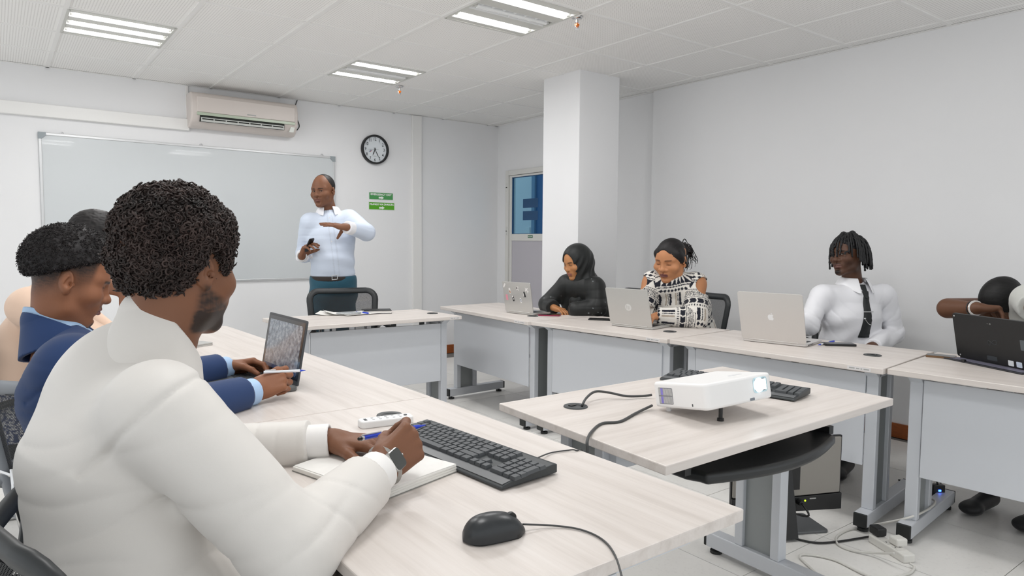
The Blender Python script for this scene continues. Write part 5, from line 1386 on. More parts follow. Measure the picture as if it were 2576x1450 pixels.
def legs_sit(p, pel, fwd, knee_z, col, m=None, foot=(28, 28, 30), spread=.11, thigh=.40, shin=None, h=.011, side=None):
    """trousers and shoes of someone seated"""
    pel = A3(pel); f = nrm((fwd[0], fwd[1], 0)); r = np.cross(f, (0, 0, 1)); d = SDF()
    d.u(etube(pel-np.array((0, 0, .02)), pel+np.array((0, 0, .08)), (.172, .135), (.165, .13), r))
    for s in (-1, 1):
        hip = pel+r*s*.085; kn = pel+f*thigh+r*s*spread; kn[2] = knee_z; an = kn-f*.05; an[2] = .09
        d.u(rcone(hip, kn, .088, .066), .04); d.u(rcone(kn, an, .064, .05), .02)
        toe = an+f*.16; sd = SDF().u(rcone((an[0], an[1], .05), (toe[0], toe[1], .035), .042, .036)).u(ellip(toe+f*.02+np.array((0, 0, .035-toe[2])), (.05, .05, .03)), .02).inter(plane((0, 0, .003), (0, 0, -1)))
        lo, hi = bbox_of([an, toe+f*.08], .08); lo[2] = -.005; p.sdf('shoe', sd, lo, hi, .008, foot, m_satin)
    d.sub(rbox((pel[0]+f[0]*.35, pel[1]+f[1]*.35, .03), (.6, .6, .045), .002))
    lo, hi = bbox_of([pel, pel+f*(thigh+.1)], .24); lo[2] = .06
    p.sdf('trousers', d, lo, hi, h, col, m or m_cloth)
def inner(p, pts, rs, h=.016, skin=(110, 70, 50)):
    """plain hidden part of the body that joins head, arms and trunk"""
    d = SDF()
    for a, r in zip(pts, rs): d.u(chain(a, r), .03)
    al = [q for a in pts for q in a]; lo, hi = bbox_of(al, .16); p.skin(d, lo, hi, h, skin)
def collar(p, name, c, axis, fwd, r, h, m, color, gap=25, leaf=.035, lean=.25, point=.02, th=.0022, stand=.022, par=None, ry=None, back=0.0):
    """folded shirt collar around a neck: stand plus turned-down leaf with points at the front opening"""
    c, ax = A3(c), nrm(axis); f = nrm(fwd); f = nrm(f-ax*(f@ax)); s = np.cross(f, ax); n = 40; ry = ry or r; V_ = []; F_ = []
    a = np.radians(np.linspace(gap, 360-gap, n))
    rows = []
    for (rr, z, pt) in ((0, 0, 0), (.0, stand, 0), (.004, stand+.004, 0), (leaf*lean+.003, stand-leaf*.45, .4), (leaf*lean*1.5+.004, stand-leaf, 1.0)):
        w = np.abs(np.cos(a/2))**6*pt*point*3.2                     # more at the front edges
        fr_ = np.exp(-(np.minimum(a, 2*np.pi-a)-np.radians(gap))**2/.30)*pt*point
        R1 = r+rr; R2 = ry+rr
        P = c+np.outer(np.cos(a)*(R2+fr_*.9), f)+np.outer(np.sin(a)*R1, s)+np.outer(z-fr_*1.1+back*(1-np.cos(a))/2, ax); rows.append(P)
    P = np.stack(rows); m_, n_ = P.shape[:2]
    du = np.gradient(P, axis=1); dv = np.gradient(P, axis=0); N = np.cross(du, dv); N /= np.linalg.norm(N, axis=2, keepdims=True)+1e-9
    Pa, Pb = P+N*th/2, P-N*th/2; V_ = np.concatenate([Pa.reshape(-1, 3), Pb.reshape(-1, 3)]); K = m_*n_
    q = np.array([(i*n_+j, i*n_+j+1, (i+1)*n_+j+1, (i+1)*n_+j) for i in range(m_-1) for j in range(n_-1)])
    ring = [i*n_ for i in range(m_)], [i*n_+n_-1 for i in range(m_)], list(range(n_)), [(m_-1)*n_+j for j in range(n_)]
    e = [(b[i], b[i+1], b[i+1]+K, b[i]+K) for b in ring for i in range(len(b)-1)]
    F_ = np.concatenate([q, q[:, ::-1]+K, np.array(e)])
    me = np_mesh(name, [(V_, F_, np.tile(lin3(color), (len(V_), 1)), 0)], [m])
    o = obj(name, me, None, par or p.t)
    bm = bmesh.new(); bm.from_mesh(me); bmesh.ops.recalc_face_normals(bm, faces=bm.faces); bm.to_mesh(me); bm.free()
    sm = o.modifiers.new('smooth', 'SUBSURF'); sm.levels = 1; sm.render_levels = 1
    return o
def helix_cloud(roots, normals, rad, tube, turns, length, rs, nseg=12, nside=4):
    """many small curls at once; arrays of roots and outward normals"""
    n = len(roots); t = np.linspace(0, 1, nseg); a = rs.normal(size=(n, 3)); N = normals
    X = np.cross(N, a); X /= np.linalg.norm(X, axis=1, keepdims=True); Y = np.cross(N, X)
    ph = rs.uniform(0, 6.28, n); rr = rad*rs.uniform(.7, 1.3, n); L = length*rs.uniform(.6, 1.3, n); dirn = rs.choice([-1, 1], n)
    lean = rs.normal(size=(n, 2))*.35
    ang = ph[:, None]+dirn[:, None]*t[None]*turns*6.283
    P = roots[:, None]+N[:, None]*(t[None, :, None]*L[:, None, None])+X[:, None]*((np.cos(ang)*rr[:, None])+lean[:, :1]*t*L[:, None])[..., None]+Y[:, None]*((np.sin(ang)*rr[:, None])+lean[:, 1:]*t*L[:, None])[..., None]
    T = np.gradient(P, axis=1); T /= np.linalg.norm(T, axis=2, keepdims=True); U = np.cross(T, N[:, None]+.01); U /= np.linalg.norm(U, axis=2, keepdims=True)+1e-9; W_ = np.cross(T, U)
    b = np.arange(nside)*6.283/nside; tap = tube*np.sqrt(np.clip(1-(2*t-1)**6, .05, 1))
    Q = P[:, :, None]+U[:, :, None]*(np.cos(b)[None, None, :, None]*tap[None, :, None, None])+W_[:, :, None]*(np.sin(b)[None, None, :, None]*tap[None, :, None, None])
    V_ = Q.reshape(-1, 3)
    i, j = np.meshgrid(np.arange(nseg-1), np.arange(nside), indexing='ij'); i, j = i.ravel(), j.ravel(); j2 = (j+1) % nside
    q = np.stack([i*nside+j, i*nside+j2, (i+1)*nside+j2, (i+1)*nside+j], 1)
    F_ = (q[None]+(np.arange(n)*nseg*nside)[:, None, None]).reshape(-1, 4)
    return V_.astype(F32), F_
def scalp(fr, n, rs, mask, W=1.0, grow=0.0):
    """points on the skull where hair grows: (world points, normals, local)"""
    d = rs.normal(size=(n*3, 3)); d /= np.linalg.norm(d, axis=1, keepdims=True)
    r = np.array((.0755*W+grow, .097+grow, .088+grow)); q = d*r+np.array((0, -.014, .034)); nn = d/r; nn /= np.linalg.norm(nn, axis=1, keepdims=True)
    k = mask(q); q, nn = q[k][:n], nn[k][:n]
    return (fr.o+(q*fr.sc)@fr.ax).astype(F32), (nn@fr.ax).astype(F32), q
def tube_np(pts, r, n=6):
    m = MB().tube([V(p) for p in pts], r, n); return m
def hair_color(base, var=.35, scale=150):
    b = lin3(base)
    return lambda P: np.clip(b*(1+var*snoise(P, scale, 4)[:, None]), 0, 1)
def mid_of(a, b): return (A3(a)+A3(b))/2

def sdf_collar(p, name, N, axis, fwd, r_in, r_top, r_bot, up_h, dn_h, color, m, gap=.03, tilt=.3, par=None, h=.0036, btilt=0.0, th=.0085):
    """collar hugging the neck: flaring shell, cut obliquely above, open at the front"""
    N, a = A3(N), nrm(axis); f = nrm(fwd); f = nrm(f-a*(f@a)); s = np.cross(f, a)
    c = SDF().u(rcone(N-a*dn_h*1.4, N+a*up_h*1.3, r_bot, r_top)); c.inter(plane(N+a*up_h, a+f*tilt), .002); c.inter(plane(N-a*dn_h, -a+f*btilt), .002)
    c.sub(rcone(N-a*dn_h*1.4, N+a*up_h*1.3, r_bot-th*1.5, r_top-th), .001)
    c.sub(ellip(N+f*.10+a*up_h*.8, (gap, .085, up_h+dn_h*.75), np.stack([s, f, a])), .004)
    lo, hi = bbox_of([N], max(r_bot, .08)+.05); return p.sdf(name, c, lo, hi, h, color, m, par)
# ------------------------------------------------------------------ the standing lecturer
CRn, CUn, CFn = A3(CR), A3(CU), A3(CF)             # image right, up and away, for posing
Zn = np.array((0, 0, 1), F32)
def lecturer():
    base = PD(838, 690, 5.40); p = Person('standing man in light blue shirt and teal trousers gesturing beside the whiteboard', (base.x, base.y, 0))
    skin, lip = (122, 80, 56), (118, 72, 60)
    fr = head_frame(PD(813, 480, 5.33), (-.80, -.60), 5, 2, 1.02)
    neck = A3(PD(826, 534, 5.40))
    hd = head_sdf(fr, neck, .060, W=1.02, jaw=1.12, nose=1.45, lips=1.15, eye=.0038, cheek=.92)
    hd.inter(plane(neck, neck-A3(PD(818, 480, 5.37))), .0)
    lo, hi = bbox_of([fr.o], .16); lo[2] -= .04
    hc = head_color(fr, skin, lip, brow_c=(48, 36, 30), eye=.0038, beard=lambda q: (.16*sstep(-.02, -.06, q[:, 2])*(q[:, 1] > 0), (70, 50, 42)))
    p.skin(hd, lo, hi, .0032, hc)
    shR, shL = A3(PD(779, 560, 5.33)), A3(PD(880, 551, 5.42)); chest = A3(PD(833, 602, 5.38)); pel = A3(PD(838, 684, 5.40))
    elR, wrR = A3(PD(766, 640, 5.46)), A3(PD(760, 645, 5.22)); elL, wrL = A3(PD(922, 585, 5.30)), A3(PD(872, 572, 5.08))
    # hands
    d = SDF(); dl = nrm(-CRn*1.0+CUn*.16-CFn*.05); d.u(rcone(lerp3(elL, wrL, .5), wrL, .033, .026))
    hand_sdf(d, wrL, dl, -CUn*.95+CFn*.22, [(2, 4, 2), (2, 4, 2), (3, 5, 3), (5, 6, 4)], (30, 62, 0, 0), right=False, sc=1.06, spread=3)
    lo, hi = bbox_of([wrL, wrL+dl*.2, lerp3(elL, wrL, .5)], .09); p.skin(d, lo, hi, .0035, skin)
    d = SDF(); dr = nrm(CUn*.75+CRn*.45-CFn*.35); d.u(rcone(lerp3(elR, wrR, .5), wrR, .034, .027))
    tips = hand_sdf(d, wrR, dr, CRn*.75-CUn*.45-CFn*.25, [(35, 30, 15), (42, 34, 18), (48, 36, 18), (52, 36, 18)], (40, 30, 10, 10), right=True, sc=1.06)
    lo, hi = bbox_of([wrR, wrR+dr*.16, lerp3(elR, wrR, .5)], .10); p.skin(d, lo, hi, .0035, skin)
    inner(p, [[pel, chest, neck], [shL, elL, wrL], [shR, elR, wrR]], [[.10, .12, .05], [.04, .034, .026], [.04, .034, .026]], skin=skin)
    b = p.finish(); eyes(fr, b, look=(-.15, .0))
    # hair at the sides and back
    h = SDF().u(ellip(fr.w((0, -.018, .036)), (.080, .100, .091), fr.ax))
    h.sub(ellip(fr.w((.0, .078, .066)), (.058, .085, .078), fr.ax), .012)
    h.sub(plane(fr.w((0, -.0, -.022)), fr.z), .006); h.sub(SDF().u(plane(fr.w((0, .030, 0)), -fr.y)), .01)
    for s in (-1, 1): h.sub(ellip(fr.w((s*.085, -.006, -.012)), (.025, .026, .034), fr.ax), .004)
    h.disp = lambda P: .0007*snoise(P, 500, 5)
    lo, hi = bbox_of([fr.o], .15); p.sdf('hair', h, lo, hi, .0035, hair_color((30, 27, 26), .3), m_hair)
    # shirt
    d = SDF(); side, fw, up = torso(d, pel, chest, neck, shR, shL, .98, 1.02, .010, belly=.03)
    sleeve(d, shR, elR, wrR, (.062, .052, .036)); sleeve(d, shL, elL, wrL, (.062, .052, .036))
    d.sub(rcone(neck-up*.02, fr.w((0, -.02, -.08)), .058, .056), .004)
    cut_end(d, wrL+nrm(wrL-elL)*.0, wrL-elL); cut_end(d, wrR, wrR-elR)
    zb = pel[2]-.035; d.inter(plane((pel[0], pel[1], zb), (0, 0, -1)), .006)
    def disp(P):
        o = .0028*snoise(P, 16, 5, 1)
        o += folds(P, elL, elL-shL, .05, .005, .10, 2)+folds(P, elR, CUn, .05, .005, .10, 3)+folds(P, shL-Zn*.09, shL-elL+Zn*.3, .06, .005, .12, 4)+folds(P, shR-Zn*.10, Zn, .06, .004, .12, 5)
        q = P-pel; o += .0035*np.cos(P[:, 2]*70+3*snoise(P, 9, 3, 6))*np.exp(-((P[:, 2]-zb-.10)/.10)**2)
        return o
    d.disp = disp
    blue, white = lin3((206, 216, 232)), lin3((234, 234, 238))
    def col(P):
        c = np.tile(blue, (len(P), 1)); 
        for w, e in ((wrL, elL), (wrR, elR)):
            a = (P-w)@nrm(e-w); c = lerpc(c, white, (1.0*(a < .055)*(np.linalg.norm(P-w, axis=1) < .08)))
        q = P-neck; lat = np.abs(q@side); c = lerpc(c, blue*.90, ((np.abs(lat-.018) < .005)*((q@fw) > .02)).astype(F32)); return c
    lo, hi = bbox_of([pel, neck, shR, shL, elR, elL, wrR, wrL], .19); lo[2] = zb-.02
    sh = p.sdf('shirt', d, lo, hi, .0062, col, m_satin)
    collar(p, 'collar', neck+up*.012+fw*.006, up, fw, .071, .04, m_satin, (238, 238, 242), gap=24, leaf=.042, point=.034, lean=.42, par=sh)
    # buttons down the placket
    ff = lambda P: d(P.astype(F32))
    for k in range(7):
        z = neck[2]-.06-.062*k; q0 = np.array((neck[0], neck[1], z))+fw*.25; q1 = np.array((lerp3(pel, neck, (z-pel[2])/(neck[2]-pel[2]))))*np.array((1, 1, 0))+np.array((0, 0, z))
        t = q1[None]+fw[None]*np.linspace(.25, .02, 60)[:, None]; s_ = ff(t); i = np.argmax(s_ < 0); c = V(t[i])
        obj('button', MB().cyl(c, c+V(fw)*.002, .0055, n=10), mat('button_white', (225, 226, 230), .3), sh)
    # belt and trousers, standing
    tr = SDF(); tr.u(etube((pel[0], pel[1], zb-.03), (pel[0], pel[1], zb+.03), (.172, .135), (.166, .135), side))
    tr.u(etube((pel[0], pel[1], zb-.14), (pel[0], pel[1], zb-.03), (.178, .128), (.172, .132), side), .03)
    for s in (-1, 1):
        hp = np.array((pel[0], pel[1], zb-.13))+side*s*.085; kn = np.array((pel[0], pel[1], .50))+side*s*.095; an = np.array((pel[0], pel[1], .07))+side*s*.10
        tr.u(rcone(hp, kn, .094, .074), .03); tr.u(rcone(kn, an, .074, .06), .02)
        toe = an+fw*.15; sd = SDF().u(rcone((an[0], an[1], .05), (toe[0], toe[1], .035), .042, .036)).u(ellip((toe[0], toe[1], .035), (.05, .05, .03)), .02).inter(plane((0, 0, .003), (0, 0, -1)))
        l2, h2 = bbox_of([an, toe], .09); l2[2] = -.005; p.sdf('shoe', sd, l2, h2, .009, (28, 26, 26), m_satin)
    tr.inter(plane((pel[0], pel[1], zb+.004), (0, 0, 1)), .004)
    tr.disp = lambda P: .0035*snoise(P, 13, 5, 4)+.004*np.cos(P[:, 2]*60+2*snoise(P, 12, 3))*np.exp(-((P[:, 2]-zb+.2)/.12)**2)
    lo, hi = bbox_of([pel], .30); lo[2] = .05; hi[2] = zb+.06
    p.sdf('trousers', tr, lo, hi, .010, (44, 86, 104))
    bl = SDF().u(etube((pel[0], pel[1], zb-.016), (pel[0], pel[1], zb-.0155), (.1755, .1405), (.1755, .1405), side))
    bl.inter(plane((0, 0, zb+.002), (0, 0, 1))).inter(plane((0, 0, zb-.034), (0, 0, -1)))
    lo, hi = bbox_of([pel], .30); lo[2] = zb-.05; hi[2] = zb+.03; be = p.sdf('belt', bl, lo, hi, .006, (40, 31, 28), m_satin)
    c = V(np.array((pel[0], pel[1], zb-.016))+fw*.139-side*.006); X, Y = V(side), V((0, 0, 1))
    for x0, x1, y0, y1 in ((-.022, .022, .014, .018), (-.022, .022, -.018, -.014), (-.022, -.018, -.018, .018), (.018, .022, -.018, .018)):
        obj('buckle', MB().prism([(x0, y0), (x1, y0), (x1, y1), (x0, y1)], c, X, Y, .005, V(fw)), m_alu, be)
    # watch on his right wrist
    w0 = wrR+nrm(wrR-elR)*.012; obj('watch', MB().tube([V(w0)+(V(CRn)*math.cos(a)+V(CUn)*math.sin(a))*.034 for a in np.linspace(0, 6.28, 20)[:-1]], .006, 6, closed=True), m_alu, p.t)
    # phone in his right hand
    ph = wrR+dr*.115+nrm(CRn*.75-CUn*.45-CFn*.25)*.012; X, Y = V(nrm(dr)), V(nrm(np.cross(dr, CFn)));
    t = thing('smartphone', 'black phone held in the right hand of the standing man', 'phone', V(ph))
    Z_ = V(nrm(np.cross(dr, np.cross(dr, CFn)*-1)))
    obj('case', MB().prism(rrect(.12, .055, .01, 4), V(ph), X, Y.cross(X).cross(X)*-1 if False else V(nrm(np.cross(nrm(CRn*.75-CUn*.45-CFn*.25), dr))), .009), m_phone, t, bevel=.002)
lecturer()
# ------------------------------------------------------------------ man with the white shirt and tie
def man_tie():
    pel = A3(PD(2132, 900, 4.10)); pel[2] = .56
    p = Person('man with twisted locks in white shirt and black tie sitting behind the aluminium laptop', (pel[0], pel[1], 0))
    skin, lip = (88, 58, 42), (104, 70, 62)
    fr = head_frame(PD(2132, 640, 4.02), (-.975, .22), 0, 7, 1.0)
    neck = A3(PD(2145, 716, 4.06)); jaw = .88
    def beard(q):
        m = np.exp(-((q[:, 0]/.020)**4))*np.exp(-(((q[:, 2]+.104)/.014)**4))*(q[:, 1] > .045)
        m = np.maximum(m, .7*np.exp(-(((q[:, 2]+.0565)/.0035)**2))*(np.abs(q[:, 0]) < .024)*(q[:, 1] > .08))
        m = np.maximum(m, .35*sstep(.03, .05, np.abs(q[:, 0]))*sstep(-.03, -.06, q[:, 2])); return m, (22, 16, 13)
    hd = head_sdf(fr, neck, .052, W=.97, jaw=jaw, nose=1.25, lips=1.15, eye=.0046, cheek=.85, chin=.002)
    lo, hi = bbox_of([fr.o], .155); lo[2] -= .03
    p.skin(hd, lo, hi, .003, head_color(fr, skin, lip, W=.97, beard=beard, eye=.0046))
    shR, shL = A3(PD(2064, 744, 4.00)), A3(PD(2226, 744, 4.08)); chest = A3(PD(2140, 795, 4.05))
    elR, wrR = A3(PD(2034, 818, 3.96)), A3(LM['base']+LM['ud']*.20-LM['e']*.05+UP*.05); elL, wrL = A3(PD(2250, 842, 4.10)), A3(PD(2196, 872, 3.86))
    inner(p, [[pel, chest, neck], [shL, elL, wrL], [shR, elR, wrR]], [[.10, .12, .048], [.04, .034, .026], [.04, .034, .026]], skin=skin)
    for wr, el, rt in ((wrR, elR, True), (wrL, elL, False)):
        d = SDF(); dv = nrm(wr-el); d.u(rcone(lerp3(el, wr, .6), wr, .031, .025)); hand_sdf(d, wr, dv, -Zn, [(30, 35, 20)]*4, (35, 25, 15, 15), right=rt)
        lo, hi = bbox_of([wr, wr+dv*.18], .08); p.skin(d, lo, hi, .005, skin)
    b = p.finish(); eyes(fr, b, W=.97, look=(-.5, .05))
    # shirt
    d = SDF(); side, fw, up = torso(d, pel, chest, neck, shR, shL, 1.0, .92, .010)
    sleeve(d, shR, elR, wrR, (.048, .042, .034)); sleeve(d, shL, elL, wrL, (.050, .044, .034))
    d.sub(rcone(neck-up*.03, fr.w((0, -.02, -.08)), .052, .050), .004); cut_end(d, wrR, wrR-elR); cut_end(d, wrL, wrL-elL)
    def disp(P):
        o = .0045*snoise(P, 11, 5, 2)+.0015*snoise(P, 34, 4, 3)
        o += folds(P, elL, elL-shL, .055, .008, .11, 2)+folds(P, elR, elR-shR, .055, .006, .10, 3)+folds(P, shL-Zn*.12, side+Zn*.7, .07, .006, .13, 4)+folds(P, shR-Zn*.12, -side+Zn*.7, .07, .006, .13, 5)
        q = P-chest; o += .0045*np.cos(q@(side*.5+Zn*.85)*60+2.5*snoise(P, 7, 3, 6))*np.exp(-((q@Zn+.13)/.10)**2)
        return o
    d.disp = disp
    lo, hi = bbox_of([pel, neck, shR, shL, elR, elL, wrR, wrL], .18); lo[2] = pel[2]-.05
    sh = p.sdf('shirt', d, lo, hi, .006, (236, 236, 240), m_satin)
    fc = nrm(fw*.9-side*.0)
    collar(p, 'collar', neck+up*.018+fw*.008, up, fw, .066, .04, m_satin, (240, 240, 243), gap=20, leaf=.046, point=.040, lean=.45, par=sh)
    # tie laid on the shirt front
    dt_ = SDF(); torso(dt_, pel, chest, neck, shR, shL, 1.0, .92, .012)
    def surf(z, lat):
        q1 = lerp3(pel, neck, (z-pel[2])/(neck[2]-pel[2])); q1 = np.array((q1[0], q1[1], z))+side*lat
        t = q1[None]+fw[None]*np.linspace(.26, -.02, 80)[:, None]; s_ = dt_(t.astype(F32)); i = int(np.argmax(s_ < 0)); return V(t[i]) if s_[i] < 0 else V(q1+fw*.05)
    zs = np.linspace(neck[2]-.030, .735, 22); rows = []
    for i, z in enumerate(zs):
        s_ = i/21; w = .015+.020*s_ if i > 2 else (.021, .019, .015)[i]; lat = .012*s_
        rows.append([surf(z, lat-w)+V(fw)*.006, surf(z, lat)+V(fw)*.0095, surf(z, lat+w)+V(fw)*.006])
    tm = MB(); vs = [q for r in rows for q in r]+[q-V(fw)*.006 for r in rows for q in r]; n = len(rows)*3; fs = []
    for i in range(len(rows)-1):
        for j in (0, 1): a = i*3+j; fs += [(a, a+1, a+4, a+3), (n+a, n+a+3, n+a+4, n+a+1)]
        for a, b2 in ((i*3, i*3+3), (i*3+2, i*3+5)): fs.append((a, b2, n+b2, n+a))
    k = (len(rows)-1)*3; fs += [(k, k+1, n+k+1, n+k), (k+1, k+2, n+k+2, n+k+1)]
    tie = obj('tie', tm.add(vs, fs), mat('black_tie', (26, 30, 32), .6, bump=.2, bscale=900), p.t, smooth=True)
    kn = V(neck-up*.012)+V(fw)*.075
    q0, q1, q2 = V(neck)+V(fw)*.082+V(up)*.006, rows[1][1]+V(fw)*.008, rows[3][1]+V(fw)*.004
    obj('tie_knot', MB().hexa([q0-V(side)*.020+V(fw)*.004, q0+V(side)*.020+V(fw)*.004, q0+V(side)*.018-V(fw)*.012, q0-V(side)*.018-V(fw)*.012],
        [q2-V(side)*.011+V(fw)*.006, q2+V(side)*.011+V(fw)*.006, q2+V(side)*.011-V(fw)*.010, q2-V(side)*.011-V(fw)*.010]), MATS['black_tie'], tie, bevel=.004)
    c = rows[9][1]; obj('tie_clip', MB().box(c+V(fw)*.005, (.06, .004, .005), (V(side), V(fw), V(up))), m_alu, tie)
    c1, c2 = rows[12][2]+V(fw)*.004+V(side)*.0, rows[15][0]+V(fw)*.004
    obj('tie_chain', MB().tube(smooth_curve([c1, (c1+c2)/2-V(up)*.012+V(fw)*.005, c2]), .0016, 5), m_alu, tie)
    obj('tie_pin', MB().lathe([(.001, -.005), (.005, -.003), (.0055, 0), (.004, .003), (.001, .005)], c1+V(fw)*.003, 10), m_alu, tie)
    # twisted locks
    rs = np.random.RandomState(3); W_, N_, q = scalp(fr, 190, rs, lambda q: (q[:, 2] > .045) | ((q[:, 1] < -.02) & (q[:, 2] > -.01)), grow=.002)
    cap = SDF().u(ellip(fr.w((0, -.016, .038)), (.080, .101, .090), fr.ax)); cap.sub(plane(fr.w((0, 0, -.01)), fr.z), .01); cap.sub(ellip(fr.w((0, .105, -.02)), (.085, .06, .105), fr.ax), .006)
    cap.disp = lambda P: .003*snoise(P, 160, 5)
    for s in (-1, 1): cap.sub(ellip(fr.w((s*.085, .0, -.012)), (.03, .032, .036), fr.ax), .004)
    lo, hi = bbox_of([fr.o], .15); hr = p.sdf('hair', cap, lo, hi, .004, hair_color((20, 20, 22), .3), m_hair)
    m_lock = mat('black_locks', (20, 20, 22), .6, bump=.5, bscale=260)
    for i in range(len(q)):
        ql = q[i]; front = ql[1] > .03
        if front and (rs.rand() < .62 or ql[0] > .03): continue
        L = .135 if not front else .07+.025*rs.rand(); L *= rs.uniform(.85, 1.1)
        if ql[2] < .02: L *= .75
        pts = []; pos = np.array(ql)*1.0; dv = np.array((ql[0]*4, (ql[1]+.014)*4+(.5 if front else 0), .15)); dv /= np.linalg.norm(dv)
        st = L/12
        for k in range(13):
            pts.append(fr.w(pos)); g = np.array((0, 0, -1.0)); dv = dv*.62+g*.42; dv /= np.linalg.norm(dv); npos = pos+dv*st
            e = (npos-np.array((0, -.014, .022)))/np.array((.088, .110, .100)); r = np.linalg.norm(e)
            if r < 1: npos = np.array((0, -.014, .022))+e/r*np.array((.088, .110, .100))
            if front and npos[2] < .01: npos[1] = max(npos[1], .098)
            pos = npos
        rad = [.0048*(1+.16*math.sin(k*2.4+i)) for k in range(13)]; rad[-1] = .003
        obj('lock', MB().tube(smooth_curve([V(x) for x in pts], 2), [rad[min(12, k//2)]*(1+.12*(k % 2)) for k in range(25)], 6), m_lock, hr, smooth=True)
    legs_sit(p, (pel[0], pel[1], .52), -np.array((.97, .2, 0)), .50, (40, 42, 48))
man_tie()

# ------------------------------------------------------------------ woman in the patterned blouse
def blouse_pattern(u, v):
    """u around, v along (metres); returns 1 where navy, .5 where sand"""
    per = .30; w = np.mod(v, per); o = np.zeros(len(u), F32); tri = lambda x, p: np.abs(np.mod(x, p)/p-.5)*2
    b = (w < .006); o[b] = 1
    b = (w > .012) & (w < .055); o[b & (tri(u, .045) > (w-.012)/.043)] = 1                        # triangles
    b = (w > .060) & (w < .064); o[b] = 1
    b = (w > .070) & (w < .105); k = np.abs(tri(u, .05)-.5)*2; hh = np.abs((w-.0875)/.0175); o[b & (np.mod(k+hh, .5) < .24)] = 1   # diamonds
    b = (w > .110) & (w < .114); o[b] = 1
    b = (w > .120) & (w < .150); zz = np.mod(u+.5*np.abs(w-.135), .042); o[b] = 1; o[b & (zz < .008)] = 0                         # arrows
    b = (w > .158) & (w < .170); o[b & (np.mod(u, .014) < .006)] = 1
    b = (w > .182) & (w < .262); m = np.mod(u, .085); o[b & (m < .018)] = 1; o[b & (m > .040) & (m < .052)] = .5; o[b & (m > .026) & (m < .031)] = 1   # upright stripes
    b = (w > .270) & (w < .292); o[b & (tri(u, .03) > np.abs(w-.281)/.011)] = 1
    return o
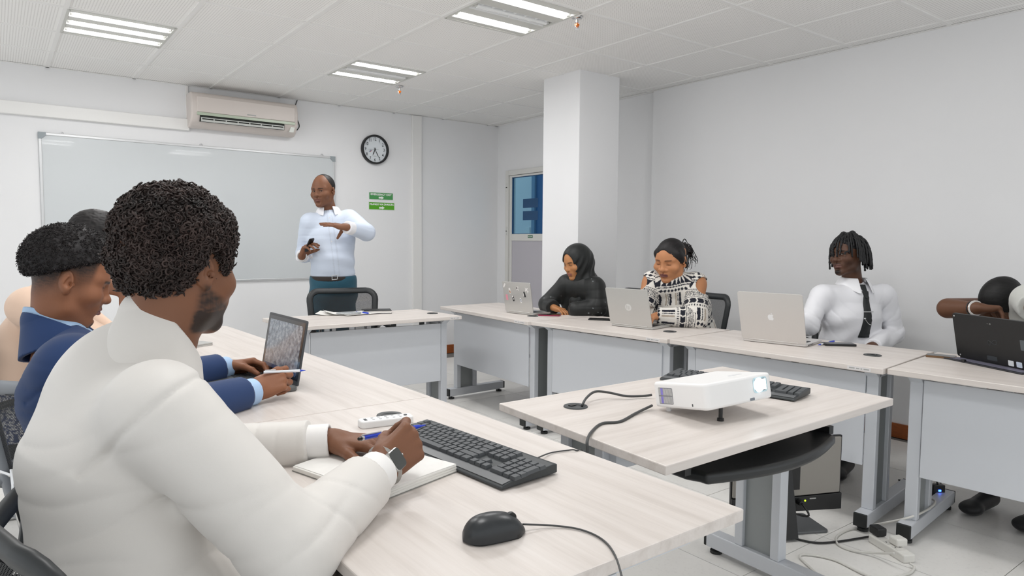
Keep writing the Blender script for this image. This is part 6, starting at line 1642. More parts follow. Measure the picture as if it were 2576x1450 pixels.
def woman_blouse():
    pel = A3(PD(1748, 862, 4.62)); pel[2] = .56
    p = Person('woman with tied-back hair in black and white patterned blouse looking down at her laptop', (pel[0], pel[1], 0))
    skin, lip = (186, 128, 88), (118, 70, 66)
    fr = head_frame(PD(1687, 654, 4.36), (-.985, -.17), 15, -2, 1.08)
    neck = A3(PD(1704, 712, 4.44))
    hd = head_sdf(fr, neck, .056, W=1.08, jaw=1.12, nose=1.3, lips=1.25, eye=0, cheek=1.2, brow=.7)
    lo, hi = bbox_of([fr.o], .165); lo[2] -= .03
    col = head_color(fr, skin, lip, W=1.08, eye=-.006, brow_c=(96, 62, 44), brow_y=.019)
    shR, shL = A3(PD(1640, 712, 4.46)), A3(PD(1752, 716, 4.34)); chest = A3(PD(1712, 772, 4.48))
    elR, wrR = A3(PD(1612, 790, 4.40)), A3(LH['base']+LH['ud']*.19-LH['e']*.07+UP*.05); elL, wrL = A3(PD(1750, 806, 4.26)), A3(LH['base']+LH['ud']*.19+LH['e']*.07+UP*.05)
    elL[2] = max(elL[2], .80); wrL[2] = .81; elR[2] = max(elR[2], .80); wrR[2] = .81
    hd2 = SDF(); hd2.ops = list(hd.ops)
    p.skin(hd, lo, hi, .003, col)
    # bare shoulders and upper chest
    d = SDF(); d.u(rcone(shL, lerp3(shL, elL, .55), .060, .052)).u(rcone(shR, lerp3(shR, elR, .55), .060, .052)).u(rcone(shR, shL, .055), .03)
    mid = (shR+shL)/2; d.u(rcone(mid-Zn*.02-nrm(np.cross(nrm(neck-pel), nrm(shR-shL)))*.012, neck, .074, .056), .05); lo, hi = bbox_of([shL, shR, neck, lerp3(shL, elL, .55), lerp3(shR, elR, .55)], .10)
    p.skin(d, lo, hi, .007, skin)
    for wr, el, rt in ((wrL, elL, False), (wrR, elR, True)):
        d = SDF(); dv = nrm(wr-el); d.u(rcone(lerp3(el, wr, .6), wr, .03, .024)); hand_sdf(d, wr, A3(-LH['ud'])-Zn*.05, -Zn, [(15, 25, 15)]*4, (35, 15, 10, 10), right=rt, sc=.92)
        lo, hi = bbox_of([wr, wr+dv*.18], .08); p.skin(d, lo, hi, .005, skin)
    inner(p, [[pel, chest, neck], [shL, elL, wrL], [shR, elR, wrR]], [[.10, .12, .045], [.04, .034, .024], [.04, .034, .024]], skin=skin)
    p.finish()
    # blouse
    d = SDF(); side, fw, up = torso(d, pel, chest, neck, shR, shL, 1.04, 1.05, .010, belly=.015)
    sleeve(d, shR, elR, wrR, (.064, .056, .042)); sleeve(d, shL, elL, wrL, (.066, .058, .042))
    d.sub(rcone(neck-up*.03+fw*.02, fr.w((0, -.02, -.06)), .058, .066), .006)
    d.sub(rcone(neck+up*.05+fw*.055, neck+fw*.095-up*.085, .058, .016), .006)
    for s_, e_ in ((shL, elL), (shR, elR)):
        sg = 1 if s_ is shR else -1
        d.sub(ellip(s_+side*sg*.060+Zn*.006+fw*.03, (.056, .090, .060), np.stack([side, fw, Zn])), .006)
    cut_end(d, wrL, wrL-elL); cut_end(d, wrR, wrR-elR)
    d.disp = lambda P: .004*snoise(P, 14, 5, 2)+folds(P, elL, elL-shL, .05, .006, .10, 2)+folds(P, chest-up*.06, Zn, .06, .004, .15, 4)
    def pat(P):
        out = np.zeros(len(P), F32)
        for s_, e_, w_ in ((shL, elL, wrL), (shR, elR, wrR)):
            pass
        def seg(a, b):
            ba = b-a; L = np.linalg.norm(ba); w = ba/L; h = np.clip((P-a)@w/L, 0, 1); q = P-a-np.outer(h*L, w); x = nrm(np.cross(w, (.2, .3, .9))); y = np.cross(w, x)
            return np.linalg.norm(q, axis=1), (P-a)@w, np.arctan2(q@x, q@y)*.062, L
        dt, vt, _, _ = seg(pel, neck); vt = (P-pel)@nrm(neck-pel); ut = np.arctan2((P-chest)@side, (P-chest)@fw)*.16
        best = dt-.155; u = ut; v = vt+.06
        for a, b, off in ((shL, elL, .30), (shR, elR, .30), (elL, wrL, .05), (elR, wrR, .05)):
            ds, vs, us, L = seg(a, b); ds = ds-.068; m = ds < best; best = np.where(m, ds, best); u = np.where(m, us, u); v = np.where(m, vs+off, v)
        o = blouse_pattern(u.astype(F32)+.3, v.astype(F32))
        white, navy, sand = lin3((226, 222, 215)), lin3((30, 32, 44)), lin3((176, 164, 150))
        c = np.tile(white, (len(P), 1)); c[o == 1] = navy; c[o == .5] = sand; return c
    lo, hi = bbox_of([pel, neck, shR, shL, elR, elL, wrR, wrL], .18); lo[2] = pel[2]-.03
    p.sdf('blouse', d, lo, hi, .0042, pat, m_cloth)
    # hair pulled back with a knot
    h = SDF().u(ellip(fr.w((0, -.012, .036)), (.088, .106, .098), fr.ax)); h.u(ellip(fr.w((0, -.06, -.02)), (.078, .06, .062), fr.ax), .03)
    for s in (-1, 1): h.u(rcone(fr.w((s*.066, .030, .045)), fr.w((s*.080, -.02, -.035)), .022, .020), .03)
    h.sub(ellip(fr.w((0, .110, -.022)), (.066, .078, .092), fr.ax), .010); h.sub(ellip(fr.w((0, .112, .030)), (.046, .062, .066), fr.ax), .014)
    h.sub(SDF().u(chain([fr.w((0, .078, .092)), fr.w((0, .05, .121)), fr.w((0, .0, .1375))], [.0035]*3)), .003)
    h.disp = lambda P: .0006*np.sin(fr.l(P)[:, 0]*900+4*snoise(P, 30, 3))
    for s in (-1, 1): h.sub(ellip(fr.w((s*.092, .012, -.028)), (.022, .02, .022), fr.ax), .003)
    lo, hi = bbox_of([fr.o], .17); hr = p.sdf('hair', h, lo, hi, .0042, hair_color((24, 21, 22), .4, 90), m_hair)
    rs = np.random.RandomState(8); c0 = np.array((0, -.122, .020)); m_st = mat('loose_hair', (26, 22, 22), .45)
    b = SDF().u(ellip(fr.w(c0), (.046, .044, .060), fr.ax)); b.disp = lambda P: .007*snoise(P, 70, 5)
    lo, hi = bbox_of([fr.w(c0)], .08); p.sdf('hair_knot', b, lo, hi, .005, hair_color((24, 21, 22), .4, 120), m_hair, par=hr)
    for i in range(46):
        a = rs.uniform(0, 6.28); q0 = c0+np.array((.030*math.cos(a), -.01, .04*math.sin(a))); lift = rs.uniform(-.01, .03)
        q1 = q0+np.array((.022*math.cos(a), -.026, lift)); q2 = q1+np.array((rs.uniform(-.03, .03), -.02, -rs.uniform(.02, .10))); q3 = q2+np.array((rs.uniform(-.02, .02), .0, -rs.uniform(.01, .05)))
        obj('hair_strand', MB().tube(smooth_curve([V(fr.w(x)) for x in (q0, q1, q2, q3)], 4), [.0036]*6+[.002]*4+[.0009]*3, 5), m_st, hr, smooth=True)
    for s in (-1, 1):
        obj('earring', MB().lathe([(.001, -.006), (.0045, -.003), (.005, 0), (.004, .004), (.001, .006)], V(fr.w((s*.086, .0, -.045))), 10), m_alu, p.t, smooth=True)
    legs_sit(p, (pel[0], pel[1], .52), (-1, 0, 0), .50, (40, 40, 46))
woman_blouse()

# ------------------------------------------------------------------ woman in the black scarf
def woman_scarf():
    pel = A3(PD(1492, 838, 5.08)); pel[2] = .54
    p = Person('woman in black headscarf and beaded black abaya looking down at the stickered laptop', (pel[0], pel[1], 0))
    skin, lip = (182, 126, 82), (160, 104, 90)
    fr = head_frame(PD(1449, 659, 5.0), (-.97, .02), 17, 3, .98)
    neck = A3(PD(1466, 712, 5.06))
    hd = head_sdf(fr, neck, .048, W=.96, jaw=.92, nose=.95, lips=1.15, eye=.0022, cheek=.95, brow=.7, ears=False)
    lo, hi = bbox_of([fr.o], .155); lo[2] -= .02
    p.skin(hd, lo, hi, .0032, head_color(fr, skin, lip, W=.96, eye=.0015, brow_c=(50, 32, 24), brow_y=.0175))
    shR, shL = A3(PD(1424, 716, 5.10)), A3(PD(1497, 722, 4.96)); chest = A3(PD(1470, 758, 5.10))
    elR, wrR = A3(PD(1376, 776, 5.12)), A3(PD(1392, 778, 4.99)); elL, wrL = A3(PD(1502, 786, 4.92)), A3(PD(1448, 784, 4.90))
    elR[2] = .80; wrR[2] = .79; elL[2] = .80; wrL[2] = .785
    dv = nrm(PD(1420, 790, 4.93)-V(wrR)); d = SDF().u(rcone(lerp3(elR, wrR, .5), wrR, .028, .023))
    hand_sdf(d, wrR, dv*np.array((1, 1, .2))-Zn*.10, -Zn, [(22, 30, 18), (20, 28, 16), (20, 28, 16), (22, 28, 16)], (30, 20, 10, 10), right=True, sc=.9)
    lo, hi = bbox_of([wrR, wrR+dv*.17], .08); p.skin(d, lo, hi, .0032, skin)
    inner(p, [[pel, chest, neck], [shL, elL, wrL], [shR, elR, wrR]], [[.10, .11, .04], [.04, .034, .024], [.04, .034, .022]], skin=skin)
    b = p.finish(); eyes(fr, b, W=.96, look=(-.2, -.6), r=.0124)
    blk = (24, 26, 26)
    d = SDF(); side, fw, up = torso(d, pel, chest, neck, shR, shL, 1.0, 1.0, .014)
    sleeve(d, shR, elR, wrR-nrm(wrR-elR)*.0, (.060, .050, .040)); sleeve(d, shL, elL, wrL, (.062, .054, .046)); cut_end(d, wrR, wrR-elR)
    d.disp = lambda P: .006*snoise(P, 14, 5, 2)+folds(P, elL, elL-shL, .06, .007, .12, 2)+folds(P, shL-Zn*.1, side, .05, .005, .15, 3)
    bead = lin3((150, 158, 162))
    def col(P):
        c = np.tile(lin3(blk), (len(P), 1)); q = P-lerp3(shL, elL, .55); m = (np.linalg.norm(q, axis=1) < .16) & (snoise(P, 210, 4, 3) > 1.02) & (snoise(P, 26, 3, 9) > .1); c[m] = bead
        q = P-lerp3(shR, elR, .6); m = (np.linalg.norm(q, axis=1) < .11) & (snoise(P, 210, 4, 5) > 1.1); c[m] = bead; return c
    lo, hi = bbox_of([pel, neck, shR, shL, elR, elL, wrR, wrL], .19); lo[2] = pel[2]-.03
    p.sdf('abaya', d, lo, hi, .0072, col, m_satin)
    # scarf: around the head, under the chin and down the chest
    h = SDF().u(ellip(fr.w((0, -.022, .022)), (.096, .118, .110), fr.ax)); h.u(ellip(fr.w((0, -.055, -.03)), (.088, .085, .085), fr.ax), .05)
    h.u(rcone(fr.w((0, .0, -.075)), neck, .078, .088), .05); h.u(rcone(neck+Zn*.01, chest+fw*.065+Zn*.02, .092, .082), .06); h.u(rcone(chest+fw*.07, chest+fw*.095-Zn*.10, .075, .05), .05)
    for s in (shL, shR): h.u(rcone(neck, lerp3(neck, s, .72)-Zn*.01, .085, .07), .05)
    fo = SDF().u(ellip(fr.w((0, .115, -.014)), (.066, .095, .106), fr.ax)); h.sub(fo, .008)
    h.sub(hd2 if False else ellip(fr.w((0, .03, -.012)), (.064, .070, .100), fr.ax), .004)
    def hdisp(P):
        q = fr.l(P); a = np.arctan2(q[:, 0], q[:, 1]+.05)
        return .0032*np.sin(q[:, 2]*75+q[:, 1]*95+2.2*snoise(P, 10, 3, 1))*sstep(.09, -.02, q[:, 2])+.005*np.sin((P-neck)@side*85+2*snoise(P, 9, 3, 4))*sstep(.0, -.10, (P-neck)@Zn)
    h.disp = hdisp
    lo, hi = bbox_of([fr.o, chest-Zn*.12, shL, shR], .16); p.sdf('headscarf', h, lo, hi, .0048, (20, 23, 23), m_satin)
    d = SDF(); f = nrm((-1, 0, 0)); r = np.array((0, 1, 0.)); d.u(etube((pel[0], pel[1], .46), (pel[0], pel[1], .62), (.19, .15), (.175, .14), r))
    for s in (-1, 1): d.u(rcone(pel+r*s*.09-Zn*.04, pel+f*.36+r*s*.09-Zn*.05, .10, .085), .06)
    d.u(rcone(pel+f*.34-Zn*.06, pel+f*.30-Zn*.42, .13, .15), .06); lo, hi = bbox_of([pel, pel+f*.4, pel-Zn*.4], .22); lo[2] = .05; d.inter(plane((0, 0, .06), (0, 0, -1)))
    p.sdf('skirt', d, lo, hi, .012, blk, m_satin)
woman_scarf()

# ------------------------------------------------------------------ person bowed over the desk at the right edge
def bowed():
    pel = A3(PD(2660, 900, 3.35)); pel[2] = .56
    p = Person('person with cropped black hair bowed over folded arms behind the black tablet computer', (pel[0], pel[1], 0))
    skin = (98, 64, 44)
    fr = head_frame(PD(2527, 764, 3.34), (-.75, .65), 62, -10, .94)
    neck = A3(PD(2578, 765, 3.40))
    hd = head_sdf(fr, neck, .054, eye=0); lo, hi = bbox_of([fr.o, neck], .15); p.skin(hd, lo, hi, .0042, head_color(fr, skin, (100, 66, 60), eye=-.004))
    shR, shL = A3(PD(2545, 775, 3.52)), A3(PD(2592, 758, 3.14)); chest = A3(PD(2600, 835, 3.36))
    elR, wrR = A3(PD(2385, 776, 3.40)), A3(PD(2456, 776, 3.22)); elL, wrL = A3(PD(2618, 786, 2.92)), A3(PD(2640, 800, 2.80))
    d = SDF().u(chain([shR, elR, wrR], [.052, .050, .028])); dv = nrm(CRn*.95-CFn*.35-CUn*.05)
    hand_sdf(d, wrR, dv, -CUn*.9-CFn*.2, [(70, 20, 10), (68, 20, 10), (66, 22, 10), (62, 24, 12)], (25, 30, 20, 10), right=True, sc=1.02, spread=9)
    lo, hi = bbox_of([elR, wrR, wrR+dv*.15, shR], .09); p.skin(d, lo, hi, .0042, skin)
    d = SDF().u(chain([shL, elL, wrL], [.05, .043, .03])); lo, hi = bbox_of([shL, elL, wrL], .08); p.skin(d, lo, hi, .007, skin)
    inner(p, [[pel, chest, neck]], [[.10, .12, .05]], skin=skin); p.finish()
    h = SDF().u(ellip(fr.w((0, -.018, .038)), (.084, .105, .094), fr.ax)); h.sub(ellip(fr.w((0, .105, -.03)), (.10, .075, .10), fr.ax), .01); h.disp = lambda P: .0006*snoise(P, 600, 5)
    lo, hi = bbox_of([fr.o], .15); p.sdf('hair', h, lo, hi, .004, hair_color((16, 15, 15), .4, 300), m_hair)
    d = SDF(); torso(d, pel, chest, neck, shR, shL, 1.0, 1.0, .012); d.u(rcone(shL, lerp3(shL, elL, .62), .075, .068), .03); d.u(rcone(shR, lerp3(shR, elR, .45), .07, .062), .03)
    cut_end(d, lerp3(shL, elL, .6), elL-shL, .08); cut_end(d, lerp3(shR, elR, .42), elR-shR, .08)
    d.sub(rcone(neck, fr.w((0, -.02, -.06)), .06, .06), .004); d.disp = lambda P: .007*snoise(P, 15, 5, 3)
    lo, hi = bbox_of([pel, neck, shR, shL, elL], .18); p.sdf('shirt', d, lo, hi, .007, (206, 207, 202), m_cloth)
    for k in range(2):
        c = wrR+nrm(elR-wrR)*(.004+.016*k); a, b = frame_from(V(nrm(elR-wrR)))
        obj('bracelet', MB().tube([V(c)+(a*math.cos(t)+b*math.sin(t))*.032 for t in np.linspace(0, 6.283, 20)[:-1]], [.0065, .0045][k], 6, closed=True), [m_black, m_silver2][1-k] if False else (m_black if k else m_silver2), p.t)
    legs_sit(p, (pel[0], pel[1], .52), (-1, .1, 0), .50, (30, 32, 38))
bowed()
# ------------------------------------------------------------------ man in the cream jacket (foreground)
def man_cream():
    fr = head_frame(PD(452, 668, 1.29), (.90, .43), 6, 0, 1.03)
    neck = A3(PD(402, 852, 1.27)); pel = A3(PD(335, 1620, 1.12)); pel[2] = .56
    p = Person('man with curly hair in cream jacket writing at the foreground desk, seen from behind', (pel[0], pel[1], 0))
    skin, lip = (122, 80, 56), (130, 84, 74)
    def beard(q):
        x, y, z = np.abs(q[:, 0]), q[:, 1], q[:, 2]
        jawl = -.050-.55*np.maximum(0, y-.0)                       # below this line
        m = sstep(.006, -.008, z-(-.030-.45*(y+.01)))*sstep(-.020, -.002, y)*sstep(-.125, -.112, z)
        m *= sstep(.012, .03, x)*1.0+sstep(-.078, -.088, z)
        m2 = np.exp(-((y+.002)/.012)**2)*sstep(.055, .065, x)*sstep(.0765, .073, x)*sstep(-.06, .01, z)*sstep(.05, .03, z)   # sideburn
        n = snoise(q, 420, 5)
        return np.clip(np.maximum(m, m2)*(.72+.28*n)*1.05, 0, .95), (30, 21, 17)
    hd = head_sdf(fr, neck, .060, W=.98, jaw=1.06, nose=1.3, lips=1.2, eye=.0045, cheek=.82)
    lo, hi = bbox_of([fr.o, neck], .155)
    p.skin(hd, lo, hi, .003, head_color(fr, skin, lip, beard=beard))
    shR, shL = A3(PD(402, 1032, 1.10)), A3(PD(262, 1010, 1.36)); chest = A3(PD(285, 1150, 1.22))
    elR, wrR = A3(PD(735, 1335, 1.12)), A3(PD(948, 1178, 1.50)); elL, wrL = A3(PD(470, 1150, 1.62)), A3(PD(838, 1108, 1.66))
    elR[2] = .765
    wrR = A3(PZ(958, 1180, .815)); wrL = A3(PZ(838, 1110, .79)); 
    # right hand: fist round the pen
    dR = nrm(CRn*.50+CFn*.55*np.array((1, 1, 0))+Zn*.34); d = SDF().u(rcone(lerp3(elR, wrR, .7), wrR, .036, .030))
    nR = nrm(-CRn*.75+CFn*.45-Zn*.45)
    tips = hand_sdf(d, wrR, dR, nR, [(50, 62, 30), (60, 72, 38), (66, 78, 42), (68, 78, 42)], (18, 42, 20, 25), right=True, sc=1.06)
    lo, hi = bbox_of([wrR, wrR+dR*.17, lerp3(elR, wrR, .7)], .085); p.skin(d, lo, hi, .0027, skin)
    # left hand lying flat on the book
    dL = nrm(A3(PZ(985, 1118, .79))-wrL); d = SDF().u(rcone(lerp3(elL, wrL, .7), wrL, .036, .029))
    hand_sdf(d, wrL, dL, -Zn, [(12, 14, 8), (12, 14, 8), (14, 14, 8), (18, 14, 8)], (35, 12, 5, 5), right=False, sc=1.05)
    lo, hi = bbox_of([wrL, wrL+dL*.2, lerp3(elL, wrL, .7)], .08); p.skin(d, lo, hi, .003, skin)
    inner(p, [[pel, chest, neck], [shL, elL, wrL], [shR, elR, wrR]], [[.10, .12, .05], [.04, .034, .026], [.04, .034, .026]], skin=skin)
    b = p.finish(); eyes(fr, b)
    # jacket
    d = SDF(); side, fw, up = torso(d, pel, chest, neck, shR, shL, .93, 1.0, .014)
    d.u(ellip(PD(305, 1012, 1.31), (.165, .125, .15), np.stack([side, fw, up])), .06)
    d.u(rcone(chest+fw*.05-Zn*.12, pel+fw*.09+side*.03, .11, .135), .06)
    cuR, cuL = wrR-nrm(wrR-elR)*.055, wrL-nrm(wrL-elL)*.055
    sleeve(d, shR, elR, cuR, (.066, .060, .044), .012); sleeve(d, shL, elL, cuL, (.062, .056, .046), .010)
    d.sub(rcone(neck-up*.04, fr.w((0, -.02, -.075)), .066, .066), .004)
    cut_end(d, cuR, wrR-elR); cut_end(d, cuL, wrL-elL)
    def disp(P):
        o = .0022*snoise(P, 9, 5, 2)
        o += folds(P, elR, elR-shR, .10, .008, .12, 2)+folds(P, lerp3(elR, wrR, .25), nrm(wrR-elR)+Zn*.5, .085, .008, .09, 7)+folds(P, lerp3(elL, wrL, .35), wrL-elL, .05, .006, .12, 3)
        o += folds(P, shR-Zn*.17+fw*.02, nrm(shR-elR)*.5+Zn*.8, .10, .011, .14, 4)+folds(P, chest-fw*.10-Zn*.16+side*.05, Zn-side*.2, .10, .008, .20, 5)
        q = P-shR; a = q@nrm(elR-shR); o -= .005*np.exp(-((a-.0)/.006)**2)*(np.linalg.norm(q, axis=1) < .15)      # sleeve seam
        return o
    d.disp = disp
    lo, hi = bbox_of([pel, neck, shR, shL, elR, elL, wrR, wrL], .20); lo[2] = pel[2]-.12
    jk = p.sdf('jacket', d, lo, hi, .0054, (221, 217, 212), attr_mat('cream_suiting', .55, .35, bump=.06, bscale=800, sheen=.2))
    # raised jacket collar
    sdf_collar(p, 'collar', neck-up*.005-fw*.008, up+fw*.10, fw, .060,   .070, .100, .030, .070, (222, 218, 213), MATS['cream_suiting'], gap=.042, tilt=.80, par=jk)
    # shirt cuffs
    for cu, wr, el in ((cuR, wrR, elR), (cuL, wrL, elL)):
        c = SDF().u(rcone(cu-nrm(wr-el)*.03, wr-nrm(wr-el)*.004, .046, .042)); c.sub(rcone(cu-nrm(wr-el)*.02, wr+nrm(wr-el)*.06, .034, .034), .002); cut_end(c, wr-nrm(wr-el)*.006, wr-el)
        lo, hi = bbox_of([cu, wr], .08); p.sdf('shirt_cuff', c, lo, hi, .0035, (238, 236, 234), m_satin)
    # hair: mass plus curls
    def grow(q): return (q[:, 2] > .048-.9*np.maximum(0, -.0-q[:, 1]+.015)) & (q[:, 1] < .070) & (q[:, 2] > -.062)
    h = SDF().u(ellip(fr.w((0, -.013, .046)), (.096, .104, .099), fr.ax)); h.u(ellip(fr.w((0, -.052, -.010)), (.075, .052, .062), fr.ax), .03)
    h.sub(ellip(fr.w((0, .125, -.055)), (.13, .085, .118), fr.ax), .008)
    for s in (-1, 1): h.sub(ellip(fr.w((s*.098, .008, -.034)), (.060, .048, .074), fr.ax), .006)
    h.inter(plane(fr.w((0, -.05, -.052)), -fr.z*1.0+fr.y*.1), .01)
    h.disp = lambda P: .0085*snoise(P, 52, 6)+.003*snoise(P, 190, 5, 3)
    lo, hi = bbox_of([fr.o], .18); v, f = polygonize(h, lo, hi, .0036); hc = hair_color((40, 31, 29), .45, 120)
    rs = np.random.RandomState(4); base = lin3((46, 36, 33))
    k = rs.choice(len(v), 7000, replace=False); rt = v[k]; nn = np.stack([(h(rt+np.eye(3, dtype=F32)[i]*.004)-h(rt)) for i in range(3)], 1); nn /= np.linalg.norm(nn, axis=1, keepdims=True)+1e-9
    cv, cf = helix_cloud(rt-nn*.004, nn, .0044, .0020, 1.3, .0125, rs, 10, 4)
    cc = np.repeat(base*rs.uniform(.5, 1.7, (len(k), 1))*np.clip(1+.7*snoise(rt, 60, 5, 2), .35, 2)[:, None], 10*4, axis=0)
    obj('hair', np_mesh('hair', [(v, f, hc(v)*.6, 0), (cv, cf, cc, 0)], [m_hair]), None, p.t)
    # watch on the right wrist
    w0 = wrR+nrm(wrR-elR)*.012; ax_ = V(nrm(wrR-elR)); nb = V(-nR); nb = (nb-ax_*nb.dot(ax_)).normalized(); sb = ax_.cross(nb)
    wt = obj('watch_strap', MB().tube([V(w0)+(nb*math.cos(a)*.031+sb*math.sin(a)*.037) for a in np.linspace(0, 6.283, 28)[:-1]], .0035, 6, closed=True, flat=(1, 2.6)), mat('strap_grey', (176, 174, 170), .35, metal=.6), p.t)
    c = V(w0)+nb*.033
    obj('watch_case', MB().prism(rrect(.044, .038, .009, 5), c-nb*.004, sb, ax_, .011, nb), mat('watch_steel', (190, 188, 184), .25, metal=.8), wt, bevel=.002)
    obj('watch_glass', MB().prism(rrect(.040, .034, .008, 5), c+nb*.0072, sb, ax_, .0012, nb), mat('watch_glass', (70, 72, 70), .12), wt)
    obj('watch_crown', MB().cyl(c+ax_*.019+nb*.002, c+ax_*.023+nb*.002, .004, n=12), MATS['watch_steel'], wt)
    # checked trousers
    ck = lambda P: np.where(((np.mod(P[:, 0]*60, 1) < .35) ^ (np.mod(P[:, 1]*60+P[:, 2]*40, 1) < .35))[:, None], lin3((52, 46, 42)), lin3((92, 84, 78)))
    legs_sit(p, (pel[0], pel[1], .52), (1, .15, 0), .54, ck, h=.008)
    # pen in the hand
    a, b2 = PZ(908, 1104, .852), PZ(1070, 1070, .815)
    t = pen('ballpoint_pen', 'blue ballpoint pen with silver clip in the writing hand', a, b2, .0048, m_blue, m_blue, capfrac=0)
    dd = (b2-a).normalized(); obj('stylus_end', MB().tube([a-dd*.008, a], [.0035, .0045], 10), m_black, t, smooth=2); obj('silver_ring', MB().tube([a, a+dd*.008], .0052, 12), m_alu, t, smooth=2)
man_cream()

# ------------------------------------------------------------------ man in the navy suit
def man_navy():
    fr = head_frame(PD(178, 700, 1.88), (1, -.04), 20, 0, .98)
    neck = A3(PD(142, 818, 1.88)); pel = A3(PD(300, 1240, 1.84)); pel[2] = .56
    p = Person('man with faded short hair in navy suit and pale blue shirt reading at his laptop', (pel[0], pel[1], 0))
    skin, lip = (142, 92, 64), (126, 78, 70)
    def beard(q):
        x, y, z = np.abs(q[:, 0]), q[:, 1], q[:, 2]; n = snoise(q, 420, 5)
        m = np.exp(-((z+.1135)/.010)**4)*(y > .05)*(x < .02)*.95
        m = np.maximum(m, .75*np.exp(-((z+.0565-.22*np.maximum(0, x-.012))/.0036)**2)*(y > .07)*(x < .03))
        return m*(.8+.2*n), (24, 17, 14)
    def fade(q):
        x, y, z = np.abs(q[:, 0]), q[:, 1], q[:, 2]; n = snoise(q, 620, 5)
        edge = .024+.62*(y+.02)                                    # hair edge; stubble thins out below it
        m = sstep(-.10, .004, z-edge)*sstep(.055, .040, y)*sstep(.030, .045, x+np.maximum(0, -y-.02)*2)
        ear = np.exp(-(((y+.008)/.022)**2+((z+.012)/.034)**2)**2)
        return np.clip(m*(.98+.2*n)*(1-ear), 0, .95), (36, 27, 23)
    hd = head_sdf(fr, neck, .058, W=1.0, jaw=1.05, nose=1.25, lips=1.15, eye=.0018, cheek=.95)
    lo, hi = bbox_of([fr.o, neck], .155); lo[2] -= .0
    p.skin(hd, lo, hi, .0027, head_color(fr, skin, lip, beard=beard, fade=fade, eye=.0012))
    shR, shL = A3(PD(180, 925, 1.74)), A3(PD(200, 892, 2.10)); chest = A3(PD(190, 1000, 1.84))
    wrR, wrL = A3(PZ(640, 985, .785)), A3(PZ(575, 925, .785)); elR, elL = A3(PD(330, 1080, 1.80)), A3(PD(330, 1000, 2.26)); elR[2] = .79; elL[2] = .79
    dR = nrm(A3(PZ(725, 965, .80))-wrR); d = SDF().u(rcone(lerp3(elR, wrR, .75), wrR, .035, .028))
    nR = nrm(-Zn*.60+np.array((-.15, .75, 0)))
    hand_sdf(d, wrR, dR+Zn*.24, nR, [(45, 62, 35), (52, 66, 38), (58, 70, 40), (62, 70, 40)], (25, 40, 20, 25), right=True, sc=1.05)
    lo, hi = bbox_of([wrR, wrR+dR*.17, lerp3(elR, wrR, .75)], .08); p.skin(d, lo, hi, .0032, skin)
    dL = nrm(A3(PZ(660, 918, .79))-wrL); d = SDF().u(rcone(lerp3(elL, wrL, .75), wrL, .035, .028))
    hand_sdf(d, wrL, dL+Zn*.05, nrm(-Zn*.75-np.array((0, .5, 0))), [(30, 40, 20), (34, 42, 20), (38, 44, 22), (42, 44, 22)], (30, 25, 15, 15), right=False, sc=1.05)
    lo, hi = bbox_of([wrL, wrL+dL*.17, lerp3(elL, wrL, .75)], .08); p.skin(d, lo, hi, .0034, skin)
    inner(p, [[pel, chest, neck], [shL, elL, wrL], [shR, elR, wrR]], [[.10, .12, .05], [.04, .034, .026], [.04, .034, .026]], skin=skin)
    b = p.finish(); eyes(fr, b, look=(0, -.7))
    navy = (40, 62, 104)
    d = SDF(); side, fw, up = torso(d, pel, chest, neck, shR, shL, 1.0, .88, .014)
    cuR, cuL = wrR-nrm(wrR-elR)*.05, wrL-nrm(wrL-elL)*.05
    sleeve(d, shR, elR, cuR, (.066, .058, .044)); sleeve(d, shL, elL, cuL, (.066, .058, .044)); cut_end(d, cuR, wrR-elR); cut_end(d, cuL, wrL-elL)
    d.sub(rcone(neck-up*.05, fr.w((0, -.02, -.075)), .066, .062), .004)
    d.sub(ellip(neck+fw*.085-up*.06, (.05, .07, .12), np.stack([side, fw, up])), .01)
    def disp(P):
        o = .003*snoise(P, 12, 5, 4)+folds(P, shR-Zn*.10, Zn, .06, .006, .14, 2)+folds(P, chest-fw*.1-Zn*.05, Zn, .05, .006, .13, 3)
        q = P-shR; a = q@nrm(elR-shR); return o-.003*np.exp(-((a-.0)/.006)**2)*(np.linalg.norm(q, axis=1) < .13)
    d.disp = disp
    lo, hi = bbox_of([pel, neck, shR, shL, elR, elL, wrR, wrL], .20); lo[2] = pel[2]-.10
    jk = p.sdf('suit_jacket', d, lo, hi, .0068, navy, m_cloth)
    sdf_collar(p, 'jacket_collar', neck-up*.020-fw*.006, up+fw*.08, fw, .06, .076, .104, .024, .055, navy, m_cloth, gap=.055, tilt=.75, par=jk)
    sdf_collar(p, 'shirt_collar', neck-up*.008-fw*.003, up+fw*.08, fw, .06, .068, .078, .034, .05, (164, 194, 226), m_satin, gap=.030, tilt=.65)
    fs = SDF(); torso(fs, pel, chest, neck, shR, shL, .93, .95, .006); fs.sub(rcone(neck-up*.02, fr.w((0, -.02, -.075)), .062, .060), .004); lo, hi = bbox_of([chest, neck], .15); fs.inter(plane(chest, -up)); 
    p.sdf('shirt', fs, lo, hi, .008, (160, 190, 222), m_satin)
    for cu, wr, el in ((cuR, wrR, elR), (cuL, wrL, elL)):
        c = SDF().u(rcone(cu-nrm(wr-el)*.03, wr, .046, .043)); c.sub(rcone(cu-nrm(wr-el)*.02, wr+nrm(wr-el)*.06, .034, .034), .002); cut_end(c, wr-nrm(wr-el)*.004, wr-el)
        lo, hi = bbox_of([cu, wr], .08); p.sdf('shirt_cuff', c, lo, hi, .004, (172, 202, 236), m_satin)
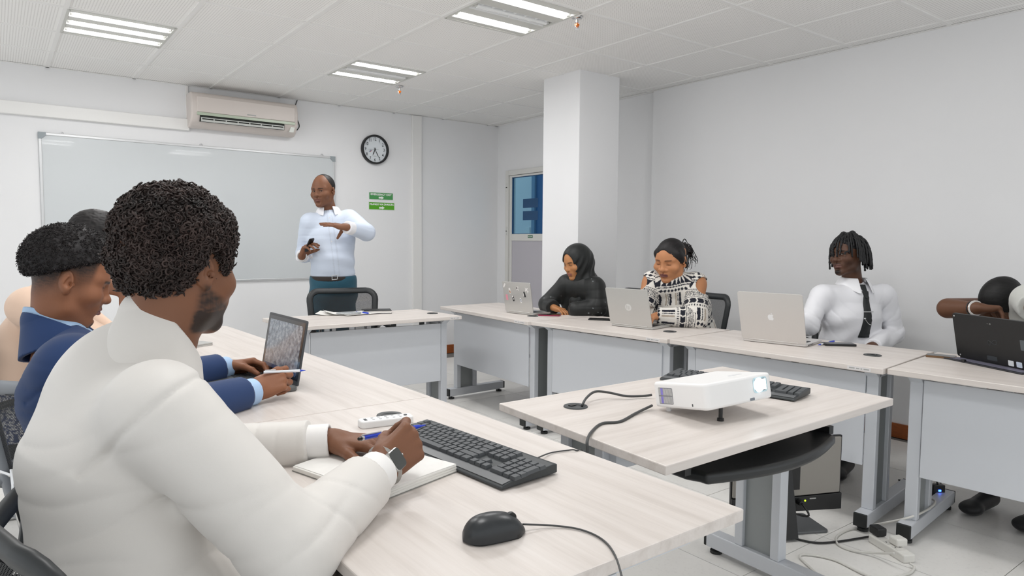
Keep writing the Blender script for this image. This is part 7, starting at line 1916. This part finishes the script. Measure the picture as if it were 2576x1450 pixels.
    for k in range(3):
        q = V(cuR)-V(nrm(wrR-elR))*(.02+.016*k)-V(Zn)*.022-CF*.044+CR*.008
        obj('sleeve_button', MB().lathe([(.001, 0), (.006, .001), (.006, .004), (.004, .005)], q, 12, (V(CRn), V(CUn), -V(CFn))), mat('button_navy', (30, 40, 70), .3), jk)
    # hair
    h = SDF().u(ellip(fr.w((0, -.016, .048)), (.088, .108, .098), fr.ax)); h.u(ellip(fr.w((0, -.055, .03)), (.080, .07, .068), fr.ax), .03)
    h.sub(ellip(fr.w((0, .130, -.030)), (.13, .070, .105), fr.ax), .006)
    h.inter(plane(fr.w((0, -.02, .024)), -fr.z*1.0+fr.y*.62), .010)
    h.disp = lambda P: .0022*snoise(P, 160, 6)+.0012*snoise(P, 420, 4, 3)
    lo, hi = bbox_of([fr.o], .17); v, f = polygonize(h, lo, hi, .0036); rs = np.random.RandomState(14); k = rs.choice(len(v), 3600, replace=False); rt = v[k]
    nn = np.stack([(h(rt+np.eye(3, dtype=F32)[i]*.004)-h(rt)) for i in range(3)], 1); nn /= np.linalg.norm(nn, axis=1, keepdims=True)+1e-9
    cv, cf = helix_cloud(rt-nn*.002, nn, .0024, .0009, 1.3, .007, rs, 8, 3); base = lin3((38, 34, 34)); cc = np.repeat(base*rs.uniform(.5, 1.8, (len(k), 1)), 8*3, axis=0)
    obj('hair', np_mesh('hair', [(v, f, hair_color((30, 27, 28), .4, 200)(v), 0), (cv, cf, cc, 0)], [m_hair]), None, p.t)
    legs_sit(p, (pel[0], pel[1], .52), (1, .05, 0), .52, navy)
    a, b2 = V(wrR)+V(dR)*.03+UP*.055, V(wrR)+V(dR)*.165+UP*.030
    pen('ballpoint_pen', 'white and blue ballpoint pen held by the man in the navy suit', a, b2, .0045, m_clear, m_blue, capfrac=0)
man_navy()

# ------------------------------------------------------------------ person in peach behind the navy suit
def person_peach():
    fr = head_frame(PD(246, 612, 2.86), (.99, -.1), 18, 0, 1.0)
    neck = A3(PD(190, 700, 2.86)); pel = A3(PD(50, 1010, 2.84)); pel[2] = .56
    p = Person('person in peach cardigan over floral dress resting head on hand behind the navy suit', (pel[0], pel[1], 0))
    skin = (128, 82, 56)
    hd = head_sdf(fr, neck, .052, eye=.002, nose=1.2); lo, hi = bbox_of([fr.o, neck], .15); p.skin(hd, lo, hi, .005, head_color(fr, skin, (120, 78, 68), eye=.0015))
    shR, shL = A3(PD(75, 772, 2.66)), A3(PD(150, 760, 3.02)); chest = A3(PD(95, 860, 2.85))
    elR, wrR = A3(PD(330, 850, 2.62)), A3(PD(318, 735, 2.72)); elR[2] = .80; elL, wrL = A3(PD(300, 870, 3.05)), A3(PD(400, 870, 3.0)); elL[2] = .79; wrL[2] = .78
    d = SDF().u(rcone(elR, wrR, .04, .027)); dv = nrm(A3(PD(285, 700, 2.74))-wrR); hand_sdf(d, wrR, dv, nrm(-CRn*.6+CFn*.5-CUn*.2), [(35, 60, 30)]*4, (30, 30, 20, 20), right=True)
    lo, hi = bbox_of([elR, wrR, wrR+dv*.16], .08); p.skin(d, lo, hi, .0045, skin)
    inner(p, [[pel, chest, neck], [shL, elL, wrL], [shR, elR]], [[.10, .12, .05], [.04, .034, .026], [.04, .034]], skin=skin); p.finish()
    h = SDF().u(ellip(fr.w((0, -.018, .040)), (.086, .106, .098), fr.ax)); h.sub(ellip(fr.w((0, .115, -.03)), (.10, .075, .10), fr.ax), .01); h.sub(plane(fr.w((0, 0, -.05)), fr.z), .01); h.disp = lambda P: .0015*snoise(P, 320, 5)
    lo, hi = bbox_of([fr.o], .15); p.sdf('hair', h, lo, hi, .004, hair_color((30, 27, 27), .5, 300), m_hair)
    d = SDF(); side, fw, up = torso(d, pel, chest, neck, shR, shL, 1.0, 1.0, .016); sleeve(d, shR, elR, lerp3(elR, wrR, .35), (.066, .056, .048)); sleeve(d, shL, elL, wrL); cut_end(d, lerp3(elR, wrR, .33), wrR-elR)
    d.sub(rcone(neck-up*.02, fr.w((0, -.02, -.07)), .058, .056), .004); d.inter(plane(pel+Zn*.10, -Zn), .01)
    d.sub(ellip(chest+fw*.12, (.075, .10, .26), np.stack([side, fw, up])), .01)
    d.disp = lambda P: .006*snoise(P, 13, 5, 2)
    lo, hi = bbox_of([pel, neck, shR, shL, elR, elL, wrL], .19); lo[2] = pel[2]; p.sdf('cardigan', d, lo, hi, .008, (232, 202, 180), m_cloth)
    def floral(P):
        n = snoise(P, 190, 6, 3); c = np.tile(lin3((226, 226, 228)), (len(P), 1)); m = (np.abs(n) < .28); c[m] = lin3((58, 74, 118)); return c
    d = SDF(); torso(d, pel, chest, neck, shR, shL, .95, .97, .008); r = nrm(np.cross(np.array((1, 0, 0)), Zn)); f = np.array((1, 0, 0.))
    for s in (-1, 1): d.u(rcone(pel+r*s*.09, pel+f*.38+r*s*.1, .10, .085), .05)
    d.u(etube(pel-Zn*.26-f*.03, pel, (.19, .15), (.185, .15), r), .05); d.disp = lambda P: .006*snoise(P, 18, 5, 5)
    lo, hi = bbox_of([pel, pel+f*.45, neck, pel-Zn*.22], .2); lo[2] = .28; hi[2] = neck[2]; d.inter(plane((0, 0, .30), (0, 0, -1))); d.sub(rcone(neck-up*.05, fr.w((0, -.02, -.06)), .06), .004)
    p.sdf('floral_dress', d, lo, hi, .0055, floral, m_cloth)
    for s in (-1, 1):
        kn = pel+f*.38+r*s*.1; an = kn+f*.0; an[2] = .09; toe = an+f*.14; d = SDF().u(rcone(kn-Zn*.05, an, .05, .036)).u(rcone((an[0], an[1], .045), (toe[0], toe[1], .03), .036, .03), .02); lo, hi = bbox_of([kn, an, toe], .09); lo[2] = 0; d.inter(plane((0, 0, .004), (0, 0, -1)))
        p.sdf('shoe', d, lo, hi, .011, (40, 30, 26), m_satin)
person_peach()
